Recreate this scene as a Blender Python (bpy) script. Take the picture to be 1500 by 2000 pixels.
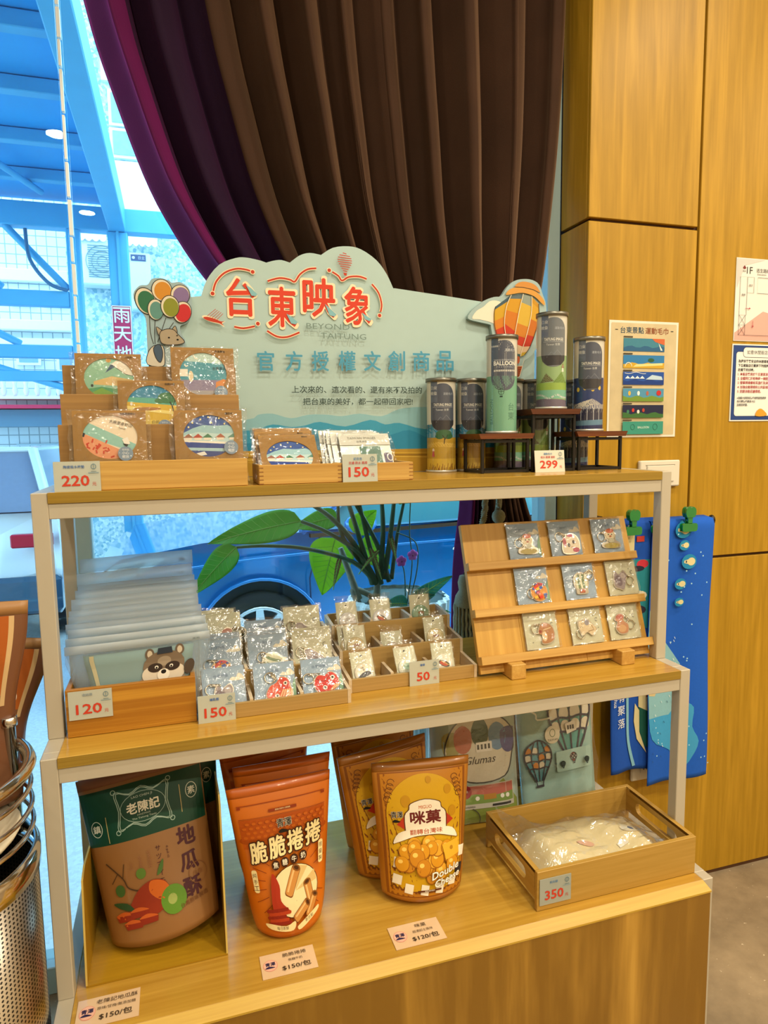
import bpy, bmesh, math, random
from mathutils import Vector, Matrix
from math import sin, cos, pi, radians, sqrt
rnd = random.Random(7)
for _o in list(bpy.data.objects): bpy.data.objects.remove(_o)
scene = bpy.context.scene
col = scene.collection

# ---------------------------------------------------------------- camera
def make_camera():
    f_px, yaw, pitch, roll = 1311.02, 0.29957, 0.11330, -0.01420
    fwd = Vector((sin(yaw)*cos(pitch), cos(yaw)*cos(pitch), -sin(pitch)))
    rt = Vector((cos(yaw), -sin(yaw), 0)); up = rt.cross(fwd)
    r2 = rt*cos(roll) + up*sin(roll); u2 = up*cos(roll) - rt*sin(roll)
    cd = bpy.data.cameras.new('camera'); cam = bpy.data.objects.new('camera', cd); col.objects.link(cam)
    cd.sensor_fit = 'VERTICAL'; cd.sensor_height = 32.0; cd.sensor_width = 24.0
    cd.lens = f_px/2000*32.0; cd.clip_start = 0.02; cd.clip_end = 200
    m = Matrix((r2, u2, -fwd)).transposed().to_4x4(); m.translation = Vector((0.2177, -0.9973, 1.3317))
    cam.matrix_world = m
    scene.camera = cam
make_camera()

# ---------------------------------------------------------------- world, lights, exposure
DOWNLIGHTS = [(x, y, p*k) for y, p in ((-.40, 7.5), (-1.7, 12.), (-3.0, 13.)) for x, k in ((-1.5, .3), (-.3, .6), (.9, 1.25), (2.1, 1.6), (3.3, 1.4))]
def make_light():
    w = bpy.data.worlds.new('daylight'); scene.world = w; w.use_nodes = True
    bg = w.node_tree.nodes['Background']
    bg.inputs[0].default_value = (0.55, 0.85, 1.0, 1); bg.inputs[1].default_value = 3.2
    def downlight(x, y, power):
        l = bpy.data.lights.new('ceiling_downlight', 'AREA'); l.shape = 'DISK'; l.size = .10; l.energy = power; l.color = (1.0, 0.89, 0.68)
        o = bpy.data.objects.new('ceiling_downlight', l); col.objects.link(o); o.location = (x, y, 2.935)
    for x, y, p in DOWNLIGHTS: downlight(x, y, p)
    vs = scene.view_settings
    vs.view_transform = 'Standard'; vs.look = 'None'; vs.exposure = 0.5; vs.gamma = 1.0; vs.use_curve_mapping = False
    try:
        scene.cycles.transparent_max_bounces = 32; scene.cycles.max_bounces = 8
        scene.cycles.sample_clamp_indirect = 6.0; scene.cycles.caustics_reflective = False; scene.cycles.caustics_refractive = False
    except Exception: pass
make_light()

# ---------------------------------------------------------------- colour and materials
def lin(h):
    if isinstance(h, (tuple, list)): return (*h[:3], 1)
    h = h.lstrip('#'); v = [int(h[i:i+2], 16)/255 for i in (0, 2, 4)]
    return tuple((c/12.92 if c <= .04045 else ((c+.055)/1.055)**2.4) for c in v) + (1,)
_mats = {}
def base_mat(name):
    m = bpy.data.materials.new(name); m.use_nodes = True
    nt = m.node_tree; b = nt.nodes['Principled BSDF']
    return m, nt, b
def N(nt, t, **kw):
    n = nt.nodes.new(t)
    for k, v in kw.items(): setattr(n, k, v)
    return n
def bump(nt, b, height, strength, dist=0.002):
    bn = N(nt, 'ShaderNodeBump'); bn.inputs['Strength'].default_value = strength; bn.inputs['Distance'].default_value = dist
    nt.links.new(height, bn.inputs['Height']); nt.links.new(bn.outputs[0], b.inputs['Normal'])
def plain(c, rough=.55, metal=0., name=None, spec=.5, vary=.06, scale=40., coat=0., sheen=0.):
    """a colour with a faint procedural mottling"""
    key = ('plain', c, rough, metal, spec, vary, scale, coat, sheen)
    if key in _mats: return _mats[key]
    m, nt, b = base_mat(name or 'paint_' + str(c).strip('#'))
    L = lin(c)
    if vary > 0:
        nz = N(nt, 'ShaderNodeTexNoise'); nz.inputs['Scale'].default_value = scale; nz.inputs['Detail'].default_value = 3
        tc = N(nt, 'ShaderNodeTexCoord'); nt.links.new(tc.outputs['Object'], nz.inputs['Vector'])
        r = N(nt, 'ShaderNodeMix', data_type='RGBA')
        r.inputs[6].default_value = tuple(x*(1-vary) for x in L[:3]) + (1,); r.inputs[7].default_value = tuple(min(1, x*(1+vary)) for x in L[:3]) + (1,)
        nt.links.new(nz.outputs[0], r.inputs[0]); nt.links.new(r.outputs[2], b.inputs['Base Color'])
    else: b.inputs['Base Color'].default_value = L
    b.inputs['Roughness'].default_value = rough; b.inputs['Metallic'].default_value = metal
    b.inputs['Specular IOR Level'].default_value = spec; b.inputs['Coat Weight'].default_value = coat
    if sheen: b.inputs['Sheen Weight'].default_value = sheen
    _mats[key] = m; return m
def ink(c, rough=.6): return plain(c, rough, vary=.03, scale=150., name='ink_' + str(c).strip('#'), spec=.3)
def wood(name, c1, c2, c3=None, axis='X', scale=1., rough=.42, streak=14., ring=.5, spec=.4, seed=0., warp=.6):
    """grain running along one local axis: stretched noise plus warped growth bands"""
    if name in _mats: return _mats[name]
    m, nt, b = base_mat(name)
    tc = N(nt, 'ShaderNodeTexCoord'); mp = N(nt, 'ShaderNodeMapping')
    s = {'X': (.5, streak, streak), 'Y': (streak, .5, streak), 'Z': (streak, streak, .5)}[axis]
    mp.inputs['Scale'].default_value = tuple(v*scale for v in s); mp.inputs['Location'].default_value = (seed, seed*1.7, seed*.6)
    nt.links.new(tc.outputs['Object'], mp.inputs['Vector'])
    n1 = N(nt, 'ShaderNodeTexNoise'); n1.inputs['Scale'].default_value = 1.2; n1.inputs['Detail'].default_value = 5; n1.inputs['Roughness'].default_value = .6; n1.inputs['Distortion'].default_value = warp
    nt.links.new(mp.outputs[0], n1.inputs['Vector'])
    n2 = N(nt, 'ShaderNodeTexNoise'); n2.inputs['Scale'].default_value = 9; n2.inputs['Detail'].default_value = 4
    nt.links.new(mp.outputs[0], n2.inputs['Vector'])
    mul = N(nt, 'ShaderNodeMath', operation='MULTIPLY'); mul.inputs[1].default_value = 9.
    nt.links.new(n1.outputs[0], mul.inputs[0])
    sn = N(nt, 'ShaderNodeMath', operation='SINE'); nt.links.new(mul.outputs[0], sn.inputs[0])
    mr = N(nt, 'ShaderNodeMapRange'); mr.inputs[1].default_value = -1; mr.inputs[2].default_value = 1
    nt.links.new(sn.outputs[0], mr.inputs[0])
    mixf = N(nt, 'ShaderNodeMix', data_type='FLOAT'); mixf.inputs[0].default_value = 1-ring
    nt.links.new(mr.outputs[0], mixf.inputs[2]); nt.links.new(n2.outputs[0], mixf.inputs[3])
    cr = N(nt, 'ShaderNodeValToRGB'); cr.color_ramp.elements[0].color = lin(c1); cr.color_ramp.elements[1].color = lin(c2)
    cr.color_ramp.elements[0].position = .15; cr.color_ramp.elements[1].position = .85
    if c3: e = cr.color_ramp.elements.new(.5); e.color = lin(c3)
    nt.links.new(mixf.outputs[0], cr.inputs[0]); nt.links.new(cr.outputs[0], b.inputs['Base Color'])
    b.inputs['Roughness'].default_value = rough; b.inputs['Specular IOR Level'].default_value = spec
    bump(nt, b, n2.outputs[0], .12, .001)
    _mats[name] = m; return m
def film(name, fac=.10, rough=.06, tint='#ffffff', haze=0., hazec='#dfe8ec', bscale=60., bstr=.35):
    """clear plastic: see-through sheet with crinkled gloss; haze adds a milky body"""
    if name in _mats: return _mats[name]
    m = bpy.data.materials.new(name); m.use_nodes = True; nt = m.node_tree; nt.nodes.clear()
    out = N(nt, 'ShaderNodeOutputMaterial'); tr = N(nt, 'ShaderNodeBsdfTransparent'); tr.inputs[0].default_value = lin(tint)
    gl = N(nt, 'ShaderNodeBsdfGlossy'); gl.inputs['Roughness'].default_value = rough
    lw = N(nt, 'ShaderNodeLayerWeight'); lw.inputs[0].default_value = .5
    pw = N(nt, 'ShaderNodeMath', operation='POWER'); pw.inputs[1].default_value = 5.; nt.links.new(lw.outputs['Facing'], pw.inputs[0])
    ad = N(nt, 'ShaderNodeMath', operation='MULTIPLY_ADD'); ad.inputs[1].default_value = .7; ad.inputs[2].default_value = fac; ad.use_clamp = True
    nt.links.new(pw.outputs[0], ad.inputs[0])
    mx = N(nt, 'ShaderNodeMixShader'); nt.links.new(ad.outputs[0], mx.inputs[0]); nt.links.new(tr.outputs[0], mx.inputs[1]); nt.links.new(gl.outputs[0], mx.inputs[2])
    last = mx
    if bstr > 0:
        tc = N(nt, 'ShaderNodeTexCoord'); nz = N(nt, 'ShaderNodeTexNoise'); nz.inputs['Scale'].default_value = bscale; nz.inputs['Detail'].default_value = 2; nz.inputs['Distortion'].default_value = 1.5
        nt.links.new(tc.outputs['Object'], nz.inputs['Vector'])
        bn = N(nt, 'ShaderNodeBump'); bn.inputs['Strength'].default_value = bstr; bn.inputs['Distance'].default_value = .004
        nt.links.new(nz.outputs[0], bn.inputs['Height']); nt.links.new(bn.outputs[0], gl.inputs['Normal'])
    if haze > 0:
        df = N(nt, 'ShaderNodeBsdfDiffuse'); df.inputs[0].default_value = lin(hazec); tl = N(nt, 'ShaderNodeBsdfTranslucent'); tl.inputs[0].default_value = lin(hazec)
        m2 = N(nt, 'ShaderNodeMixShader'); m2.inputs[0].default_value = .5; nt.links.new(df.outputs[0], m2.inputs[1]); nt.links.new(tl.outputs[0], m2.inputs[2])
        m3 = N(nt, 'ShaderNodeMixShader'); m3.inputs[0].default_value = haze; nt.links.new(mx.outputs[0], m3.inputs[1]); nt.links.new(m2.outputs[0], m3.inputs[2]); last = m3
    nt.links.new(last.outputs[0], out.inputs[0])
    _mats[name] = m; return m

# ---------------------------------------------------------------- mesh building
class MB:
    """collects shapes; build() links them as ONE mesh object"""
    def __init__(s): s.v, s.f, s.mi, s.sm = [], [], [], []
    def add(s, vs, fs, mi=0, smooth=False):
        o = len(s.v); s.v += [tuple(v) for v in vs]
        for f in fs: s.f.append([o+i for i in f]); s.mi.append(mi); s.sm.append(smooth)
        return s
    def box(s, x0, x1, y0, y1, z0, z1, mi=0, bev=0., M=None):
        if bev > 0:
            bm = bmesh.new(); bmesh.ops.create_cube(bm, size=1)
            for v in bm.verts: v.co = Vector(((x0+x1)/2+v.co.x*(x1-x0), (y0+y1)/2+v.co.y*(y1-y0), (z0+z1)/2+v.co.z*(z1-z0)))
            bmesh.ops.bevel(bm, geom=bm.edges[:], offset=bev, segments=1, affect='EDGES', profile=.5)
            bm.verts.index_update(); vs = [v.co.copy() for v in bm.verts]; fs = [[v.index for v in f.verts] for f in bm.faces]; bm.free()
        else:
            vs = [Vector(p) for p in ((x0,y0,z0),(x1,y0,z0),(x1,y1,z0),(x0,y1,z0),(x0,y0,z1),(x1,y0,z1),(x1,y1,z1),(x0,y1,z1))]
            fs = [(0,3,2,1),(4,5,6,7),(0,1,5,4),(1,2,6,5),(2,3,7,6),(3,0,4,7)]
        if M is not None: vs = [M @ v for v in vs]
        return s.add(vs, fs, mi)
    def prism(s, pts, h0, h1, fn=None, mi=0, mi_side=None):
        """polygon (u,v) extruded from h0 to h1; fn(u,v,h)->xyz; default lies in XZ plane facing -Y"""
        fn = fn or (lambda u, v, h: (u, h, v))
        n = len(pts)
        a = sum(pts[i][0]*pts[(i+1) % n][1]-pts[(i+1) % n][0]*pts[i][1] for i in range(n))
        if a < 0: pts = pts[::-1]
        vs = [fn(u, v, h0) for u, v in pts] + [fn(u, v, h1) for u, v in pts]
        s.add(vs, [list(range(n)), list(range(2*n-1, n-1, -1))], mi)
        o = len(s.v)-2*n
        for i in range(n):
            j = (i+1) % n; s.f.append([o+i, o+n+i, o+n+j, o+j]); s.mi.append(mi if mi_side is None else mi_side); s.sm.append(False)
        return s
    def tube(s, path, r, n=8, mi=0, closed=False, cap=True):
        path = [Vector(p) for p in path]; k = len(path); rs = r if isinstance(r, (list, tuple)) else [r]*k
        vs = []; prev = None
        for i, p in enumerate(path):
            a = path[(i-1) % k] if (closed or i > 0) else p; b = path[(i+1) % k] if (closed or i < k-1) else p
            t = (b-a).normalized() if (b-a).length > 1e-9 else Vector((0,0,1))
            if prev is None: nrm = t.orthogonal().normalized()
            else:
                nrm = prev - t*prev.dot(t)
                nrm = nrm.normalized() if nrm.length > 1e-6 else t.orthogonal().normalized()
            prev = nrm; bn = t.cross(nrm)
            for q in range(n):
                an = 2*pi*q/n; vs.append(p + (nrm*cos(an)+bn*sin(an))*rs[i])
        fs = []
        for i in range(k if closed else k-1):
            for q in range(n):
                a0, a1 = i*n+q, i*n+(q+1) % n; j = (i+1) % k
                fs.append((a0, a1, j*n+(q+1) % n, j*n+q))
        s.add(vs, fs, mi, True)
        if cap and not closed: s.add(vs[:n][::-1], [list(range(n))], mi); s.add(vs[-n:], [list(range(n))], mi)
        return s
    def lathe(s, prof, c=(0,0,0), n=32, mi=0, smooth=True):
        """profile [(r,z)] turned about the vertical axis through c"""
        vs = []
        for r, z in prof:
            for q in range(n): an = 2*pi*q/n; vs.append((c[0]+r*cos(an), c[1]+r*sin(an), c[2]+z))
        fs = []
        for i in range(len(prof)-1):
            for q in range(n): fs.append((i*n+q, i*n+(q+1) % n, (i+1)*n+(q+1) % n, (i+1)*n+q))
        return s.add(vs, fs, mi, smooth)
    def grid(s, fn, nu, nv, mi=0, smooth=True, back=None):
        """surface fn(u,v), u,v in 0..1; back: second surface giving it thickness"""
        vs = [fn(i/nu, j/nv) for j in range(nv+1) for i in range(nu+1)]; w = nu+1
        fs = [(j*w+i, j*w+i+1, (j+1)*w+i+1, (j+1)*w+i) for j in range(nv) for i in range(nu)]
        if back is None: return s.add(vs, fs, mi, smooth)
        k = len(vs); vs += [back(i/nu, j/nv) for j in range(nv+1) for i in range(nu+1)]
        fs += [(k+j*w+i, k+(j+1)*w+i, k+(j+1)*w+i+1, k+j*w+i+1) for j in range(nv) for i in range(nu)]
        rim = [i for i in range(nu)] + [j*w+nu for j in range(nv)] + [nv*w+nu-i for i in range(nu)] + [(nv-j)*w for j in range(nv)]
        for a, b in zip(rim, rim[1:]+rim[:1]): fs.append((b, a, k+a, k+b))
        return s.add(vs, fs, mi, smooth)
    def ball(s, c, r, mi=0, n=12, sq=(1,1,1)):
        prof = [(sin(pi*i/(n//2))*r, -cos(pi*i/(n//2))*r) for i in range(n//2+1)]; vs = []
        k = len(s.v); s.lathe(prof, (0,0,0), n, mi)
        for i in range(k, len(s.v)): x, y, z = s.v[i]; s.v[i] = (c[0]+x*sq[0], c[1]+y*sq[1], c[2]+z*sq[2])
        return s
    def mesh(s, name, mats):
        me = bpy.data.meshes.new(name); me.from_pydata(s.v, [], s.f)
        for m in (mats if isinstance(mats, (list, tuple)) else [mats]): me.materials.append(m)
        me.polygons.foreach_set('material_index', s.mi); me.polygons.foreach_set('use_smooth', s.sm); me.update()
        return me
    def build(s, name, mats, parent=None, loc=None, rot=None):
        return link(name, s.mesh(name, mats), parent, loc, rot)
def link(name, me, parent=None, loc=None, rot=None):
    o = bpy.data.objects.new(name, me); col.objects.link(o)
    if parent is not None: o.parent = parent
    if loc is not None: o.location = loc
    if rot is not None: o.rotation_euler = rot
    return o
def tag(o, label=None, cat=None, group=None, kind=None):
    if label: o['label'] = label
    if cat: o['category'] = cat
    if group: o['group'] = group
    if kind: o['kind'] = kind
    return o
def thing(name, label, cat, loc=(0,0,0), rot=(0,0,0), group=None):
    o = bpy.data.objects.new(name, None); col.objects.link(o); o.location = loc; o.rotation_euler = rot; o.empty_display_size = .05
    return tag(o, label, cat, group)
def struct(name, mb, mats, label=None, cat=None, parent=None):
    o = mb.build(name, mats, parent)
    if parent is None: tag(o, label, cat, kind='structure')
    return o

# ---------------------------------------------------------------- flat print: shapes and lettering laid on a surface
_glyph = {}
def glyphs(s, bold=0., res=2):
    key = (s, bold, res)
    if key not in _glyph:
        c = bpy.data.curves.new('t', 'FONT'); c.body = s; c.size = 1.; c.resolution_u = res; c.offset = bold; c.align_x = 'LEFT'
        o = bpy.data.objects.new('t', c); me = bpy.data.meshes.new_from_object(o)
        vs = [(v.co.x, v.co.y) for v in me.vertices]; fs = [list(p.vertices) for p in me.polygons]
        bpy.data.objects.remove(o); bpy.data.curves.remove(c); bpy.data.meshes.remove(me)
        xs = [v[0] for v in vs] or [0]; ys = [v[1] for v in vs] or [0]
        _glyph[key] = (vs, fs, min(xs), max(xs), min(ys), max(ys))
    return _glyph[key]
def clip_poly(pts, cl):
    """clip polygon by convex counter-clockwise polygon"""
    out = list(pts); n = len(cl)
    for i in range(n):
        ax, ay = cl[i]; bx, by = cl[(i+1) % n]; ins = lambda p: (bx-ax)*(p[1]-ay)-(by-ay)*(p[0]-ax) >= 0
        src, out = out, []
        for k in range(len(src)):
            p, q = src[k-1], src[k]
            if ins(p) != ins(q):
                d1 = (bx-ax)*(p[1]-ay)-(by-ay)*(p[0]-ax); d2 = (bx-ax)*(q[1]-ay)-(by-ay)*(q[0]-ax); t = d1/(d1-d2)
                out.append((p[0]+(q[0]-p[0])*t, p[1]+(q[1]-p[1])*t))
            if ins(q): out.append(q)
        if not out: return []
    return out
def ell(cx, cy, rx, ry=None, n=24, a0=0, a1=360, rot=0):
    ry = rx if ry is None else ry; r = radians(rot); k = n if a1-a0 >= 360 else n+1; P = []
    for i in range(k):
        a = radians(a0+(a1-a0)*i/n); x, y = rx*cos(a), ry*sin(a); P.append((cx+x*cos(r)-y*sin(r), cy+x*sin(r)+y*cos(r)))
    return P
def rrect(x0, y0, x1, y1, r, n=4):
    P = []
    for cx, cy, a in ((x1-r, y1-r, 0), (x0+r, y1-r, 90), (x0+r, y0+r, 180), (x1-r, y0+r, 270)):
        P += [(cx+r*cos(radians(a+90*i/n)), cy+r*sin(radians(a+90*i/n))) for i in range(n+1)]
    return P
def spline(pts, n=6, closed=False):
    """Catmull-Rom through the points"""
    k = len(pts); out = []
    for i in range(k if closed else k-1):
        p = [pts[(i+d) % k] if closed else pts[min(max(i+d, 0), k-1)] for d in (-1, 0, 1, 2)]
        for q in range(n):
            t = q/n; out.append(tuple(.5*((2*p[1][c])+(-p[0][c]+p[2][c])*t+(2*p[0][c]-5*p[1][c]+4*p[2][c]-p[3][c])*t*t+(-p[0][c]+3*p[1][c]-3*p[2][c]+p[3][c])*t**3) for c in range(len(pts[0]))))
    if not closed: out.append(tuple(pts[-1]))
    return out
class Art:
    def __init__(s): s.v, s.f, s.c, s.cols, s.layer, s.clip = [], [], [], [], 0, None
    def ci(s, c):
        if c not in s.cols: s.cols.append(c)
        return s.cols.index(c)
    def poly(s, pts, c, up=1):
        if up: s.layer += 1
        if s.clip: pts = clip_poly(pts, s.clip)
        if len(pts) < 3: return s
        n = len(pts)
        if sum(pts[i][0]*pts[(i+1) % n][1]-pts[(i+1) % n][0]*pts[i][1] for i in range(n)) < 0: pts = pts[::-1]
        o = len(s.v); s.v += [(x, y, s.layer) for x, y in pts]; s.f.append(list(range(o, o+n))); s.c.append(s.ci(c)); return s
    def rect(s, x0, y0, x1, y1, c, up=1): return s.poly([(x0,y0),(x1,y0),(x1,y1),(x0,y1)], c, up)
    def ell(s, cx, cy, rx, ry, c, n=20, rot=0, up=1): return s.poly(ell(cx, cy, rx, ry, n, rot=rot), c, up)
    def line(s, pts, w, c, closed=False, up=1):
        if up: s.layer += 1
        k = len(pts); L = []; R = []
        for i in range(k):
            a = pts[(i-1) % k] if (closed or i) else pts[i]; b = pts[(i+1) % k] if (closed or i < k-1) else pts[i]
            dx, dy = b[0]-a[0], b[1]-a[1]; d = sqrt(dx*dx+dy*dy) or 1; nx, ny = -dy/d*w/2, dx/d*w/2
            L.append((pts[i][0]+nx, pts[i][1]+ny)); R.append((pts[i][0]-nx, pts[i][1]-ny))
        for i in range(k if closed else k-1):
            j = (i+1) % k; s.poly([R[i], R[j], L[j], L[i]], c, 0)
        return s
    def text(s, t, x, y, h, c, align='C', w=None, bold=0., rot=0., slant=0., res=2, wrap=None, vert=False, gap=None):
        """lettering of height h centred at x,y (or from/to x); w squeezes to a width"""
        if vert:
            for i, ch in enumerate(t): s.text(ch, x, y-i*(gap or h*1.1), h, c, 'C', None, bold, rot, slant, res)
            return s
        if bold >= .014:
            d = bold*h*.55; k = 8 if bold > .05 else 4
            for i in range(k): s.text(t, x+d*cos(2*pi*i/k), y+d*sin(2*pi*i/k), h, c, align, w, 0., rot, slant, res); s.layer -= .85
            bold = 0.
        s.layer += 1
        vs, fs, x0, x1, y0, y1 = glyphs(t, bold, res)
        if not vs: return s
        k = h/max(y1-y0, 1e-6) if not wrap else wrap; kx = k if w is None else w/max(x1-x0, 1e-6)
        W = (x1-x0)*kx; ox = {'C': -W/2, 'L': 0, 'R': -W}[align]; r = radians(rot); o = len(s.v)
        for a, b in vs:
            u, v = (a-x0)*kx+ox, (b-(y0+y1)/2)*k; u += v*slant
            s.v.append((x+u*cos(r)-v*sin(r), y+u*sin(r)+v*cos(r), s.layer))
        ci = s.ci(c)
        if s.clip:
            P = s.v[o:]; del s.v[o:]
            for f in fs:
                q = clip_poly([P[i][:2] for i in f], s.clip)
                if len(q) > 2: m = len(s.v); s.v += [(a, b, s.layer) for a, b in q]; s.f.append(list(range(m, m+len(q)))); s.c.append(ci)
            return s
        for f in fs: s.f.append([o+i for i in f]); s.c.append(ci)
        return s
    def build(s, name, parent, fn=None, edge=None, step=.00012, off=.0003, rough=.6, mats=None):
        """fn(u,v,h)->xyz; default: on an XZ plane facing -Y. edge: subdivide so it follows a curved surface"""
        fn = fn or (lambda u, v, h: (u, -h, v))
        me = bpy.data.meshes.new(name)
        if edge:
            bm = bmesh.new(); V = [bm.verts.new(v) for v in s.v]
            for f, c in zip(s.f, s.c):
                try: fc = bm.faces.new([V[i] for i in f]); fc.material_index = c
                except ValueError: pass
            bmesh.ops.triangulate(bm, faces=bm.faces[:])
            for _ in range(6):
                es = [e for e in bm.edges if e.calc_length() > edge and abs(e.verts[0].co.z-e.verts[1].co.z) < .5]
                if not es: break
                bmesh.ops.subdivide_edges(bm, edges=es, cuts=1); bmesh.ops.triangulate(bm, faces=[f for f in bm.faces if len(f.verts) > 3])
            for v in bm.verts: v.co = Vector(fn(v.co.x, v.co.y, off+step*v.co.z))
            bm.to_mesh(me); bm.free()
        else:
            me.from_pydata([fn(x, y, off+step*l) for x, y, l in s.v], [], s.f); me.polygons.foreach_set('material_index', s.c)
        for c in s.cols: me.materials.append(c if not isinstance(c, str) else (mats or {}).get(c) or ink(c, rough))
        me.update()
        return link(name, me, parent)
def at_plane(origin, U, V):
    """maps print coordinates (u,v) onto the plane origin + u*U + v*V, lifted along the normal U x V"""
    o, U, V = Vector(origin), Vector(U).normalized(), Vector(V).normalized(); n = U.cross(V)
    return lambda u, v, h: o+U*u+V*v+n*h
def dup(src, parent=None, loc=None, rot=None):
    """copy of an object with copies of its parts and sub-parts (mesh data shared)"""
    c = src.copy(); col.objects.link(c)
    if parent is not None: c.parent = parent
    if loc is not None: c.location = loc
    if rot is not None: c.rotation_euler = rot
    for ch in [o for o in KIDS(src)]: dup(ch, c)
    return c
def KIDS(o): return [x for x in bpy.data.objects if x.parent == o]

_cam = scene.camera.matrix_world.copy()
def at(px, py, Y):
    """point of the plane y = Y seen at photograph position px, py"""
    d = _cam.to_3x3() @ Vector(((px-750)/1311.02, (1000-py)/1311.02, -1)); o = _cam.translation
    return o + d*((Y-o.y)/d.y)
def trace(pts, Y): return [(p.x, p.z) for p in (at(x, y, Y) for x, y in pts)]
def textpx(a, s, x0, x1, yc, h, Y, c, **kw):
    l, r, t, b = at(x0, yc, Y), at(x1, yc, Y), at((x0+x1)/2, yc-h/2, Y), at((x0+x1)/2, yc+h/2, Y)
    return a.text(s, (l.x+r.x)/2, (l.z+r.z)/2, t.z-b.z, c, w=r.x-l.x, **kw)
# ---------------------------------------------------------------- shared materials
def concrete():
    m, nt, b = base_mat('polished_concrete')
    tc = N(nt, 'ShaderNodeTexCoord'); n1 = N(nt, 'ShaderNodeTexNoise'); n1.inputs['Scale'].default_value = 3.5; n1.inputs['Detail'].default_value = 8; n1.inputs['Roughness'].default_value = .65
    n2 = N(nt, 'ShaderNodeTexNoise'); n2.inputs['Scale'].default_value = 90; n2.inputs['Detail'].default_value = 3
    for n in (n1, n2): nt.links.new(tc.outputs['Object'], n.inputs['Vector'])
    cr = N(nt, 'ShaderNodeValToRGB'); cr.color_ramp.elements[0].color = lin('#6a5c48'); cr.color_ramp.elements[1].color = lin('#b09c7e')
    cr.color_ramp.elements[0].position = .3; cr.color_ramp.elements[1].position = .72
    nt.links.new(n1.outputs[0], cr.inputs[0])
    sp = N(nt, 'ShaderNodeValToRGB'); sp.color_ramp.elements[0].position = .70; sp.color_ramp.elements[1].position = .74
    nt.links.new(n2.outputs[0], sp.inputs[0])
    mx = N(nt, 'ShaderNodeMix', data_type='RGBA'); mx.inputs[7].default_value = lin('#d8c9ae')
    nt.links.new(sp.outputs[0], mx.inputs[0]); nt.links.new(cr.outputs[0], mx.inputs[6]); nt.links.new(mx.outputs[2], b.inputs['Base Color'])
    b.inputs['Roughness'].default_value = .5; bump(nt, b, n1.outputs[0], .15, .002)
    return m
def speckle(name, c1, c2, scale):
    m, nt, b = base_mat(name)
    tc = N(nt, 'ShaderNodeTexCoord'); n1 = N(nt, 'ShaderNodeTexVoronoi'); n1.inputs['Scale'].default_value = scale
    nt.links.new(tc.outputs['Object'], n1.inputs['Vector'])
    mx = N(nt, 'ShaderNodeMix', data_type='RGBA'); mx.inputs[6].default_value = lin(c1); mx.inputs[7].default_value = lin(c2)
    sep = N(nt, 'ShaderNodeSeparateColor'); nt.links.new(n1.outputs['Color'], sep.inputs[0]); nt.links.new(sep.outputs[0], mx.inputs[0])
    nt.links.new(mx.outputs[2], b.inputs['Base Color']); b.inputs['Roughness'].default_value = .8
    return m
def tile_wall(name, c, grout, w, h):
    m, nt, b = base_mat(name)
    tc = N(nt, 'ShaderNodeTexCoord'); mp = N(nt, 'ShaderNodeMapping'); mp.inputs['Rotation'].default_value = (radians(90), 0, 0)
    nt.links.new(tc.outputs['Object'], mp.inputs['Vector'])
    br = N(nt, 'ShaderNodeTexBrick'); br.offset = 0; br.inputs['Scale'].default_value = 1; br.inputs['Brick Width'].default_value = w; br.inputs['Row Height'].default_value = h
    br.inputs['Mortar Size'].default_value = .006; br.inputs['Color1'].default_value = lin(c); br.inputs['Color2'].default_value = lin(c); br.inputs['Mortar'].default_value = lin(grout)
    nt.links.new(mp.outputs[0], br.inputs['Vector']); nt.links.new(br.outputs[0], b.inputs['Base Color']); b.inputs['Roughness'].default_value = .35
    return m
OAK_WALL = wood('wall_oak', '#9c761a', '#c99e34', '#b88d28', 'Z', 1.1, .42, 8., .42, spec=.22, warp=1.6)
SHELF_OAK = wood('shelf_oak', '#aa7e2a', '#d6ae52', '#c49a3e', 'X', 1., .22, 14., .45, spec=.6)
EDGE_OAK = wood('shelf_edge_oak', '#8a6c22', '#b0903a', None, 'X', 1.3, .4, 40., .3)
TRIM_OAK = wood('shelf_trim_oak', '#b8902c', '#d9b44c', None, 'X', 1., .35, 20., .3)
DOOR_WOOD = wood('cabinet_door_walnut', '#86601a', '#d4a64a', '#b48834', 'Z', 1.0, .35, 5., .72, seed=3., warp=.25)
PINE = wood('pine', '#b5873e', '#d8b268', '#cba256', 'X', 1., .5, 22., .5, seed=1.)
PINE_Y = wood('pine_along_y', '#b5873e', '#d8b268', '#cba256', 'Y', 1., .5, 22., .5, seed=1.)
PINE_Z = wood('pine_upright', '#b88a38', '#dcb25e', '#d0a44e', 'Z', 1., .45, 13., .55, seed=2.)
PINE_RED = wood('pine_resinous', '#a26a1c', '#d4a040', '#c69032', 'X', 1., .45, 30., .75, seed=5.)
PALE = wood('pale_plywood', '#a08048', '#c0a062', '#b29054', 'X', 1., .55, 26., .35, seed=4.)
WHITE_METAL = plain('#b8ae9a', .38, name='white_powder_coat', vary=.02)
BLACK_METAL = plain('#1a1613', .4, .3, name='black_iron', vary=.05)
DARK_WOOD = wood('dark_stained_wood', '#4a230e', '#7a4420', '#633316', 'X', 1.4, .35, 20., .5)
CHROME = plain('#d8d2c8', .13, 1., name='stainless_steel', vary=.03)
FILM = film('clear_wrapper', .10, .09, bstr=.5)
GREY_JOINT = plain('#4a2a0c', .7, name='joint_shadow_gap')

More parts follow.
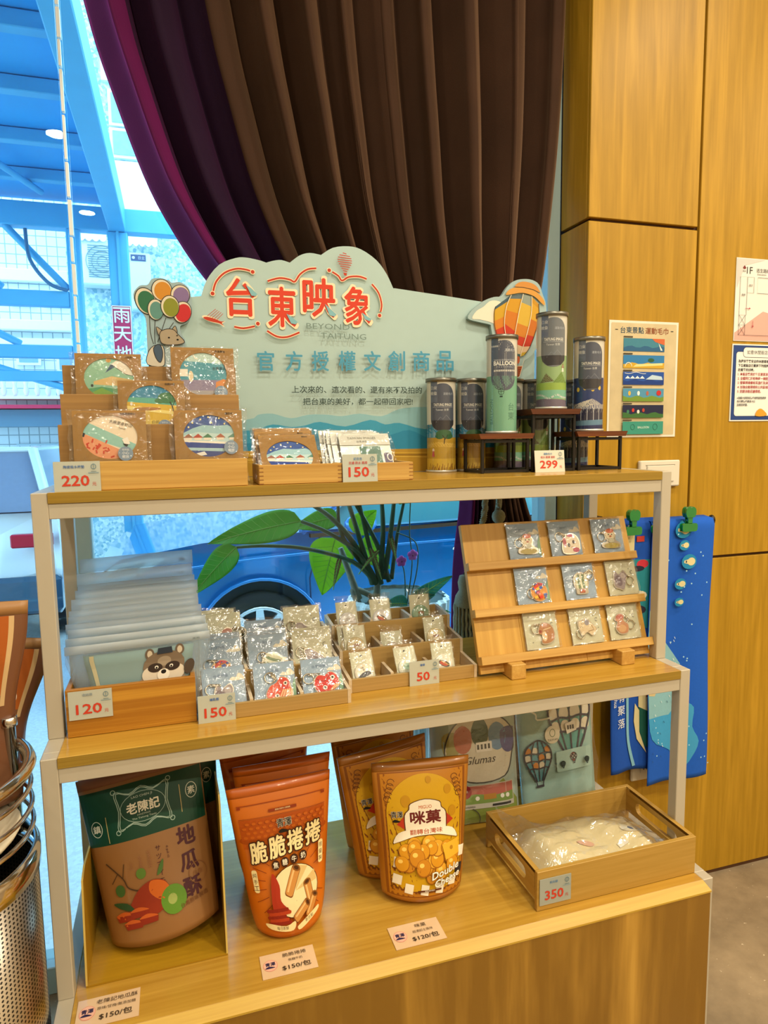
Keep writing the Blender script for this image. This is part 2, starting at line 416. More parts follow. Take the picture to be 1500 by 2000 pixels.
# ---------------------------------------------------------------- room shell
WY = .525                                     # face of the panelled wall
struct('floor', MB().box(-2.6, 4.2, -4.2, .74, -.25, 0), concrete(), 'speckled brown concrete floor of the shop', 'floor')
struct('ceiling', MB().box(-2.6, 4.2, -4.2, .74, 2.95, 3.05), plain('#d9cdb8', .8, name='ceiling_paint'), 'plain cream ceiling', 'ceiling')
struct('wall_left', MB().box(-2.7, -2.6, -4.2, .74, -.25, 3.05), plain('#c9b99c', .8, name='cream_wall_paint'), 'plain cream wall left of the window', 'wall')
struct('wall_back', MB().box(-2.7, 4.3, -4.3, -4.2, -.25, 3.05), plain('#c9b99c', .8), 'plain cream wall behind the viewer', 'wall')
struct('wall_far', MB().box(4.2, 4.3, -4.2, .74, -.25, 3.05), plain('#c9b99c', .8), 'plain cream wall at the far right end', 'wall')
wr = struct('wall_right', MB().box(1.249, 4.2, .537, .74, 0, 2.95), GREY_JOINT, 'oak panelled wall beside the window with dark shadow joints', 'wall')
for x0, x1, z0, z1 in ((1.2365, 1.570, 1.870, 2.95), (1.2365, 1.570, .012, 1.861), (1.5775, 2.70, .979, 2.95), (1.5775, 2.70, .012, .971), (2.707, 4.2, .979, 2.95), (2.707, 4.2, .012, .971)):
    MB().box(x0, x1, WY, .5369, z0, z1, bev=.0012).build('panel', OAK_WALL, wr)
for z0, z1 in ((1.870, 2.95), (.012, 1.861)):
    MB().box(1.2365, 1.2489, .5372, .652, z0, z1, bev=.0008).build('panel', OAK_WALL, wr)
MB().box(1.249, 4.2, .529, .5365, 0, .011).build('plinth', GREY_JOINT, wr)
# window: frame, mullion, two panes of clear glass and the white joint between the upper panes
GLASS = film('window_glass', .03, .0, tint='#f2fbff', bstr=0.)
FRAME = plain('#9fb6b8', .4, name='window_frame_grey_green', vary=.03)
wn = tag(bpy.data.objects.new('window_1', None), 'tall shop window with clear panes looking onto the street', 'window', kind='structure'); col.objects.link(wn)
MB().box(1.2, 1.2364, .655, .73, 0, 2.95, bev=.002).build('window_frame', FRAME, wn)
MB().box(-2.6, 1.2, .66, .73, 0, .07, bev=.002).build('window_frame', FRAME, wn)
MB().box(-2.6, 1.2, .66, .73, 2.86, 2.95, bev=.002).build('window_frame', FRAME, wn)
MB().box(-.015, .024, .672, .712, .07, 1.27, bev=.003).build('mullion', FRAME, wn)
mbj = MB()
z = 1.272
while z < 2.85:
    h = rnd.uniform(.05, .1); mbj.box(.0175, .0240 + rnd.uniform(-.0015, .0015), .684, .697, z, z+h*.92); z += h
mbj.build('sealant_joint', plain('#eef4f4', .3, name='white_sealant'), wn)
MB().box(-2.6, .0150, .6885, .6945, .07, 2.86).build('pane', GLASS, wn)
MB().box(.0270, 1.2, .6885, .6945, .07, 2.86).build('pane', GLASS, wn)
# ceiling lamps (out of view above the shop floor)
for x, y, _p in DOWNLIGHTS:
    t = thing('ceiling_downlight', 'round recessed ceiling downlight out of view above the shop', 'lamp', (x, y, 2.95), group='ceiling downlights')
    MB().lathe([(.115, -.001), (.115, -.010), (.085, -.012), (.080, -.004), (.0005, -.003)], (0, 0, 0), 20).build('trim_ring', plain('#e8e4da', .5), t)

# ---------------------------------------------------------------- the street outside
struct('street', MB().box(-14, 16, .74, 16, -.35, -.25), speckle('pale_asphalt', '#c8caca', '#d8dcdc', 90.), 'pale sunlit street paving outside the window', 'street')
BLUE_STEEL = plain('#56b2dc', .45, name='blue_painted_steel', vary=.08, scale=6.)
BLUE_SHEET = plain('#34a8e4', .5, name='blue_roof_sheet', vary=.12, scale=3.)
cn = thing('canopy', 'blue steel canopy with rafters and roof sheets over the pavement', 'canopy', (0, 0, 0))
for i in range(6): MB().box(-7+i*1.15, -7+i*1.15+1.14, .95, 5.1, 3.22, 3.25).build('roof_sheet', BLUE_SHEET, cn)
MB().box(-.205, -.075, .95, 5.1, 2.98, 3.18, bev=.006).build('rafter', BLUE_STEEL, cn)
MB().box(-1.75, -1.63, .95, 5.1, 3.0, 3.18, bev=.006).build('rafter', BLUE_STEEL, cn)
MB().box(-7, 2.2, 4.95, 5.07, 2.98, 3.16, bev=.006).build('beam', BLUE_STEEL, cn)
for y in (1.9, 2.5, 3.1, 3.75, 4.4): MB().box(-7, -.21, y, y+.07, 3.14, 3.215, bev=.004).build('purlin', BLUE_STEEL, cn)
MB().tube([(-1.5, 2.0, 3.12), (-.62, 4.6, 3.12)], .022, 8).build('brace', BLUE_STEEL, cn)
MB().box(-.215, -.065, 4.95, 5.07, -.25, 2.98, bev=.008).build('post', BLUE_STEEL, cn)
MB().box(-.150, -.130, 4.938, 4.951, -.25, 2.98).build('post_seam', plain('#5fb4d8', .4), cn)
MB().box(-.52, -.42, 4.95, 5.05, .8, 2.98, bev=.008).build('post', BLUE_STEEL, cn)
for z0, z1 in ((2.38, 2.50), (1.98, 2.08), (1.80, 1.88)): MB().box(-4, -.521, 4.96, 5.04, z0, z1, bev=.006).build('beam', BLUE_STEEL, cn)
for x0, z0, x1, z1 in ((-.95, 2.98, -.53, 2.52), (-1.45, 2.38, -.9, 2.09), (-1.6, 2.98, -1.0, 2.52), (-1.3, 1.98, -.6, 1.75)): MB().tube([(x0, 5.0, z0), (x1, 5.0, z1)], .03, 6).build('brace', BLUE_STEEL, cn)
MB().tube(spline([(-.80, 4.93, 2.95), (-.78, 4.93, 2.72), (-.66, 4.93, 2.55), (-.53, 4.93, 2.50)], 5), .014, 8).build('cable', plain('#3a6f94', .5), cn)
sg = MB().box(-.215, -.065, 4.925, 4.934, 1.78, 2.40).build('notice_sticker', plain('#c81e5a', .5), None)
tag(sg, 'red vertical sign with white characters on the blue canopy post', 'sign')
a = Art(); a.line([(-.132, 1.788), (.0-.148+.003, 1.788)], .004, '#ffffff')
a.text('雨天地滑', -.14, 2.325, .118, '#ffffff', bold=.02, vert=True, gap=.15); a.line(rrect(-.21, 1.785, -.07, 2.395, .004), .006, '#ffffff', True)
a.build('lettering', sg, lambda u, v, h: (u, 4.925-h*4, v))

# white tiled house across the street
hs = thing('tiled_house', 'white tiled house with balcony and roller shutter across the street', 'building', (-3.2, 8, -.25))
TILE = tile_wall('white_wall_tiles', '#dfe6ea', '#93a4ae', .11, .11)
WHITE_OUT = plain('#eef2f4', .5, name='white_render_outside')
MB().box(-4.8, 2.45, 0, 2, 0, 8).build('wall', TILE, hs)
for x, z, w, h in ((1.70, 3.18, .20, .13), (2.06, 3.18, .18, .13), (1.72, 2.50, .2, .14), (2.15, 2.42, .34, .34), (.6, 3.1, .5, .5), (.6, 2.2, .5, .5)):
    f = MB().box(x-.03, x+w+.03, -.05, -.001, z-.03, z+h+.03).build('window', WHITE_OUT, hs)
    MB().box(x, x+w, -.058, -.051, z, z+h).build('pane', plain('#7fa8bf', .15), f)
for z0, z1, d in ((3.42, 3.56, .10), (2.86, 2.98, .14), (2.70, 2.78, .08)): MB().box(1.3, 2.45, -d, -.001, z0, z1, bev=.01).build('ledge', WHITE_OUT, hs)
MB().box(1.4, 2.45, -.3, -.001, 2.06, 2.10).build('balcony_slab', WHITE_OUT, hs)
MB().box(1.4, 2.45, -.32, -.26, 2.32, 2.36).build('balcony_rail', WHITE_OUT, hs)
for i in range(9):
    MB().lathe([(.02, 0), (.035, .05), (.018, .11), (.034, .17), (.02, .22)], (1.47+i*.115, -.29, 2.10), 8).build('baluster', WHITE_OUT, hs)
MB().box(1.0, 2.45, -.6, -.05, 1.94, 1.98).build('awning_edge', plain('#d02050', .5), hs)
MB().box(1.0, 2.45, -.5, -.001, 1.74, 1.93).build('sign_band', plain('#5b7f96', .5), hs)
sh = MB()
for i in range(18): sh.box(1.62, 2.38, -.03, -.004, .2+i*.075, .2+i*.075+.07)
sh.build('roller_shutter', plain('#c3d6df', .4), hs)
a = Art(); a.text('33', 1.535, 1.36, .17, '#2c7fa8', bold=.02, rot=-90); a.build('house_number', hs, lambda u, v, h: (u, -.002-h, v))

# pebble-dashed house with its air conditioner
hp = thing('pebbledash_house', 'grey pebble-dashed house wall with white window bands', 'building', (0, 6.5, -.25))
MB().box(-.72, 7, 0, 1.4, 0, 9).build('wall', speckle('pebble_dash', '#7fb0c4', '#e4edef', 38.), hp)
MB().box(-.30, 2.4, -.06, -.001, 3.82, 4.32).build('white_band', WHITE_OUT, hp)
for x0, x1, z0, z1 in ((-.22, .6, 4.38, 4.60), (-.22, .6, 4.68, 4.95), (.66, 1.5, 4.38, 4.95)):
    f = MB().box(x0-.03, x1+.03, -.05, -.001, z0-.03, z1+.03).build('window', WHITE_OUT, hp)
    MB().box(x0, x1, -.06, -.051, z0, z1).build('pane', plain('#8fc2d6', .15, vary=.2, scale=20.), f)
MB().box(-.30, 2.4, -.05, -.001, 5.06, 6.2).build('white_band', WHITE_OUT, hp)
MB().box(-.66, 1.5, -.35, -.001, 2.12, 2.32, bev=.01).build('ledge', plain('#cfe0e4', .6), hp)
def awning(x0, x1, z):
    t = thing('window_awning', 'small white scalloped awning above the ' + ('air conditioner' if x0 < -.4 else 'wall box'), 'awning', (0, 6.5, z))
    n = 5; P = [(x0, .12), (x1, .12)]
    for i in range(n*6+1):
        u = 1-i/(n*6); P.append((x0+(x1-x0)*u, -.012-.022*abs(sin(pi*u*n))))
    MB().prism(P, -.24, -.228).build('valance', WHITE_OUT, t)
    MB().add([(x0, -.001, .18), (x1, -.001, .18), (x1, -.228, .12), (x0, -.228, .12), (x0, -.001, .16), (x1, -.001, .16), (x1, -.228, .10), (x0, -.228, .10)], [(0,1,2,3),(7,6,5,4),(0,3,7,4),(1,5,6,2)]).build('cover', WHITE_OUT, t)
awning(-.64, -.32, 3.27); awning(-.14, .15, 3.25)
ac = thing('air_conditioner', 'white outdoor air conditioner unit under a scalloped awning', 'air conditioner', (-.36, 6.3, 2.84))
MB().box(-.22, .20, 0, .199, 0, .43, bev=.012).build('casing', plain('#e3ecec', .4), ac)
g = MB()
for i in range(15): g.box(-.14, .12, -.008, -.0005, .07+i*.021, .078+i*.021)
for r in (.05, .1, .15): g.tube([(-.01+r*cos(k*pi/12), -.009, .22+r*sin(k*pi/12)) for k in range(24)], .004, 4, closed=True)
g.build('grille', plain('#7d98a2', .4), ac)
wb = thing('wall_box', 'pale wall mounted cabinet with a small dark nameplate', 'cabinet', (.0, 6.32, 2.62))
MB().box(-.13, .07, 0, .179, 0, .55, bev=.01).build('casing', plain('#d8e8ea', .4), wb)
MB().box(-.11, .03, -.006, -.0003, .47, .53).build('nameplate', plain('#3b4d78', .4), wb)
a = Art(); a.ell(-.085, .5, .014, .014, '#cfd8ee'); a.text('日立', -.01, .5, .03, '#cfd8ee'); a.build('lettering', wb, lambda u, v, h: (u, -.006-h*3, v))
MB().tube(spline([(-.03, .1, -.001), (-.03, .09, -.2), (-.09, .09, -.34), (-.3, .09, -.37)], 5), .022, 8).build('drain_pipe', plain('#8fc4d6', .4), wb)

# cars
CAR_BLUE = plain('#0f7cc4', .14, .35, name='blue_car_paint', coat=1., vary=.05, scale=2.)
CAR_WHITE = plain('#e9eef0', .25, name='white_car_paint', coat=.8, vary=.02)
CAR_GLASS = plain('#4f8d94', .06, name='car_glass', vary=.1, scale=3.)
RUBBER = plain('#15181c', .8, name='tyre_rubber'); ALLOY = plain('#dfe4e6', .25, .7, name='alloy')
def wheel(par, x, y, z, r=.315, side=-1):
    """tyre in local car space, with a ten spoke rim as sub-part"""
    def turn(prof, n=36):
        mb = MB(); vs = []; fs = []
        for rr, d in prof:
            for q in range(n): an = 2*pi*q/n; vs.append((x+rr*cos(an), y+d*side, z+rr*sin(an)))
        for i in range(len(prof)-1):
            for q in range(n): fs.append((i*n+q, i*n+(q+1) % n, (i+1)*n+(q+1) % n, (i+1)*n+q))
        return mb.add(vs, fs, 0, True)
    w = turn([(r*.7, -.2), (r, -.18), (r, -.02), (r*.95, .0), (r*.72, .0), (r*.70, -.03)]).build('wheel', RUBBER, par)
    rim = turn([(r*.70, -.03), (r*.70, .004), (r*.63, .004), (r*.62, -.06)])
    rim.add(*(lambda P: (P, [list(range(len(P)))]))([(x+r*.63*cos(2*pi*k/24), y-.07*side*1, z+r*.63*sin(2*pi*k/24)) for k in range(24)]), 1)
    for k in range(9):
        an = 2*pi*k/9+.2
        c, s_ = cos(an), sin(an); M_ = [(r*.12, .035), (r*.64, .022), (r*.64, -.022), (r*.12, -.035)]
        vs = [(x+a_*c-b_*s_, y+d*side, z+a_*s_+b_*c) for d in (.006, -.03) for a_, b_ in M_]
        rim.add(vs, [(0,1,2,3),(7,6,5,4),(0,4,5,1),(2,6,7,3),(1,5,6,2)])
    rim.add([(x+r*.16*cos(2*pi*k/12), y+.012*side, z+r*.16*sin(2*pi*k/12)) for k in range(12)], [list(range(12))])
    rim.build('rim', [ALLOY, plain('#22303a', .6)], w)
def loft(mb, secs, mi=0, smooth=False):
    """close a body from equal-length outline sections"""
    n = len(secs[0]); vs = [p for s_ in secs for p in s_]; fs = []
    for i in range(len(secs)-1):
        for k in range(n): fs.append((i*n+k, i*n+(k+1) % n, (i+1)*n+(k+1) % n, (i+1)*n+k))
    fs.append(list(range(n))[::-1]); fs.append([(len(secs)-1)*n+k for k in range(n)])
    return mb.add(vs, fs, mi, smooth)
bc = thing('blue_car', 'glossy blue car parked across the window, facing left', 'car', (0, 3.1, -.25))
prof = [(-.28, .30), (-.33, .55), (-.30, .76), (-.12, .89), (.35, .96), (1.05, 1.0), (3.55, 1.04), (3.85, .96), (3.92, .6), (3.85, .28)]
rear = ell(3.10, .33, .38, .38, 14, 0, 180); front = ell(.68, .33, .38, .38, 14, 0, 180)
outl = prof + [(3.48, .24)] + rear + [(2.72, .22), (1.06, .22)] + front + [(.30, .24)]
cx, cz = 1.8, .7
def sec(y, k): return [(cx+(x-cx)*(1-.012*k), y, cz+(z-cz)*(1-.05*k)) for x, z in outl]
loft(MB(), [sec(.07, 1.2), sec(.02, .4), sec(.0, 0), sec(.0, -.0), sec(.03, .1), sec(1.67, .1), sec(1.70, 1.)]).build('body', CAR_BLUE, bc)
cab = [(1.0, .97), (1.68, 1.42), (2.9, 1.46), (3.55, 1.04)]
loft(MB(), [[(x,   .10+(z-1.02)*.38, z) for x, z in cab], [(x, 1.60-(z-1.02)*.38, z) for x, z in cab]]).build('cabin', CAR_GLASS, bc)
for P in ([(.95, .05, .99), (1.66, .215, 1.45), (2.9, .215, 1.49), (3.6, .05, 1.05)], [(2.2, .055, 1.03), (2.22, .21, 1.46)]): MB().tube(P, .03, 6).build('window_pillar', CAR_BLUE, bc)
MB().add([(1.0, -.006, .955), (3.5, -.006, 1.015), (3.5, -.006, 1.04), (1.0, -.006, .98), (1.0, .04, .955), (3.5, .04, 1.015), (3.5, .04, 1.04), (1.0, .04, .98)], [(0,1,2,3),(7,6,5,4),(3,2,6,7),(0,4,5,1)]).build('belt_moulding', CHROME, bc)
wheel(bc, .68, .03, .315); wheel(bc, 3.10, .03, .315)
for x in (.68, 3.10):
    MB().add([(x+.375*cos(pi*k/20), .075, .33+.375*sin(pi*k/20)) for k in range(21)]+[(x-.37, .075, .1), (x+.37, .075, .1)], [list(range(23))]).build('wheel_arch', plain('#10202c', .8), bc)
    MB().tube([(x+.385*cos(pi*k/20), -.002, .33+.385*sin(pi*k/20)) for k in range(21)], .012, 6).build('arch_lip', CAR_BLUE, bc)
MB().tube(spline([(.02, -.001, .79), (.6, -.004, .84), (1.6, -.004, .88), (3.4, -.004, .90)], 6), .010, 6).build('shoulder_crease', CAR_BLUE, bc)
MB().box(1.95, 2.14, -.035, -.012, .815, .84, bev=.008).build('door_handle', CHROME, bc)
MB().tube([(1.0, .001, .26), (.99, .0, .7), (1.06, .002, .96)], .006, 4).build('door_gap', plain('#05254f', .6), bc)
MB().ball((1.30, -.10, 1.04), .09, 0, 14, (1.2, .7, .7)).build('door_mirror', CAR_BLUE, bc)
MB().prism([(-.29, .76), (-.14, .865), (.04, .89), (.14, .885), (.0, .80), (-.20, .73)], -.012, .02).build('headlight', plain('#dfeef2', .1, coat=1.), bc)
MB().prism([(-.20, .79), (-.12, .845), (.02, .87), (-.04, .81)], -.02, -.0125).build('headlamp_reflector', CHROME, bc)
wc = thing('white_car', 'white hatchback seen from behind at the left edge of the window', 'car', (-1.48, 4.5, -.25))
secs = []
for y, k in ((.08, .93), (.0, .99), (.02, 1.), (2.5, 1.), (2.7, .8)):
    secs.append([(x*k, y+dy*(1 if y < 1 else 0), z) for x, z, dy in ((-.82, .28, 0), (-.86, .62, -.05), (-.84, .98, .02), (-.80, 1.05, .06), (.80, 1.05, .06), (.84, .98, .02), (.86, .62, -.05), (.82, .28, 0))])
loft(MB(), secs).build('body', CAR_WHITE, wc)
loft(MB(), [[(-.76, .10, 1.04), (-.62, .38, 1.50), (.62, .38, 1.50), (.76, .10, 1.04)], [(-.76, 2.1, 1.04), (-.62, 1.7, 1.52), (.62, 1.7, 1.52), (.76, 2.1, 1.04)]]).build('cabin', plain('#8a93a8', .12, name='rear_screen_glass'), wc)
MB().box(-.63, .63, .36, 1.75, 1.495, 1.535, bev=.01).build('roof', CAR_WHITE, wc)
for s_ in (-1, 1):
    MB().tube([(s_*.78, .07, 1.03), (s_*.635, .36, 1.51)], .04, 6).build('pillar', CAR_WHITE, wc)
    MB().box(s_*.66-.14, s_*.66+.14, -.075, .0, .80, .90, bev=.01).build('tail_light', plain('#c01838', .2), wc)
MB().box(-.84, .84, -.09, .0, .30, .58, bev=.03).build('bumper', plain('#33566c', .6), wc)
MB().box(-.26, .26, -.10, -.0905, .42, .53).build('number_plate', plain('#e6ecee', .4), wc)
for x in (-.72, .72):
    MB().lathe([(.05, 0), (.3, .01), (.31, .03), (.31, .17), (.3, .19), (.05, .2)], (0, 0, 0), 24).build('wheel', RUBBER, wc, (x+.1, .62, .31), (0, -pi/2, 0))
# ---------------------------------------------------------------- stepped display rack
RK = thing('display_rack', 'stepped three tier display rack with white metal frame and oak shelves', 'rack', (0, 0, 0))
PW, YB = .0242, .434
def post(x, y, z0, z1): MB().box(x, x+PW, y, y+PW, z0, z1, bev=.0012).build('post', WHITE_METAL, RK)
def rail(x0, x1, y0, y1, z0, z1): MB().box(x0, x1, y0, y1, z0, z1, bev=.001).build('rail', WHITE_METAL, RK)
for x in (0, 1.2-PW):
    post(x, .1558, .85, 1.25); post(x, .0823, .45, .85-.0001); post(x, 0, 0, .45-.0001); post(x, YB-PW, 0, 1.25)
    for y0, z in ((.1558, 1.25), (.0823, .85), (0, .45)): rail(x, x+PW, y0+PW, YB-PW, z-PW, z)
for y0, z in ((.1558, 1.25), (.0823, .85)):
    rail(PW, 1.2-PW, y0+.001, y0+PW, z-.0417, z-.0170)
    rail(PW, 1.2-PW, YB-PW, YB, z-.0417, z-.0170)
    MB().box(PW+.0003, 1.2-PW-.0003, y0-.0004, YB-.0003, z-.0167, z+.0004, bev=.0008).build('shelf', [SHELF_OAK], RK)
    MB().box(PW+.0003, 1.2-PW-.0003, y0-.0014, y0-.0005, z-.0166, z).build('edge_band', EDGE_OAK, RK)
# lowest shelf, its sloping front trim and the cabinet doors below
MB().box(PW+.0003, 1.2-PW-.0003, .0005, YB-.0003, .433, .4502, bev=.0008).build('shelf', SHELF_OAK, RK)
MB().add([(PW+.002, .0, .4501), (1.2-PW-.001, .0, .4501), (1.2-PW+.006, -.016, .437), (PW-.006, -.016, .437), (PW-.006, -.016, .4335), (1.2-PW+.006, -.016, .4335), (1.2-PW-.001, .0, .4335), (PW+.002, .0, .4335)],
         [(0,3,2,1)[::-1], (3,4,5,2)[::-1], (4,7,6,5)[::-1], (0,7,4,3)[::-1], (1,2,5,6)[::-1], (0,1,6,7)[::-1]]).build('front_trim', TRIM_OAK, RK)
MB().box(PW-.0052, 1.2-PW+.0052, -.015, -.0005, .03, .4332, bev=.0008).build('front_panel', DOOR_WOOD, RK)
MB().box(PW, 1.2-PW, .0245, YB-PW, .03, .045).build('cabinet_floor', SHELF_OAK, RK)
MB().box(PW, 1.2-PW, YB-.012, YB-.002, .045, .43).build('cabinet_back', WHITE_METAL, RK)
# ---------------------------------------------------------------- velvet curtain with rope tie-back
def velvet(name, c, sheen):
    m, nt, b = base_mat(name)
    tc = N(nt, 'ShaderNodeTexCoord'); n1 = N(nt, 'ShaderNodeTexNoise'); n1.inputs['Scale'].default_value = 350; n1.inputs['Detail'].default_value = 2
    nt.links.new(tc.outputs['Object'], n1.inputs['Vector'])
    n2 = N(nt, 'ShaderNodeTexNoise'); n2.inputs['Scale'].default_value = 7; nt.links.new(tc.outputs['Object'], n2.inputs['Vector'])
    mx = N(nt, 'ShaderNodeMix', data_type='RGBA'); L = lin(c); mx.inputs[6].default_value = tuple(v*.7 for v in L[:3])+(1,); mx.inputs[7].default_value = tuple(min(1, v*1.35) for v in L[:3])+(1,)
    nt.links.new(n2.outputs[0], mx.inputs[0]); nt.links.new(mx.outputs[2], b.inputs['Base Color'])
    b.inputs['Roughness'].default_value = .85; b.inputs['Specular IOR Level'].default_value = .15
    b.inputs['Sheen Weight'].default_value = .6; b.inputs['Sheen Roughness'].default_value = .35; b.inputs['Sheen Tint'].default_value = lin(sheen)
    bump(nt, b, n1.outputs[0], .25, .001)
    return m
CT = thing('curtain', 'purple velvet curtain with lamplit brown and daylit edge painted in, gathered to the right', 'curtain', (0, 0, 0))
Ledge = spline([(2.86, .02), (2.45, .045), (2.216, .086), (2.076, .126), (1.901, .187), (1.791, .244), (1.692, .312), (1.55, .44), (1.42, .60), (1.31, .80), (1.235, .935), (1.15, .945), (1.0, .925), (.8, .915), (.4, .905), (.03, .90)], 5)
Redge = spline([(2.86, 1.228), (2.4, 1.222), (2.098, 1.212), (1.835, 1.187), (1.681, 1.162), (1.5, 1.115), (1.35, 1.10), (1.25, 1.095), (1.15, 1.12), (1.0, 1.165), (.8, 1.18), (.4, 1.185), (.03, 1.19)], 5)
def edge_at(tbl, z):
    for (z0, x0), (z1, x1) in zip(tbl, tbl[1:]):
        if z1 <= z <= z0: return x0+(x1-x0)*(z0-z)/max(z0-z1, 1e-9)
    return tbl[-1][1] if z < tbl[-1][0] else tbl[0][1]
NF = 11
phase = [0.]
for i in range(NF*4): phase.append(phase[-1]+rnd.uniform(.6, 1.4))
phase = [p_/phase[-1] for p_ in phase]
def fold(s_):
    k = s_*(len(phase)-1); i = min(int(k), len(phase)-2); q = phase[i]+(phase[i+1]-phase[i])*(k-i); return q
def curt(u, v):
    # rows are spread so that the left hem, which hangs lower along the swoop, stays smooth
    z = 2.86+(.03-2.86)*v
    xl, xr = edge_at(Ledge, z), edge_at(Redge, z)
    w = xr-xl; tight = min(1, w/1.0)
    s_ = u; q = fold(u)
    ang = pi*NF*q; dep = (.050+.062*min(1, w/.9))*(.80+.20*sin(17*q+1.3)); fr = (NF*q) % 1
    y = .652-dep*(sin(pi*(1-(1-fr)**.75))**.8)-.003*sin(5.3*q*NF+6*v)
    x = xl+(xr-xl)*s_ + .012*sin(2*ang)*tight + .004*sin(9*v+14*q)
    return (min(x, 1.23), min(max(y, .53), .652), z)
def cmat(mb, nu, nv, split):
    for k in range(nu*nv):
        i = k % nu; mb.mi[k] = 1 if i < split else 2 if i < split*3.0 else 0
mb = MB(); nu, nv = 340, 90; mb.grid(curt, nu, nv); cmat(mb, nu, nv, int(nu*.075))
o = mb.build('cloth', [velvet('lamplit_brown_velvet', '#3a261a', '#c8a080'), velvet('daylit_edge_velvet', '#4c0e3e', '#d038a0'), velvet('aubergine_velvet', '#200c24', '#7a3a70')], CT)  # same purple velvet: lamplight brown and daylight magenta painted into the base colours
md = o.modifiers.new('thick', 'SOLIDIFY'); md.thickness = .004
# rope tie-back and tassel
ROPE = plain('#8f8d74', .8, name='grey_green_rope', vary=.3, scale=300.)
TB = thing('curtain_tieback', 'twisted grey rope tie-back with a large hanging tassel', 'tieback', (0, 0, 0))
def twist(path, r, n=3, turns=28):
    mb = MB(); pts = spline(path, 14)
    for k in range(n):
        P = []
        for i, p in enumerate(pts):
            t = (Vector(pts[min(i+1, len(pts)-1)])-Vector(pts[max(i-1, 0)])).normalized(); a_ = t.orthogonal().normalized() if i == 0 else (a_-t*a_.dot(t)).normalized(); b_ = t.cross(a_)
            an = 2*pi*(k/n+turns*i/len(pts)); P.append(Vector(p)+(a_*cos(an)+b_*sin(an))*r*.55)
        mb.tube(P, r*.62, 6)
    return mb
twist([(.925, .50, 1.255), (.936, .497, 1.20), (.938, .495, 1.15), (.925, .495, 1.09), (.900, .495, 1.03), (.888, .495, .985)], .008).build('rope', ROPE, TB)
twist([(.955, .50, 1.26), (.974, .500, 1.20), (.978, .50, 1.15), (.97, .50, 1.13)], .008).build('rope', ROPE, TB)
twist([(.92, .505, 1.262), (1.0, .498, 1.245), (1.08, .505, 1.255), (1.13, .54, 1.27), (1.215, .62, 1.30)], .009).build('rope', ROPE, TB)
MB().ball((.978, .5, 1.128), .017, 0, 12, (1, 1, 1.1)).build('knot', ROPE, TB)
MB().lathe([(.002, .0), (.016, -.004), (.020, -.02), (.017, -.04), (.026, -.055), (.03, -.075), (.027, -.08)], (.887, .495, .99), 20).build('tassel_head', ROPE, TB)
fr = MB()
for ring, k in ((.028, 20), (.019, 13)):
    for q in range(k):
        an = 2*pi*q/k; c_, s_ = cos(an), sin(an); P = []
        for i in range(26):
            tt = i/25; wv = .0016*sin(tt*60+q); P.append((.887+(ring+.006*tt)*c_+wv*s_, .495+(ring*.8+.004*tt)*s_+wv*c_, .918-.30*tt))
        fr.tube(P, .0036, 4, cap=False)
o = fr.build('tassel_fringe', ROPE, TB); o['kind'] = 'stuff'

# ---------------------------------------------------------------- cloud-shaped sign board on the top shelf
SY = .420
CARD = plain('#a8c0bc', .65, name='sage_foam_board', vary=.03)
outline = [(340, 903), (340, 583), (393, 578)] + spline([(393, 578), (403, 548), (428, 517), (460, 504), (480, 503), (505, 508), (520, 513)], 3) + \
    spline([(520, 513), (535, 509), (550, 508), (566, 513)], 3) + spline([(566, 513), (585, 499), (605, 494), (627, 498)], 3) + \
    spline([(627, 498), (650, 484), (680, 481), (705, 487), (735, 508), (755, 535), (768, 563)], 3) + [(771, 563), (870, 578), (945, 590), (1045, 604), (1045, 880)]
P = trace(outline, SY); P[0] = (P[1][0], 1.2506); P[-1] = (P[-2][0], 1.2506)
SB = MB().prism(P, SY, SY+.006).build('sign_board', CARD, None)
tag(SB, 'pale green cloud-shaped sign board with red title and mountain print', 'sign')
X0, X1 = P[1][0], P[-2][0]
a = Art()
def ridge(pts, c):
    q = trace(pts, SY); q[0] = (X0+.0005, q[0][1]); q[-1] = (X1-.0005, q[-1][1]); a.poly(q+[(X1-.0005, 1.2512), (X0+.0005, 1.2512)], c)
ridge(spline([(340, 826), (480, 820), (504, 810), (533, 808), (568, 817), (603, 810), (639, 810), (667, 813), (702, 808), (745, 813), (780, 799), (830, 795), (900, 802), (1045, 790)], 3), '#86b4bd')
ridge(spline([(340, 846), (480, 841), (504, 838), (533, 829), (568, 834), (596, 831), (625, 824), (674, 833), (723, 820), (752, 829), (780, 826), (830, 838), (900, 830), (1045, 838)], 3), '#3a93b4')
ridge(spline([(340, 872), (480, 866), (560, 858), (640, 850), (700, 862), (760, 850), (800, 840), (840, 856), (920, 862), (1045, 858)], 3), '#2a84aa')
ridge([(340, 884), (480, 881), (640, 879), (780, 877), (1045, 872)], '#b08a2c')
for i, c in enumerate(('#c9a43c', '#8a6a24', '#d0ad48')): a.line(trace(spline([(470, 889+i*5), (600, 886+i*5), (760, 884+i*4), (1000, 884+i*5)], 3), SY), .002, c)
R_, CR = '#cf3d22', '#f0dcb8'
for ch, x0, x1, yc, h in (('台', 443, 497, 581, 72), ('東', 524, 577, 600, 76), ('映', 592, 653, 582, 74), ('象', 673, 722, 598, 72)):
    textpx(a, ch, x0-3, x1+3, yc, h+6, SY, CR, bold=.075); textpx(a, ch, x0, x1, yc, h, SY, R_, bold=.038)
for q in (((480, 557), (490, 563), (502, 575), (500, 579), (491, 578)), ((559, 613), (570, 620), (581, 630), (577, 634), (568, 632)), ((634, 594), (645, 604), (657, 615), (652, 619), (643, 616)), ((706, 611), (716, 618), (725, 624), (721, 628), (712, 624))):
    a.poly(trace(q, SY), '#7fb2ba')
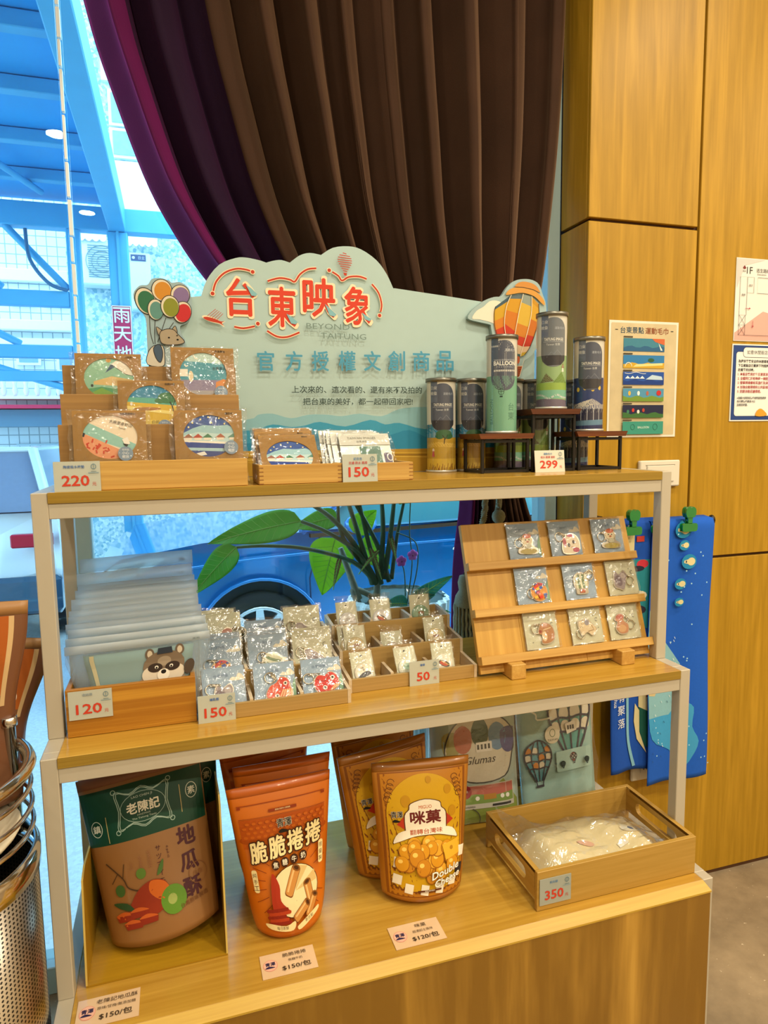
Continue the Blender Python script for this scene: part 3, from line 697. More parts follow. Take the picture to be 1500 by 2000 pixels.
for q, dots in (([(416, 570), (422, 551), (438, 534), (460, 526), (478, 527), (491, 531)], ((415, 574), (493, 532))), ([(522, 550), (545, 544), (565, 547), (575, 551), (585, 537), (600, 527), (617, 525)], ()),
                ([(648, 532), (660, 540), (667, 549), (680, 542), (700, 541), (715, 546)], ((642, 529),)), ([(725, 556), (738, 573), (744, 595), (742, 610)], ((740, 617),)), ([(457, 639), (475, 642), (497, 638)], ((503, 633),)), ([(521, 647), (540, 658), (560, 659), (584, 650)], ())):
    T = trace(spline(q, 4), SY); a.line(T, .0062, CR); a.line(T, .0036, '#b8381e')
    for d in dots:
        p_ = at(*d, SY); a.ell(p_.x, p_.z, .0052, .0052, CR, 14); a.ell(p_.x, p_.z, .0038, .0038, '#b8381e', 14)
p_ = at(672, 511, SY); bx, bz = p_.x, p_.z
for i in range(9):
    zz = .015-.0045*i; w = sqrt(max(0, .0155**2-zz**2)) if zz > -.004 else .0155*max(.3, 1-(abs(zz)-.004)/.024)
    a.line([(bx-w, bz+zz+.001), (bx+w, bz+zz-.001)], .0017, '#b8381e')
a.poly([(bx-.004, bz-.024), (bx+.004, bz-.025), (bx+.003, bz-.030), (bx-.002, bz-.030)], '#b8381e')
T = trace(spline([(394, 619), (402, 617), (418, 622), (432, 629), (440, 629), (434, 633), (438, 640), (428, 634), (412, 630), (400, 625)], 3, True), SY); a.poly(T, CR); fx, fz = sum(x for x, _ in T)/len(T), sum(z_ for _, z_ in T)/len(T); a.poly([(fx+(x-fx)*.90, fz+(z_-fz)*.72) for x, z_ in T], '#b8381e')
for i in range(5): a.line(trace([(405+i*4.5, 618+i*2), (421+i*3.5, 605+i*2.2)], SY), .0010, '#b8381e')
textpx(a, 'BEYOND', 597, 681, 639, 11, SY, '#70857e'); textpx(a, 'TAITUNG', 625, 713, 658, 11, SY, '#70857e')
for ch, x in zip('官方授權文創商品', (518, 573, 624, 676, 725, 772, 820, 866)): textpx(a, ch, x-16, x+16, 706, 38, SY, '#4a95b2', bold=.03)
textpx(a, '上次來的、這次看的、還有來不及拍的', 568, 821, 762, 14, SY, '#33453f', bold=.01)
textpx(a, '把台東的美好，都一起帶回家吧!', 590, 803, 785, 14, SY, '#33453f', bold=.01)
a.build('printed_title', SB, lambda u, v, h: (u, SY-h, v))
MB().box(.45, .50, SY+.0062, .432, 1.2505, 1.36).build('back_support', CARD, SB)
MB().box(.90, .95, SY+.0062, .432, 1.2505, 1.36).build('back_support', CARD, SB)
# balloon bunch cut-out on its left edge
CY = SY-.012
T = trace(spline([(290, 712), (287, 665), (284, 620), (268, 600), (260, 575), (272, 558), (288, 556), (296, 545), (313, 543), (330, 548), (336, 552), (352, 551), (368, 562), (373, 580), (375, 610), (366, 630), (352, 637), (356, 655), (362, 668), (360, 712), (340, 740), (300, 740)], 3, True), CY)
cb = MB().prism([(x, max(z_, 1.2508)) for x, z_ in T], CY, SY-.0012).build('balloon_bunch_panel', plain('#96adb2', .65, vary=.03), SB)
a = Art()
def balloon(cx_, cy_, rx, ry, c, rot=0):
    l, r, t, b_ = at(cx_-rx, cy_, CY), at(cx_+rx, cy_, CY), at(cx_, cy_-ry, CY), at(cx_, cy_+ry, CY); x, z_ = (l.x+r.x)/2, (t.z+b_.z)/2; w, h = (r.x-l.x)/2, (t.z-b_.z)/2
    a.ell(x, z_, w*1.06, h*1.05, '#2c2a26', 26, rot); a.ell(x, z_, w*.98, h*.98, '#d8cdb4', 26, rot); a.ell(x+w*.1, z_-h*.08, w*.86, h*.86, c, 26, rot)
for q in (((292, 618), (294, 650), (300, 672)), ((303, 625), (302, 650), (303, 672)), ((324, 621), (316, 645), (308, 668)), ((339, 630), (330, 643), (322, 656))): a.line(trace(spline(list(q), 3), CY), .0012, '#3a362e')
balloon(285, 588, 20, 26, '#2f6b4a', 18); balloon(316, 567, 19.5, 21, '#c8862a'); balloon(352, 576, 18, 19, '#806a94', -15); balloon(304, 605, 15, 20, '#5c8c82'); balloon(356, 610, 17, 21, '#bf2a2c', -20); balloon(332, 599, 17.5, 21, '#84882a')
DK, FUR = '#2c2620', '#a5957c'
for q, c in (((304, 638, ), FUR),): pass
def shape(pts, c, w=.0013):
    T_ = trace(spline(pts, 3, True), CY); a.poly(T_, c); a.line(T_, w, DK, True)
shape([(288, 712), (289, 690), (300, 676), (318, 676), (322, 700), (318, 716)], '#cfc4b0'); shape([(300, 680), (312, 673), (318, 690), (314, 708), (305, 700)], '#46586a')
shape([(305, 639), (315, 645), (317, 652), (310, 655)], FUR); shape([(336, 646), (342, 637), (346, 648), (344, 655)], FUR)
shape([(314, 648), (327, 643), (340, 645), (347, 653), (359, 665), (358, 671), (340, 674), (318, 672), (312, 660)], FUR)
for x, y, r in ((330, 660, .002), (347, 664, .0022), (346, 656, .0016)):
    p_ = at(x, y, CY); a.ell(p_.x, p_.z, r, r*.8, '#181410', 10)
a.build('printed_balloons', cb, lambda u, v, h: (u, CY-h, v))
# hot-air balloon cut-out on its right end
T = trace(spline([(914, 622), (921, 607), (933, 597), (948, 586), (965, 580), (979, 578), (990, 562), (1004, 549), (1022, 545), (1040, 547), (1053, 556), (1060, 575), (1066, 592), (1067, 610), (1062, 640), (1052, 672), (1038, 694), (1022, 708), (1016, 735), (1003, 741), (986, 740), (982, 712), (972, 690), (964, 665), (959, 640), (957, 634), (936, 629)], 3, True), CY)
hb = MB().prism(T, CY, SY-.0012).build('hot_air_balloon_panel', plain('#9cb2b0', .65, vary=.03), SB)
a = Art(); S = lambda pts, c, n=3: a.poly(trace(spline(pts, n, True) if n else pts, CY), c)
Z3 = lambda pts: [(900+x/7.5, 530+y/7.5) for x, y in pts]
S(Z3([(165, 690), (230, 580), (330, 520), (420, 440), (520, 430), (600, 470), (640, 620), (560, 780), (420, 740), (280, 705)]), '#e6dcc6')
gores = [[(500, 520), (480, 620), (490, 820), (560, 1040), (640, 1180)], [(730, 350), (660, 520), (630, 760), (660, 980), (745, 1230)], [(905, 335), (850, 560), (790, 880), (755, 1090), (750, 1235)], [(1030, 370), (1020, 640), (955, 930), (890, 1140), (862, 1250)], [(1130, 480), (1130, 700), (1060, 960), (990, 1130), (920, 1230)]]
gores = [spline(Z3(g_), 5) for g_ in gores]
CLR = [['#3c5560', '#c99a20', '#cc7a1e', '#c23a1a', '#d8b896', '#3f5e5a'], ['#5a6a6e', '#c9921c', '#c8741c', '#bf3418', '#dcc09c', '#4f6a60'], ['#8a9488', '#cfa838', '#c87a22', '#c0361a', '#dcc09c', '#3f5e5a'], ['#c08a20', '#cc9a28', '#c06a1c', '#b83218', '#d0b08c', '#b8982a']]
for gi in range(4):
    A_, B_ = gores[gi], gores[gi+1]; m_ = len(A_); cuts = [0, 3, 8, 11, 14, 18, m_-1] if gi % 2 == 0 else [0, 2, 6, 10, 14, 17, m_-1]
    for k in range(6): a.poly(trace(A_[cuts[k]:cuts[k+1]+1]+B_[cuts[k]:cuts[k+1]+1][::-1], CY), CLR[gi][k])
for g_ in gores[1:4]: a.line(trace(g_, CY), .0016, '#ead8b8')
a.line(trace(gores[0], CY), .0014, '#3a2c18'); a.line(trace(gores[4], CY), .0014, '#3a2c18')
S(Z3([(650, 350), (690, 280), (790, 240), (950, 250), (1100, 310), (1200, 420), (1215, 500), (1170, 470), (1060, 370), (900, 320), (760, 335)]), '#cf9440'); S(Z3([(785, 235), (810, 185), (900, 155), (1030, 180), (1110, 240), (1145, 320), (1050, 270), (900, 240)]), '#c8873a')
a.line(trace(Z3([(785, 235), (900, 240), (1050, 275), (1145, 325)]), CY), .0014, '#3a2c18')
a.line(trace(Z3([(745, 1240), (770, 1390)]), CY), .0012, '#e8dcc0'); a.line(trace(Z3([(920, 1260), (890, 1390)]), CY), .0012, '#c0b8a0')
S(Z3([(720, 1260), (840, 1250), (835, 1350), (730, 1350)]), '#c0582c'); S(Z3([(650, 1340), (760, 1390), (890, 1390), (845, 1545), (760, 1575), (670, 1560)]), '#b0562a', 0); a.line(trace(Z3([(650, 1340), (760, 1390), (890, 1390), (845, 1545), (760, 1575), (670, 1560)]), CY), .0014, '#f0e2c4', True)
for i in range(5): a.line(trace(Z3([(672+i*3, 1400+i*35), (760, 1425+i*30), (868-i*6, 1410+i*30)]), CY), .0009, '#6a2c12')
a.build('printed_balloon', hb, lambda u, v, h: (u, CY-h, v))

# ---------------------------------------------------------------- posters, switch plates and towels on the panelled wall
def poster(name, x0, x1, z0, z1, c, label, cat='poster'):
    return tag(MB().box(x0, x1, WY-.0022, WY-.0005, z0, z1).build(name, plain(c, .35, name='laminated_paper_' + c.strip('#'), vary=.02, coat=.3)), label, cat)
onwall = lambda u, v, h: (u, WY-.0022-h, v)
ps = poster('towel_poster', 1.302, 1.518, 1.318, 1.620, '#e4dccb', 'cream poster of six landscape towels hung on the oak panel')
a = Art(); a.poly(rrect(1.308, 1.324, 1.512, 1.614, .003), plain('#c9b78e', .5, vary=.18, scale=28.))
a.text('台東景點', 1.372, 1.596, .0165, '#2e4a5c', bold=.03, w=.072); a.text('運動毛巾', 1.449, 1.5955, .0165, '#8a4a2c', bold=.03, w=.072); a.rect(1.320, 1.5955, 1.328, 1.5975, '#3a3a36'); a.rect(1.493, 1.595, 1.501, 1.597, '#3a3a36')
pal = (('#3f7f94', '#2c5f86', '#c8643a'), ('#2f79b0', '#c9a02c', '#d8bc62'), ('#2450a0', '#183a80', '#e8ecec'), ('#4f8fae', '#6f8f34', '#e0e4d8'), ('#1e2240', '#3c6a34', '#c03030'), ('#3a8f7c', '#3a8f7c', '#d8ece0'))
for i, (c1, c2, c3) in enumerate(pal):
    z1 = 1.5755-i*.0432; z0 = z1-.0335; x0, x1 = 1.346, 1.474
    a.rect(x0, z1+.0015, x0+.028, z1+.0052, '#4a4436'); a.rect(x0, z0, x1, z1, c1); a.poly([(x0, z0), (x1, z0), (x1, z0+.011)]+[(x1-(x1-x0)*k/10, z0+.012+.003*sin(k*1.7+i)) for k in range(11)], c2)
    if i == 0: a.poly([(x1, z1), (x1-.04, z1), (x1-.03, z1-.008), (x1, z1-.016)], c3); a.poly([(x1-.02, z1-.01), (x1-.006, z1-.03), (x1-.012, z1-.03)], '#e8e6de')
    elif i == 1: a.poly([(x0+.03, z0+.003), (x1-.005, z0+.008), (x1-.005, z0+.014), (x0+.04, z0+.010)], '#e6d48c'); a.ell(x1-.042, z0+.021, .01, .005, '#2f5a34'); a.line(ell(x0+.016, z0+.004, .010, .010, 12, 0, 180), .002, '#e0ddc4')
    elif i == 2:
        for k in range(4): a.poly([(x0+.006+k*.015, z0+.016), (x0+.014+k*.015, z0+.023), (x0+.022+k*.015, z0+.016)], c3)
        a.poly([(x0+.07, z0+.014), (x0+.09, z0+.026), (x1-.008, z0+.022), (x1-.004, z0+.013)], '#b9d0e0'); a.line([(x0+.004+k*.006, z1-.003-.002*sin(k*.8)) for k in range(12)], .0012, c3)
    elif i == 3:
        for k, cc in enumerate(('#e4b040', '#e8e8e0', '#b0604a')): a.ell(x0+.02+k*.028, z0+.021, .004, .006, cc)
        a.ell(x1-.016, z0+.022, .0075, .007, '#c02a2a')
    elif i == 4:
        for k, cc in enumerate(('#3c7a5c', '#c83a2c', '#d8d8d0', '#b04030')): a.ell(x0+.016+k*.016, z0+.016+.004*(k % 2), .004, .005, cc)
    else:
        a.text('BALLOON', x0+.065, z0+.018, .0055, c3, bold=.02); a.line(ell(x0+.031, z0+.019, .006, .007, 14), .0009, '#1f5a50', True); a.line(ell(x1-.026, z0+.019, .007, .008, 14), .0009, '#1f5a50', True)
a.build('printed_towels', ps, onwall)
ps = poster('floor_plan_poster', 1.702, 2.0, 1.578, 1.800, '#e6e2da', 'white evacuation floor plan titled 1F on the right panel')
a = Art(); a.poly([(1.704, 1.60), (1.80, 1.66), (1.998, 1.62), (1.998, 1.58), (1.704, 1.58)], '#d9a89a'); a.poly([(1.706, 1.72), (1.73, 1.78), (1.80, 1.798), (1.704, 1.798)], '#cfc8c2')
a.text('1F', 1.7475, 1.768, .018, '#2c2c2c'); a.text('逃生路線圖', 1.80, 1.769, .011, '#555555'); a.text('Evacuation', 1.79, 1.759, .005, '#777777')
a.poly([(1.7235, 1.7745), (1.729, 1.7805), (1.7345, 1.7745), (1.7325, 1.771), (1.7255, 1.771)], '#7a2a2a'); a.text('飯店', 1.7290, 1.7655, .005, '#3a3a3a')
for q in (((1.7165, 1.648), (1.7165, 1.750), (1.741, 1.750), (1.741, 1.648)), ((1.741, 1.708), (1.741, 1.750), (1.764, 1.750), (1.764, 1.708)), ((1.776, 1.708), (1.776, 1.750), (1.9, 1.750), (1.9, 1.708)), ((1.7165, 1.594), (1.7165, 1.648), (1.738, 1.648), (1.738, 1.594)), ((1.7165, 1.621), (1.738, 1.621), (1.738, 1.594), (1.7165, 1.594))): a.line(list(q), .0009, '#3a3a3a', True)
a.line([(1.7165, 1.648), (1.738, 1.621)], .0009, '#3a3a3a'); a.line([(1.738, 1.648), (1.7165, 1.621)], .0009, '#3a3a3a'); a.line([(1.738, 1.594), (1.7165, 1.621)], .0009, '#3a3a3a'); a.line([(1.7165, 1.594), (1.738, 1.621)], .0009, '#3a3a3a'); a.line([(1.738, 1.594), (1.95, 1.594)], .0009, '#3a3a3a')
a.text('客廳', 1.728, 1.702, .006, '#333333'); a.text('客房', 1.752, 1.728, .006, '#333333')
a.line([(1.736, 1.666), (1.749, 1.666)], .0012, '#a83040'); a.poly([(1.749, 1.669), (1.754, 1.666), (1.749, 1.663)], '#a83040'); a.line([(1.764, 1.633), (1.764, 1.62)], .0012, '#a83040'); a.poly([(1.761, 1.62), (1.767, 1.62), (1.764, 1.614)], '#a83040')
a.build('printed_plan', ps, onwall)
ps = poster('notice_poster', 1.700, 2.0, 1.358, 1.570, '#e9e6de', 'blue bordered hotel notice with red numbered lines below the floor plan')
a = Art(); a.rect(1.7035, 1.3615, 1.997, 1.5665, '#24417e'); a.poly(rrect(1.714, 1.372, 1.99, 1.549, .008), '#ece9e1'); a.line(rrect(1.714, 1.372, 1.99, 1.549, .008), .001, '#2c3350', True)
a.poly(rrect(1.738, 1.534, 1.96, 1.5615, .01), '#ece9e1'); a.line(rrect(1.738, 1.534, 1.96, 1.5615, .01), .0012, '#2c3350', True); a.text('如意休閒飯店公告', 1.751, 1.548, .0115, '#333340', 'L')
for i, (s_, c_) in enumerate((('為提供賓客安全的休憩環境本飯店', '#2c2c34'), ('下各館飯店已實施下列措施以保障', '#2c2c34'), ('訪貴賓的健康。', '#2c2c34'), ('1. 本飯店客房於每日清潔消毒一次', '#a83238'), ('2. 全體同仁於執勤時一律配戴口罩', '#a83238'), ('3. 營業現場備有耳溫槍及消毒酒精', '#a83238'), ('4. 加強全館環境和公共區域的清潔', '#a83238'), ('5. 定期消毒週邊環境。', '#a83238'))): a.text(s_, 1.722, 1.5235-i*.0118, .0086, c_, 'L', bold=.012)
for i, s_ in enumerate(('▪但願大家若有防疫相關疑問請撥', '  免付費防疫專線1922', '  並邀您就醫。')): a.text(s_, 1.722, 1.4225-i*.0095, .0068, '#2c2c34', 'L', bold=.01)
a.poly(spline([(1.79, 1.372), (1.795, 1.388), (1.81, 1.392), (1.83, 1.374)], 3, True), '#d89a2c')
a.build('printed_notice', ps, onwall)
sw = thing('light_switch', 'white rectangular light switch plate on the oak panel behind the rack', 'switch', (1.4655, WY, 1.2195))
W_PL = plain('#ddd4c2', .35, name='white_plastic', vary=.01)
MB().box(-.065, .065, -.013, -.0005, -.0355, .0355, bev=.003).build('plate', W_PL, sw); MB().box(-.044, .044, -.0165, -.0132, -.022, .022, bev=.0015).build('rocker', W_PL, sw); MB().box(-.047, .047, -.0141, -.0131, .0222, .0238).build('gap_line', plain('#8a8272', .6), sw)
so = thing('wall_socket', 'white double wall socket low on the oak wall under the towel', 'socket', (1.469, WY, .386))
MB().box(-.065, .065, -.011, -.0005, -.0355, .0355, bev=.003).build('plate', W_PL, so)
for x in (-.022, .022):
    k = MB().box(x-.016, x+.016, -.0128, -.0112, -.012, .016, bev=.001).build('outlet', W_PL, so)
    MB().box(x-.006, x-.0035, -.0135, -.0129, -.004, .006).box(x+.0035, x+.006, -.0135, -.0129, -.004, .006).build('slots', plain('#2a241c', .7), k)['kind'] = 'stuff'
# towel rail and towels
rl = thing('towel_rail', 'dark slim towel rail mounted on the oak wall', 'rail', (0, 0, 0))
MB().tube([(1.262, .488, 1.088), (1.616, .488, 1.088)], .0065, 10).build('bar', BLACK_METAL, rl); MB().ball((1.620, .488, 1.088), .0115, 0, 12, (.8, 1, 1.3)).build('end_cap', BLACK_METAL, rl)
MB().box(1.258, 1.270, .488, WY-.0005, 1.075, 1.115).build('bracket', BLACK_METAL, rl); MB().box(1.50, 1.51, .4955, WY-.0005, 1.083, 1.093).build('bracket', BLACK_METAL, rl)
def towel(name, x0, x1, z0, yo, c, label, seed):
    def f(u, v, off=0.):
        # hangs over the bar: v=0 behind, top over the bar, then down the front
        x = x0+(x1-x0)*u+.004*sin(5*v+seed)
        L = (1.098-z0); s_ = v*(L+.13)
        if s_ < .11: return (x, .505+yo*.8+off*.3, .985+s_)
        if s_ < .13: an = (s_-.11)/.02*pi; return (x, .488+(.0155+yo*.3+off)*cos(an), 1.094+(.011+off)*sin(an))
        d = s_-.13; return (x, .4735-yo-off-.006*sin(u*7+seed)*min(1, d*4)-.004*sin(d*9+seed)*min(1, d*3), 1.094-d)
    o = MB().grid(lambda u, v: f(u, v), 24, 60, back=lambda u, v: f(u, v, .0022)).build(name, plain(c, .9, name='terry_' + c.strip('#'), vary=.08, scale=160.), None)
    tag(o, label, 'towel', 'printed towels on the rail')
    def mp(u, v, h):
        d = 1.094-v; L = (1.098-z0); return f((u-x0)/(x1-x0), (d+.13)/(L+.13), .0022+h+.0006)
    return o, mp
tb, mb_ = towel('printed_towel', 1.300, 1.434, .418, .0, '#0a4cb0', 'blue sports towel with village print, left of the light bulb towel', 1.)
a = Art()
a.poly([(1.349, 1.09), (1.372, 1.09), (1.372, 1.005), (1.351, 1.005)], '#d8cc9a'); a.poly([(1.345, 1.0), (1.45, .995), (1.45, .80), (1.36, .83), (1.352, .93)], '#1f7f8c')
for z_, c in ((.985, '#c03040'), (.90, '#d8d0b8'), (.86, '#23243a')): a.ell(1.40, z_, .018, .012, c, 10); a.ell(1.385, z_-.012, .022, .008, '#23243a', 10)
a.poly([(1.378, 1.06), (1.402, 1.06), (1.402, 1.045), (1.378, 1.045)], '#b83a30')
a.poly([(1.41, .62), (1.445, .64), (1.45, .585), (1.42, .56), (1.41, .59)], '#d8cc9a'); a.poly([(1.43, .66), (1.451, .665), (1.451, .625), (1.43, .62)], '#c8923c'); a.rect(1.43, .617, 1.451, .623, '#b03a30')
a.poly([(1.41, .59), (1.44, .575), (1.451, .52), (1.445, .47), (1.425, .48), (1.41, .53)], '#12564a'); a.poly([(1.40, .60), (1.412, .58), (1.412, .52), (1.43, .46), (1.405, .50), (1.397, .55)], '#d8cc9a')
a.line(spline([(1.375, .66), (1.376, .58), (1.378, .50), (1.395, .425)], 5), .009, '#7fb6cc')
a.text('有聚落', 1.352, .625, .026, '#e8ecec', vert=True, gap=.036); a.text('Tiehua', 1.331, .622, .011, '#e8ecec', rot=-90)
a.v = [(x-.018, y, l) for x, y, l in a.v]; a.build('printed_village', tb, mb_, edge=.012)
tb, mb_ = towel('printed_towel', 1.405, 1.606, .372, .010, '#0c58c4', 'blue sports towel with light bulbs and snowy mountain print', 2.3)
a = Art()
a.poly(spline([(1.427, .80), (1.455, .745), (1.49, .70), (1.535, .66), (1.545, .60), (1.575, .575), (1.57, .52), (1.592, .475), (1.57, .43), (1.545, .41), (1.50, .46), (1.44, .5), (1.427, .6)], 3, True), '#3f9cd0')
a.poly([(1.428, .86), (1.456, .81), (1.482, .775), (1.515, .73), (1.535, .70), (1.52, .655), (1.535, .60), (1.50, .56), (1.428, .56)], '#84b6c2')
for q in (((1.43, .815), (1.46, .80), (1.45, .775), (1.43, .772)), ((1.428, .735), (1.475, .738), (1.462, .70), (1.43, .70)), ((1.428, .655), (1.47, .65), (1.45, .62), (1.428, .625))): a.poly(list(q), '#cbb98a')
for i in range(46): x, z_ = rnd.uniform(1.435, 1.53), rnd.uniform(.44, .78); a.line([(x, z_), (x+.003, z_-.006)], .0014, rnd.choice(('#1d4a74', '#cfe2ea', '#e6eef0')))
for x, z_, r in ((1.522, 1.072, .017), (1.528, 1.03, .0105), (1.545, .985, .015), (1.523, .925, .0115), (1.523, .875, .009)):
    a.ell(x-.002, z_, r*1.5, r*1.35, '#1f86b8', 18); a.ell(x+r*.3, z_, r*.8, r*.72, '#dccf9c', 14); a.poly([(x-r*1.15, z_+r*.22), (x, z_+r*.5), (x, z_-r*.5), (x-r*1.15, z_-r*.22)], '#dccf9c'); a.rect(x-r*.85, z_-r*.2, x-r*.6, z_+r*.2, '#23405c')
for i in range(34):
    x, z_ = rnd.uniform(1.44, 1.622), rnd.uniform(.39, 1.08); a.ell(x, z_, .0022, .0022, '#9fd2ea', 8)
a.v = [(x-.0215, y, l) for x, y, l in a.v]; a.build('printed_bulbs', tb, mb_, edge=.012)
CLIP = plain('#0b7a34', .12, name='green_translucent_plastic', coat=1., vary=.1)
for x, lab in ((1.352, 'green plastic clip at the left end of the towel rail'), (1.436, 'green plastic clip in the middle of the towel rail'), (1.527, 'green plastic clip at the right over the bulb towel')):
    t = thing('towel_clip', lab, 'clip', (x-.018, .4425, 1.098), group='green clips on the towel rail')
    for k, y in enumerate((0., .0088)):
        jaw = MB(); jaw.prism(rrect(-.024, -.030, .024, -.008, .007), y, y+.004); jaw.prism([(-.006, -.009), (.006, -.009), (.008, .010), (-.008, .010)], y, y+.004)
        jaw.build('jaw', CLIP, t)['kind'] = 'stuff'
        hd = MB(); hd.prism(spline([(-.012, .008), (-.016, .018), (-.015, .030), (-.007, .036), (0, .033), (.007, .036), (.015, .030), (.016, .018), (.012, .008)], 3), y-.002, y+.005)
        hd.build('handle', CLIP, t)
    MB().tube([(-.006, .0064, .0), (.006, .0064, .0)], .0022, 8).build('spring', CHROME, t)
# ---------------------------------------------------------------- shared: wrappers, price cards, wooden trays
def wrapper_mesh(x0, x1, z0, z1, y0, y1, seed=0, nx=8, nz=8, crump=.0016, key=[{}]):
    """crinkled clear sleeve around something lying in the XZ plane (front at -Y)"""
    r = random.Random(seed); T = [[r.uniform(-1, 1) for _ in range(nx+1)] for _ in range(nz+1)]
    def f(u, v):
        i, j = round(u*nx), round(v*nz); e = min(u, 1-u, v, 1-v)*6
        d = min(1, max(0, e)); return (x0+(x1-x0)*u+T[j][i]*crump*(1-d)*1.2, (y0+y1)/2+(y0-(y0+y1)/2)*d-abs(T[j][i])*crump*d, z0+(z1-z0)*v+T[nz-j][i]*crump*(1-d))
    def g(u, v):
        x, y, z_ = f(u, v); e = min(u, 1-u, v, 1-v)*6; d = min(1, max(0, e)); return (x, (y0+y1)/2+(y1-(y0+y1)/2)*d+.0004, z_)
    return MB().grid(f, nx, nz, smooth=False, back=g)
def price_card(loc, w, h, num, lines, label, rot=(0, 0, 0), unit=True, logo=True, base='#b9bdb0'):
    o = MB().box(-w/2, w/2, 0, .0012, 0, h).build('price_card', plain(base, .3, name='price_card_stock', vary=.02, coat=.5), None, loc, rot)
    tag(o, label, 'price card', 'price cards of the souvenir trays')
    a = Art(); nw = {2: .42, 3: .58}[len(num)]*w
    a.text(num, -w*.04, h*.36, h*.34, '#c8402a', w=nw, bold=.06)
    if unit: a.text('元', w*.36, h*.24, h*.12, '#c8402a')
    for s_, y, c in lines: a.text(s_, -w*.06, h*y, h*.10, c, bold=.02)
    if logo:
        a.line(ell(w*.36, h*.82, h*.075, h*.085, 14), h*.018, '#5f7f8c', True); a.line([(w*.36, h*.73), (w*.36, h*.90)], h*.014, '#5f7f8c'); a.line([(w*.30, h*.66), (w*.42, h*.66)], h*.014, '#5f7f8c'); a.rect(w*.24, h*.60, w*.47, h*.63, '#8aa0a8')
    a.build('lettering', o, lambda u, v, h_: (u, -h_, v)); return o
def open_tray(name, label, x0, x1, y0, y1, z0, h, t=.007, mat=None, matY=None, hole=False, finger=True, cat='tray', group=None):
    tr = thing(name, label, cat, ((x0+x1)/2, (y0+y1)/2, z0), group=group); w, d = (x1-x0)/2, (y1-y0)/2; mat = mat or PINE; matY = matY or PINE_Y
    MB().box(-w+t, w-t, -d+t, d-t, .0004, .005).build('base', mat, tr)
    MB().box(-w, w, -d, -d+t, .0004, h, bev=.0008).build('front', mat, tr); MB().box(-w, w, d-t, d, .0004, h, bev=.0008).build('back', mat, tr)
    for s_ in (-1, 1):
        xa, xb = (-w, -w+t) if s_ < 0 else (w-t, w)
        if not hole: MB().box(xa, xb, -d+t+.0002, d-t-.0002, .0004, h, bev=.0008).build('side', matY, tr)
        else:
            # side board with a rounded hand slot
            hx, hz, r = .052, h*.60, .013; out = [(-d+t, .0004), (d-t, .0004), (d-t, h), (-d+t, h)]
            inner = ell(hx, hz, r, r, 8, -90, 90)+ell(-hx, hz, r, r, 8, 90, 270)
            n = len(inner); ring = []
            for (u, v) in inner:
                k = max(abs(u)/(d-t), abs(v-hz)/(h-hz) if v > hz else abs(v-hz)/hz); k = 1/max(k, 1e-6); ring.append((u*k, min(max(hz+(v-hz)*k, .0004), h)))
            mb = MB()
            vs = [(x, u, v) for x in (xa, xb) for u, v in inner] + [(x, u, v) for x in (xa, xb) for u, v in ring]
            for i in range(n):
                j = (i+1) % n
                mb.add([vs[i], vs[j], vs[2*n+j], vs[2*n+i]], [(0,1,2,3)]); mb.add([vs[n+i], vs[2*n+n+i], vs[2*n+n+j], vs[n+j]], [(0,1,2,3)])
                mb.add([vs[i], vs[n+i], vs[n+j], vs[j]], [(0,1,2,3)])
            for cu, cv in out:     # corners left open by the radial ring
                cands = sorted(range(n), key=lambda i: (ring[i][0]-cu)**2+(ring[i][1]-cv)**2)[:2]
                for x in (xa, xb): mb.add([(x, cu, cv)]+[(x, *ring[i]) for i in cands], [(0,1,2)])
            mb.box(xa, xb, -d+t, d-t, h-.0006, h); mb.build('side', matY, tr)
    if finger:
        fg = MB(); k = 5; fh = h/(2*k)
        for i in range(k):
            for sx in (-1, 1): fg.box(sx*w-.0003 if sx < 0 else w-.0075, -w+.0075 if sx < 0 else w+.0003, -d-.0003, -d+.0004, fh*(2*i)+.001, fh*(2*i)+.001+fh*.45)
        o = fg.build('finger_joints', plain('#8a5a26', .7, name='end_grain', vary=.15), tr); o['kind'] = 'stuff'
    return tr
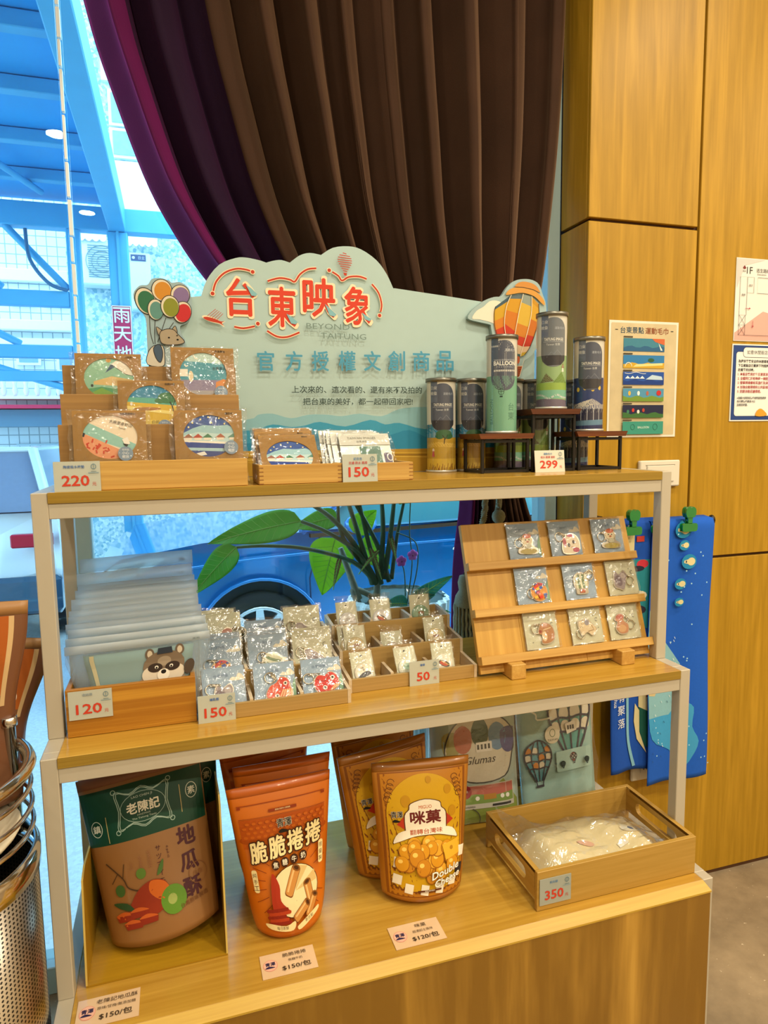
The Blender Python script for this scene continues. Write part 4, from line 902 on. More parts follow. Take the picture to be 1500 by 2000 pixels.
# ---------------------------------------------------------------- coaster packs
KRAFT = plain('#9a7236', .6, name='kraft_card', vary=.08, scale=70., coat=.15)
def coaster_art(kind, rx, rz, cz):
    a = Art(); a.clip = ell(0, cz, rx, rz, 40); B = lambda pts, c: a.poly([(x*rx, cz+y*rz) for x, y in pts], c)
    Lt = lambda pts, w, c: a.line([(x*rx, cz+y*rz) for x, y in pts], w*rx, c)
    E_ = lambda x, y, r, q, c: a.ell(x*rx, cz+y*rz, r*rx, q*rz, c, 14)
    def houses(xs, y, s_=.17):
        for x, c in zip(xs, ('#9a6a5a', '#b04a3c', '#3f7a5c', '#a8604a', '#5a8a7a')): B([(x-s_*.8, y), (x+s_*.8, y), (x+s_*.8, y+s_*.7), (x-s_*.8, y+s_*.7)], '#e6ddcc'); B([(x-s_*1.2, y+s_*.6), (x+s_*1.2, y+s_*.6), (x+s_*.1, y+s_*1.7)], c)
    if kind == 'A':
        B([(-1.1,-1.1),(1.1,-1.1),(1.1,1.1),(-1.1,1.1)], '#8fc0a4'); B([(-.6,-.15),(.1,.1),(1.1,-.1),(1.1,-.4),(-.6,-.3)], '#d8b878'); B([(.05,.62),(.3,.85),(.7,.8),(1.1,.3),(1.1,.1),(.6,.2),(.35,.45)], '#e9e2d0'); B([(-.15,.25),(.1,.7),(.25,.55)], '#3a5a72'); Lt([(.1,.65),(.35,.45),(.65,.2),(1,.1)], .02, '#2c3a34')
        B([(-1.1,-.55),(-.3,-.4),(.2,-.5),(.7,-.3),(1.1,-.4),(1.1,-1.1),(-1.1,-1.1)], '#4f9a6c'); B([(-.8,-.75),(-.3,-.45),(.3,-.8)], '#7aa84c'); B([(.0,-.9),(1.1,-.55),(1.1,-1.1)], '#8fd0b0'); E_(-.66,-.35,.05,.07,'#22302c'); E_(0,.85,.1,.1,'#c89a50')
    elif kind == 'B':
        B([(-1.1,-1.1),(1.1,-1.1),(1.1,1.1),(-1.1,1.1)], '#4f9aac'); B([(-1.1,.6),(1.1,.45),(1.1,1.1),(-1.1,1.1)], '#b9d4cc'); B([(-1.1,-.25),(1.1,-.25),(1.1,-.75),(-1.1,-.75)], '#8f86a2'); B([(-1.1,-.72),(1.1,-.72),(1.1,-1.1),(-1.1,-1.1)], '#a8a4a6')
        B([(-1.1,-.1),(-.62,-.1),(-.62,.22),(-1.1,.22)], '#efe8d8'); E_(-.5,-.1,.1,.25,'#e8d8b8'); B([(.45,-.95),(.5,-.35),(.8,-.2),(1.1,-.3),(1.1,-1.1)], '#d88a4c'); Lt([(-.75,.42),(-.68,.34),(-.6,.38)], .05, '#f4efe0'); Lt([(-.4,.9),(-.3,.7),(-.2,.68)], .05, '#f4efe0'); a.text('台東車站', .66*rx, cz+.27*rz, .14*rz, '#24404a')
    elif kind == 'C':
        B([(-1.1,-1.1),(1.1,-1.1),(1.1,1.1),(-1.1,1.1)], '#d8b23e'); B([(-1.1,.3),(1.1,.05),(1.1,1.1),(-1.1,1.1)], '#2f86ac'); B([(-1.1,.42),(0,.38),(1.1,.2),(1.1,.02),(-1.1,.22)], '#5fae9a'); E_(.6,.38,.38,.26,'#3f7a54'); E_(.3,.25,.2,.12,'#3f7a54'); Lt([(.82,-.25),(.78,.0),(.7,.2)], .05, '#2c3426'); Lt([(.78,.0),(.9,.25)], .03, '#2c3426')
        B([(-1.1,.05),(1.1,-.28),(1.1,-.42),(-1.1,-.12)], '#f0dc84'); E_(-.2,-.12,.55,.08,'#a8702a'); B([(-1.1,-.55),(1.1,-.7),(1.1,-1.1),(-1.1,-1.1)], '#e6c85c'); a.text('伯朗大道', .25*rx, cz-.72*rz, .16*rz, '#2a2418', slant=.2); E_(-.78,.1,.05,.07,'#f0e8d8')
    elif kind == 'D':
        B([(-1.1,-1.1),(1.1,-1.1),(1.1,1.1),(-1.1,1.1)], '#ecdcc2'); B([(-1.1,.5),(-.7,.62),(1.1,-.45),(1.1,-.8),(-1.1,.15)], '#93c6bc'); B([(-1.1,.18),(-.8,.12),(.9,-.9),(.6,-1.1),(-1.1,-1.1)], '#e39a72'); B([(-1.1,.28),(-.85,.18),(-.9,.02),(-1.1,.05)], '#2c3038')
        r = random.Random(3)
        for _ in range(16):
            x, y = r.uniform(-.85,.1), r.uniform(-.95,-.2); an = r.uniform(0,3); Lt([(x,y),(x+.14*cos(an),y+.14*sin(an))], .05, '#c8402a')
        Lt([(-.5,-.5),(-.35,-.3)], .09, '#c8402a'); B([(.4,-.1),(.6,.0),(.68,-.3),(.5,-.35)], '#f2ece0'); B([(.42,-.28),(.62,-.32),(.55,-.45)], '#22242a'); a.text('太麻里金針山', .38*rx, cz+.60*rz, .15*rz, '#23241e', rot=-14, slant=.15); a.text('Taimali', .42*rx, cz+.38*rz, .07*rz, '#23241e', rot=-14)
    else:
        B([(-1.1,-1.1),(1.1,-1.1),(1.1,1.1),(-1.1,1.1)], '#3f5c9c'); B([(-1.1,.05),(-.6,.35),(-.2,.5),(.3,.45),(.7,.5),(1.1,.25),(1.1,-.5),(-1.1,-.5)], '#9cc4cc'); B([(-1.1,-.0),(-.4,.18),(.3,.1),(1.1,.12),(1.1,-.5),(-1.1,-.5)], '#bcd8d8'); houses((-.78,-.42,-.06,.42,.9), -.18)
        B([(-1.1,-.18),(1.1,-.3),(1.1,-.42),(-1.1,-.24)], '#ece8da'); B([(-1.1,-.24),(.7,-.38),(.8,-.58),(-1.1,-.5)], '#2f4a94'); B([(-1.1,-.5),(1.1,-.6),(1.1,-.75),(-1.1,-.62)], '#a8ccd4'); B([(-1.1,-.62),(1.1,-.75),(1.1,-1.1),(-1.1,-1.1)], '#34498a')
        for x, y in ((-.6,.6),(-.3,.75),(.1,.6),(.4,.8),(.6,.55),(0,.85),(-.75,.4)): E_(x, y, .035, .04, '#e8d8a0')
        B([(-.5,-.78),(-.2,-.7),(-.1,-.85),(-.35,-.9)], '#e8e6e0')
    a.clip = None; return a
def coaster_pack(kind, w, h, loc, rot, label, group, title='台東', sticker=True, wrap=.007, seed=1, hole=(.385, .345, .50), stk=(.26, .17)):
    t = thing('coaster_pack', label, 'coaster', loc, rot, group)
    rx, rz, cz = hole[0]*w, hole[1]*h, hole[2]*h; n = 48; mb = MB(); inn = ell(0, cz, rx, rz, n); out = []
    for i in range(n):
        a_ = 2*pi*i/n; dx, dz = cos(a_)*rx, sin(a_)*rz; k = min((w/2)/max(abs(dx), 1e-9), ((h-cz) if dz > 0 else cz)/max(abs(dz), 1e-9)); out.append((dx*k, cz+dz*k))
    for sx, zz in ((1, h), (-1, h), (-1, 0), (1, 0)):      # snap nearest ring point to each corner
        i = min(range(n), key=lambda i: (out[i][0]-sx*w/2)**2+(out[i][1]-zz)**2); out[i] = (sx*w/2, zz)
    T_ = .0014
    vs = [(x, y, z_) for y in (-T_, 0) for x, z_ in inn] + [(x, y, z_) for y in (-T_, 0) for x, z_ in out]
    fs = []
    for i in range(n):
        j = (i+1) % n; fs += [(i, 2*n+i, 2*n+j, j), (n+i, n+j, 3*n+j, 3*n+i), (i, j, n+j, n+i), (2*n+i, 3*n+i, 3*n+j, 2*n+j)]
    cd = mb.add(vs, fs).build('card', KRAFT, t)
    a = Art(); a.text(title, w*.36, h*.955, h*.032, '#241c10', 'R', bold=.02); a.build('title', cd, lambda u, v, hh: (u, -T_-hh, v))
    dk = MB(); dk.lathe([(.0001, -.003), (1., -.003), (1., 0), (.0001, 0)], (0, 0, 0), 40)
    dk.v = [(x*(rx+.003), .0002-z_, cz+y*(rz+.003)) for x, y, z_ in dk.v]
    d = dk.build('coaster', plain('#e9e4d8', .5, name='ceramic_white'), t)
    coaster_art(kind, rx+.002, rz+.002, cz).build('artwork', d, lambda u, v, hh: (u, .0002-hh*.8, v), off=.0001, step=.00005)
    MB().box(-w/2+.001, w/2-.001, .0036, .0042, .001, h-.001).build('back_card', KRAFT, t)
    if sticker:
        a = Art(); a.ell(w*stk[0], h*stk[1], w*.105, w*.105, '#7f95ab', 24); a.text('小心', w*stk[0], h*stk[1]+w*.01, w*.045, '#e9eef2', bold=.02); a.text('輕放', w*stk[0], h*stk[1]-w*.045, w*.045, '#e9eef2', bold=.02); a.text('易碎品', w*stk[0], h*stk[1]+w*.058, w*.03, '#e9eef2')
        a.build('sticker', t, lambda u, v, hh: (u, -.0036-hh, v))
    wrapper_mesh(-w/2-wrap, w/2+wrap, -.001, h+.003, -.0046, .0052, seed).build('wrapper', FILM, t)
    return t
# stepped coaster stand
ST = thing('coaster_stand', 'stepped wooden stand holding five coaster packs on the top shelf', 'stand', (.034, .162, 1.2505))
MB().box(0, .300, 0, .009, .0002, .0465, bev=.0008).build('front_board', PINE, ST)
for k, (y, z1) in enumerate(((.044, .106), (.088, .158), (.132, .210))):
    MB().box(.004, .298, y, y+.008, .0002, z1, bev=.0008).build('slat', wood('stand_slat', '#96703f', '#b98f58', '#a88049', 'X', 1., .5, 22., .5, seed=6.), ST)
for k, (y0, y1, z1) in enumerate(((.0092, .0438, .006), (.0522, .0878, .058), (.0962, .1318, .110))): MB().box(.006, .296, y0, y1, .0002, z1).build('step', PALE, ST)
CG = 'coaster packs in the stepped stand'; lean = radians(-5)
for kind, xc, w, h, y, z_, lab, tt, sd, rz in (('A', .1145, .1075, .119, .2665, 1.361, 'kraft coaster pack with green mountain print, back left of the stand', '三仙台', 1, .0), ('B', .2735, .110, .133, .2665, 1.361, 'kraft coaster pack with teal sea and crescent moons, back right of the stand', '多良車站', 2, .02),
        ('C', .184, .108, .122, .2225, 1.309, 'kraft coaster pack with yellow field and tree, middle of the stand', '伯朗大道', 3, 0.), ('D', .118, .112, .122, .1795, 1.257, 'kraft coaster pack with orange flowers, front left of the stand', '太麻里金針山', 4, 0.), ('E', .2745, .112, .122, .1795, 1.257, 'kraft coaster pack with snowy night village, front right of the stand', '鐵花村', 5, 0.)):
    coaster_pack(kind, w, h, (xc, y+.004, z_), (lean, 0, rz), lab, CG, tt, kind != 'A', .008, sd, (.375, .29, .645), {'B': (.27, .40), 'C': (.18, .36), 'D': (.20, .42), 'E': (.32, .48)}.get(kind, (0, .3)))
price_card((.0685, .1590, 1.2506), .068, .0475, '220', (('陶瓷吸水杯墊', .82, '#3c6aa8'),), 'price card reading 220 on the coaster stand', (radians(-2), 0, 0))
# two finger-jointed trays
open_tray('wooden_tray', 'finger-jointed wooden tray holding leaning coaster packs', .353, .4985, .160, .262, 1.2505, .034, group='finger-jointed trays on the top shelf')
open_tray('wooden_tray', 'finger-jointed wooden tray holding silver wrapped pouches', .4995, .632, .160, .262, 1.2505, .033, group='finger-jointed trays on the top shelf')
for k in range(6):
    lab = ('front coaster pack with snowy village print leaning in the small tray', 'second coaster pack leaning in the small tray, village print half hidden')[k] if k < 2 else 'kraft coaster pack %s from the front of the small tray' % ('third', 'fourth', 'fifth', 'sixth')[k-2]
    coaster_pack('E', .104, .104, (.4145-(.0045 if k == 1 else .001*k), .1700+(.0 if k == 0 else .022+.0072*(k-1)), 1.2592), (radians(-44+ (6 if k else 0)+1.5*max(0, k-1)), 0, .01*(k % 2)), lab, 'coaster packs in the small tray', '鐵花村', k == 0, .006, 20+k, (.40, .36, .50))
SILV = plain('#b9b9ac', .35, .25, name='silver_pouch_card', vary=.05)
for k in range(5):
    lab = 'front silver grey pouch with photo window in the second small tray' if k == 0 else 'silver grey pouch %s from the front of the second small tray' % ('second', 'third', 'fourth', 'fifth')[k-1]
    t = thing('gift_pouch', lab, 'pouch', (.549-.006*k+(.006 if k == 0 else 0), .170+.0085*k+(.006 if k else 0), 1.2592), (radians(-38+2*k), 0, .02*((k % 3)-1)), 'silver pouches in the second small tray')
    cd = MB().box(-.048, .048, -.002, 0, 0, .094).build('card', SILV, t); MB().box(-.0485, .0485, -.0034, -.0022, .068, .0945, bev=.0004).build('header', plain('#c6c5b8', .45), t)
    if k == 0:
        a = Art(); a.poly(rrect(-.012, .018, .028, .066, .003), '#5f7f74'); a.poly(rrect(-.016, .02, -.012, .066, .001), '#e6e4d8'); a.poly(rrect(.028, .02, .032, .066, .001), '#e6e4d8'); a.poly(rrect(.032, .0, .046, .05, .004), '#6a6478'); a.line(ell(.043, .04, .005, .008, 12), .002, '#d8d8d0', True); a.build('artwork', cd, lambda u, v, hh: (u, -.002-hh, v))
        a = Art(); a.text('TAIWAN IMAGES', -.005, .084, .005, '#8a8a80'); a.text('台東映象', -.005, .076, .005, '#8a8a80'); a.build('header_text', cd, lambda u, v, hh: (u, -.0035-hh, v))
    wrapper_mesh(-.053, .055, -.001, .098, -.006, .003, 40+k, crump=.0025).build('wrapper', FILM, t)
price_card((.531, .1560, 1.2506), .064, .049, '150', (('紀念包', .84, '#5a86b0'), ('交通 防水 兩用', .69, '#c03a3a')), 'price card reading 150 on the small pouch tray', (radians(-3), 0, 0))
# ---------------------------------------------------------------- towel tubes and iron risers
def riser(x0, x1, y0, y1, h, label):
    t = thing('display_riser', label, 'riser', ((x0+x1)/2, (y0+y1)/2, 1.2506), group='iron display risers'); w, d = (x1-x0)/2, (y1-y0)/2; b = .0032
    MB().prism([(-w-.012, h), (w+.012, h), (w+.007, h-.011), (-w-.007, h-.011)], -d-.01, d+.01).build('top_board', DARK_WOOD, t)
    for sx in (-1, 1):
        for sy in (-1, 1): MB().box(sx*w-b, sx*w+b, sy*d-b, sy*d+b, 0, h-.0112, bev=.0008).build('leg', BLACK_METAL, t)
        for z_ in (b*1.2, h-.016): MB().box(sx*w-b*.9, sx*w+b*.9, -d+b, d-b, z_-b*.9, z_+b*.9).build('cross_bar', BLACK_METAL, t)
    for sy in (-1, 1):
        for z_ in (b*1.2, h-.016): MB().box(-w+b, w-b, sy*d-b*.9, sy*d+b*.9, z_-b*.9, z_+b*.9).build('cross_bar', BLACK_METAL, t)
    return t
riser(.822, .926, .268, .352, .082, 'low iron riser with dark wooden top, left of the high riser')
riser(.938, 1.036, .266, .350, .132, 'tallest iron riser with dark wooden top in the middle')
riser(1.048, 1.152, .264, .348, .084, 'low iron riser with dark wooden top at the right end')
TR, TH = .0325, .200
CAP = plain('#7d7a70', .35, .8, name='tin_lid', vary=.05); CLEAR = film('clear_tube', .06, .03, bstr=0.)
def tube_art(kind):
    a = Art(); c = pi*TR*.97; NV, CRM = '#4c5364', '#d6d2c4'
    a.rect(-c, 0, c, TH, CRM)
    if kind == 'field': a.rect(-c, 0, c, .075, '#b08f30'); a.poly([(-c, .075), (-c, .1)]+[(-c+2*c*k/12, .098+.007*sin(k*1.3)) for k in range(13)]+[(c, .075)], '#2f7fa0'); a.poly([(-c, .06), (-.01, .066), (c, .055), (c, .048), (0, .056), (-c, .05)], '#c8a648'); a.rect(-c, .0, c, .03, '#c9a83c')
    if kind == 'balloon': a.rect(-c, 0, c, .118, '#74ab8e')
    if kind == 'hills': a.rect(-c, 0, c, .112, '#8fae78'); a.poly([(-.03, .055), (-.015, .075), (.003, .058)], '#5a4a34'); a.poly([(.0, .055), (.02, .078), (.034, .058), (c, .05)], '#6a8a3c'); a.rect(-c, .038, c, .055, '#8fae4c'); a.rect(-c, .022, c, .04, '#78b49a'); a.line(spline([(-c, .026), (-.03, .030), (-.01, .022), (.01, .030), (.03, .024), (c, .028)], 5), .004, '#c9ccc8'); a.poly([(-c, .0), (-c, .016), (-.02, .022), (0, .012), (.025, .02), (c, .012), (c, 0)], '#6a6072')
    if kind == 'hills': a.poly([(.021, .078), (.024, .092), (.027, .078)], '#e8e4d8'); a.poly([(.0195, .086), (.024, .096), (.0285, .086)], '#8a5a3a')
    if kind == 'night': a.rect(-c, 0, c, .115, '#24396e'); a.poly([(-c, .055), (-.03, .06), (-.015, .052), (.005, .07), (.03, .058), (c, .062), (c, .04), (-c, .04)], '#c9c4b8'); a.rect(-c, .02, c, .048, '#2a2c44'); a.poly([(-c, .02), (c, .028), (c, .016), (-c, .01)], '#5f86a0'); a.rect(-c, 0, c, .012, '#1f2a58')
    if kind == 'night':
        for i in range(4): a.ell(-.028+i*.017, .09+.003*(i % 2), .004, .005, '#d8b84a', 10); a.rect(-.02+i*.014, .024, -.0188+i*.014, .05, '#c9ccd0')
    # name panel: dark round field, slate strip and lettering shared by the series
    a.poly(rrect(-.028, .088, .030, .190, .027, 7), NV if kind != 'hills' else '#6c7278'); a.rect(-.028, .150, -.011, TH, '#5a6478' if kind != 'balloon' else '#47566a')
    if kind == 'balloon':
        a.text('台東映象', -.019, .178, .004, '#e8e6dc'); a.text('TAIWAN INTERNATIONAL', .004, .150, .0032, '#c9ccd0', w=.05); a.text('BALLOON', .004, .1435, .0085, '#f0eee4', w=.05, bold=.05); a.text('F E S T I V A L', .004, .136, .0028, '#c9ccd0', w=.036); a.text('臺灣國際熱氣球嘉年華', .004, .1285, .004, '#f0eee4', w=.05, bold=.02); a.text('運動毛巾', .016, .170, .006, '#c9ccd0')
        a.line(ell(-.004, .086, .006, .0065, 14), .0009, '#20403a', True); a.line([(-.010, .086), (.002, .086)], .0008, '#20403a'); a.line([(-.004, .0795), (-.004, .0925)], .0008, '#20403a'); a.line([(-.007, .076), (-.001, .076)], .003, '#20403a'); a.text('台東', .019, .055, .016, '#4a7f6c', vert=True, gap=.019); a.text('BALLOON', -.026, .045, .008, '#4a7f6c', rot=90)
    else:
        a.text('台東', -.0195, .181, .0075, '#dcdad0'); a.text('映象', -.0195, .169, .0075, '#dcdad0'); a.text('運動毛巾', .014, .168, .0055, '#a9b0ba'); a.text('TAITUNG IMAGES', .002, .145, .0058, '#eceae0', w=.044, bold=.02); a.line([(-.022, .140), (.026, .140)], .0005, '#c9ccd0'); a.text('Taiwan 台東', .0, .1345, .0052, '#d4d6d4', w=.030); a.line([(-.014, .108), (-.004, .119), (.001, .114), (.009, .123), (.022, .110)], .0007, '#8a909c'); a.poly([(-.027, .112), (.030, .112), (.029, .102), (.018, .092), (-.012, .091), (-.024, .1)], '#2c2c34')
    if kind == 'field':
        a.ell(.004, .083, .019, .009, '#2f5f3c', 16); a.ell(-.006, .078, .01, .006, '#2f5f3c', 12); a.ell(.014, .078, .012, .006, '#2f5f3c', 12); a.line([(.004, .062), (.005, .074), (0, .08)], .002, '#2c2418'); a.line([(.005, .07), (.012, .08)], .0014, '#2c2418')
        a.ell(-.021, .048, .003, .004, '#e0c8b0', 10); a.poly([(-.025, .034), (-.018, .034), (-.019, .046), (-.023, .046)], '#b04a4a'); r = random.Random(2)
        for i in range(26): x = -.034+i*.0028; a.line([(x, .002), (x+r.uniform(-.002, .006), r.uniform(.010, .02))], .0009, '#7a3a1c')
    return a
_tube = {}
def towel_tube(kind, x, y, z_, label, turn=0.):
    face = math.atan2(x-.2177, y+.9973)     # printed front turned to the shop
    if kind in _tube:
        t = dup(_tube[kind], None, (x, y, z_), (0, 0, -face*.8+turn)); tag(t, label); return t
    t = thing('towel_tube', label, 'tube', (x, y, z_), (0, 0, -face*.8+turn), 'clear tubes of rolled sports towels')
    MB().lathe([(TR-.0015, .004), (TR-.0015, TH-.004)], n=40).build('printed_sleeve', plain('#cfcbbc', .6), t)
    tube_art(kind).build('artwork', t, lambda u, v, h: ((TR-.0014+h)*sin(u/TR), -(TR-.0014+h)*cos(u/TR), v), edge=.006, step=.00002, off=.0001)
    MB().lathe([(TR+.0002, .002), (TR+.0002, TH-.002)], n=40).build('clear_wall', CLEAR, t)
    MB().lathe([(.0003, TH-.001), (TR-.003, TH-.001), (TR-.002, TH+.002), (TR+.0015, TH+.002), (TR+.0015, TH-.006), (TR+.0004, TH-.006)], n=40).build('lid', CAP, t)
    MB().lathe([(TR+.0004, .005), (TR+.0015, .005), (TR+.0015, 0), (.0003, 0)], n=40).build('base', plain('#c9c6bc', .35, .5), t)
    _tube[kind] = t; return t
Z0 = 1.2506
towel_tube('field', .777, .380, Z0, 'clear towel tube with savanna tree print, leftmost on the shelf')
towel_tube('field', .850, .383, Z0, 'clear towel tube with savanna tree print, behind the left riser')
towel_tube('balloon', .882, .300, Z0+.0822, 'green towel tube lettered BALLOON on the left riser')
towel_tube('hills', .942, .384, Z0, 'towel tube with green hills print standing behind the left riser', .1)
towel_tube('hills', 1.0, .300, Z0+.1322, 'towel tube with green hills print on the tallest riser')
towel_tube('hills', 1.012, .386, Z0, 'towel tube with green hills print behind the tallest riser', .15)
towel_tube('night', 1.093, .300, Z0+.0842, 'towel tube with navy night village print on the right riser')
towel_tube('night', 1.115, .386, Z0, 'towel tube with navy night village print behind the right riser')
price_card((.968, .245, 1.2506), .068, .046, '299', (('運動毛巾', .84, '#5a86b0'), ('吸水 輕薄 速乾', .69, '#c03a3a')), 'price card reading 299 in front of the tallest riser', (radians(-8), 0, -.06), base='#d6d2c2')
# ---------------------------------------------------------------- second shelf: box of zip pouches
S2 = .8506
open_tray('pouch_box', 'resin-grained pine box packed with frosted zip pouches', .030, .2325, .150, .345, S2, .080, .008, PINE_RED, PINE_RED, finger=False, cat='box')
FROST = film('frosted_zip_plastic', .06, .28, '#f4fafc', haze=.15, hazec='#f4f8fa', bscale=25., bstr=.15)
FROST_HEAVY = film('frosted_zip_seal', .06, .3, '#f0f6f8', haze=.38, hazec='#ffffff', bscale=25., bstr=.1)
NP = 12
def zip_pouch(k, n, label):
    t_ = k/(n-1); r = random.Random(60+k)
    h = (.142+.072*k/9 if k < 10 else (.232, .262)[k-10])+r.uniform(-.003, .003); wb, wt = .180, (.232-.022*t_)+r.uniform(-.004, .002)
    lean = radians(-9-9*t_+r.uniform(-1, 1)); t = thing('zip_pouch', label, 'pouch', ((.1435 if k < 3 else .136)+r.uniform(-.001, .002), .163+.0145*k, S2+.006), (lean, 0, r.uniform(-.025, .025)), 'frosted zip pouches in the pine box')
    bend = r.uniform(.004, .012)*(1-t_*.6)
    def f(u, v, d=0.):
        w = wb+(wt-wb)*min(1, v*1.25)**1.5; return ((u-.5)*w, -.0012-d-bend*sin(pi*u)*v-.02*(1-t_)*max(0, v-.7), v*h+.006*(u-.5))
    MB().grid(lambda u, v: f(u, v), 10, 10, back=lambda u, v: f(u, v, -.0042)).build('sleeve', FROST, t)
    MB().grid(lambda u, v: f(u, .90+.10*v, .0009), 10, 2, back=lambda u, v: f(u, .90+.10*v, -.005)).build('zip_seal', FROST_HEAVY, t)
    if k in (0, 3, 6, NP-2, NP-1):
        ch = .84 if k == 0 else .62 if k < 9 else .76
        MB().grid(lambda u, v: f(.12+.76*u, .03+ch*v, -.0008), 10, 6, back=lambda u, v: f(.12+.76*u, .03+ch*v, -.0028)).build('card', plain(('#7f9a98', '#d8c49c', '#a9b0ac', '#d8c8a4', '#b4a890')[k % 5] if k < 9 else '#9aa8a8', .6), t)
    P = lambda u, v, hh: f((u+.5), v, .0002+hh)
    a = Art()
    if k == 0:      # animal portrait on the front pouch
        E_ = lambda x, z_, rx, rz, c, rot=0: a.ell(x, z_, rx, rz, c, 18, rot)
        a.rect(-.34, .05, -.31, .86, '#b8b08e'); E_(.17, 0.420, .20, .18, '#8f8070'); E_(.07, 0.800, .032, .07, '#6a5a4a'); E_(.28, 0.820, .032, .07, '#6a5a4a'); E_(.07, 0.800, .018, .045, '#c9bca6'); E_(.28, 0.820, .018, .045, '#c9bca6')
        E_(.175, 0.640, .155, .19, '#7a6854'); E_(.085, 0.550, .075, .10, '#d4c8b4'); E_(.265, 0.550, .075, .10, '#d4c8b4'); E_(.175, 0.700, .05, .06, '#9a8a74'); E_(.11, 0.630, .055, .055, '#33261e'); E_(.24, 0.630, .055, .055, '#33261e'); E_(.12, 0.635, .014, .02, '#e8e0d0'); E_(.23, 0.635, .014, .02, '#e8e0d0'); E_(.12, 0.630, .008, .013, '#0e0c0a'); E_(.23, 0.630, .008, .013, '#0e0c0a')
        E_(.175, 0.540, .048, .07, '#e6dece'); E_(.175, 0.575, .020, .026, '#1a1410'); a.poly([(.12, .79), (.23, .795), (.225, .87), (.13, .865)], '#2c3440'); E_(.37, 0.600, .04, .09, '#4a3c30')
    else: a.ell(0, .84, .018, .016, '#5a6064', 12)
    a.text(('黑熊', '山羌', '石虎', '飛鼠', '雲豹', '獼猴')[k % 6], .40, .93, .026, '#56605f')
    a.build('artwork', t, P, edge=.06)
for k in range(NP): zip_pouch(k, NP, 'front frosted zip pouch with a raccoon-like animal portrait' if k == 0 else 'rearmost and tallest frosted zip pouch in the pine box' if k == NP-1 else 'frosted zip pouch %s from the front of the packed pine box' % ('second', 'third', 'fourth', 'fifth', 'sixth', 'seventh', 'eighth', 'ninth', 'tenth', 'eleventh')[k-1])
price_card((.0675, .1475, .8806), .066, .0475, '120', (('收納袋', .86, '#8a97a0'),), 'price card reading 120 on the pine pouch box', (0, 0, 0))
# ---------------------------------------------------------------- stepped compartment trays
def step_tray(name, label, x0, x1, y0, fronts, depth, floor, t, cols, group):
    tr = thing(name, label, 'tray', (x0, y0, S2), group=group); W = x1-x0; n = len(fronts)
    side = [(0, .0002)]
    for i in range(n): side += [(i*depth, fronts[i]), ((i+1)*depth, fronts[i]+.006)]
    side += [(n*depth, .0002)]
    for x in (0, W-t):
        MB().prism(side, x, x+t, lambda u, v, h: (h, u, v)).build('side', PALE_DAYLIT, tr)
    for i in range(n):
        MB().box(t+.0002, W-t-.0002, i*depth, i*depth+t, .0002, fronts[i], bev=.0005).build('front_board', PALE, tr)
        MB().box(t+.0002, W-t-.0002, i*depth+t+.0002, (i+1)*depth-.0002, .0002, floor[i]).build('row_floor', PALE, tr)
        for c in range(1, cols):
            x = W*c/cols; MB().box(x-t/2, x+t/2, i*depth+t+.0002, (i+1)*depth-.0002, floor[i]+.0001, fronts[i]+.003).build('divider', PALE_DAYLIT, tr)
    MB().box(t+.0002, W-t-.0002, n*depth-.0001, n*depth+t, .0002, fronts[-1]+.006).build('back_board', PALE, tr)
    return tr
PALE_DAYLIT = wood('daylit_plywood', '#c2ac8a', '#dac7a8', None, 'Y', 1., .6, 26., .3, seed=8.)  # tray plywood whitened: daylight on the sides and dividers is painted into the colour
SG = 'stepped compartment trays'
step_tray('keychain_tray', 'stepped three row compartment tray full of bagged keychains', .2365, .502, .1415, (.026, .055, .084), .0785, (.005, .030, .058), .006, 3, SG)
step_tray('badge_tray', 'stepped three row compartment tray of small bagged badges', .509, .772, .1845, (.026, .060, .093), .0695, (.005, .036, .069), .006, 3, SG)
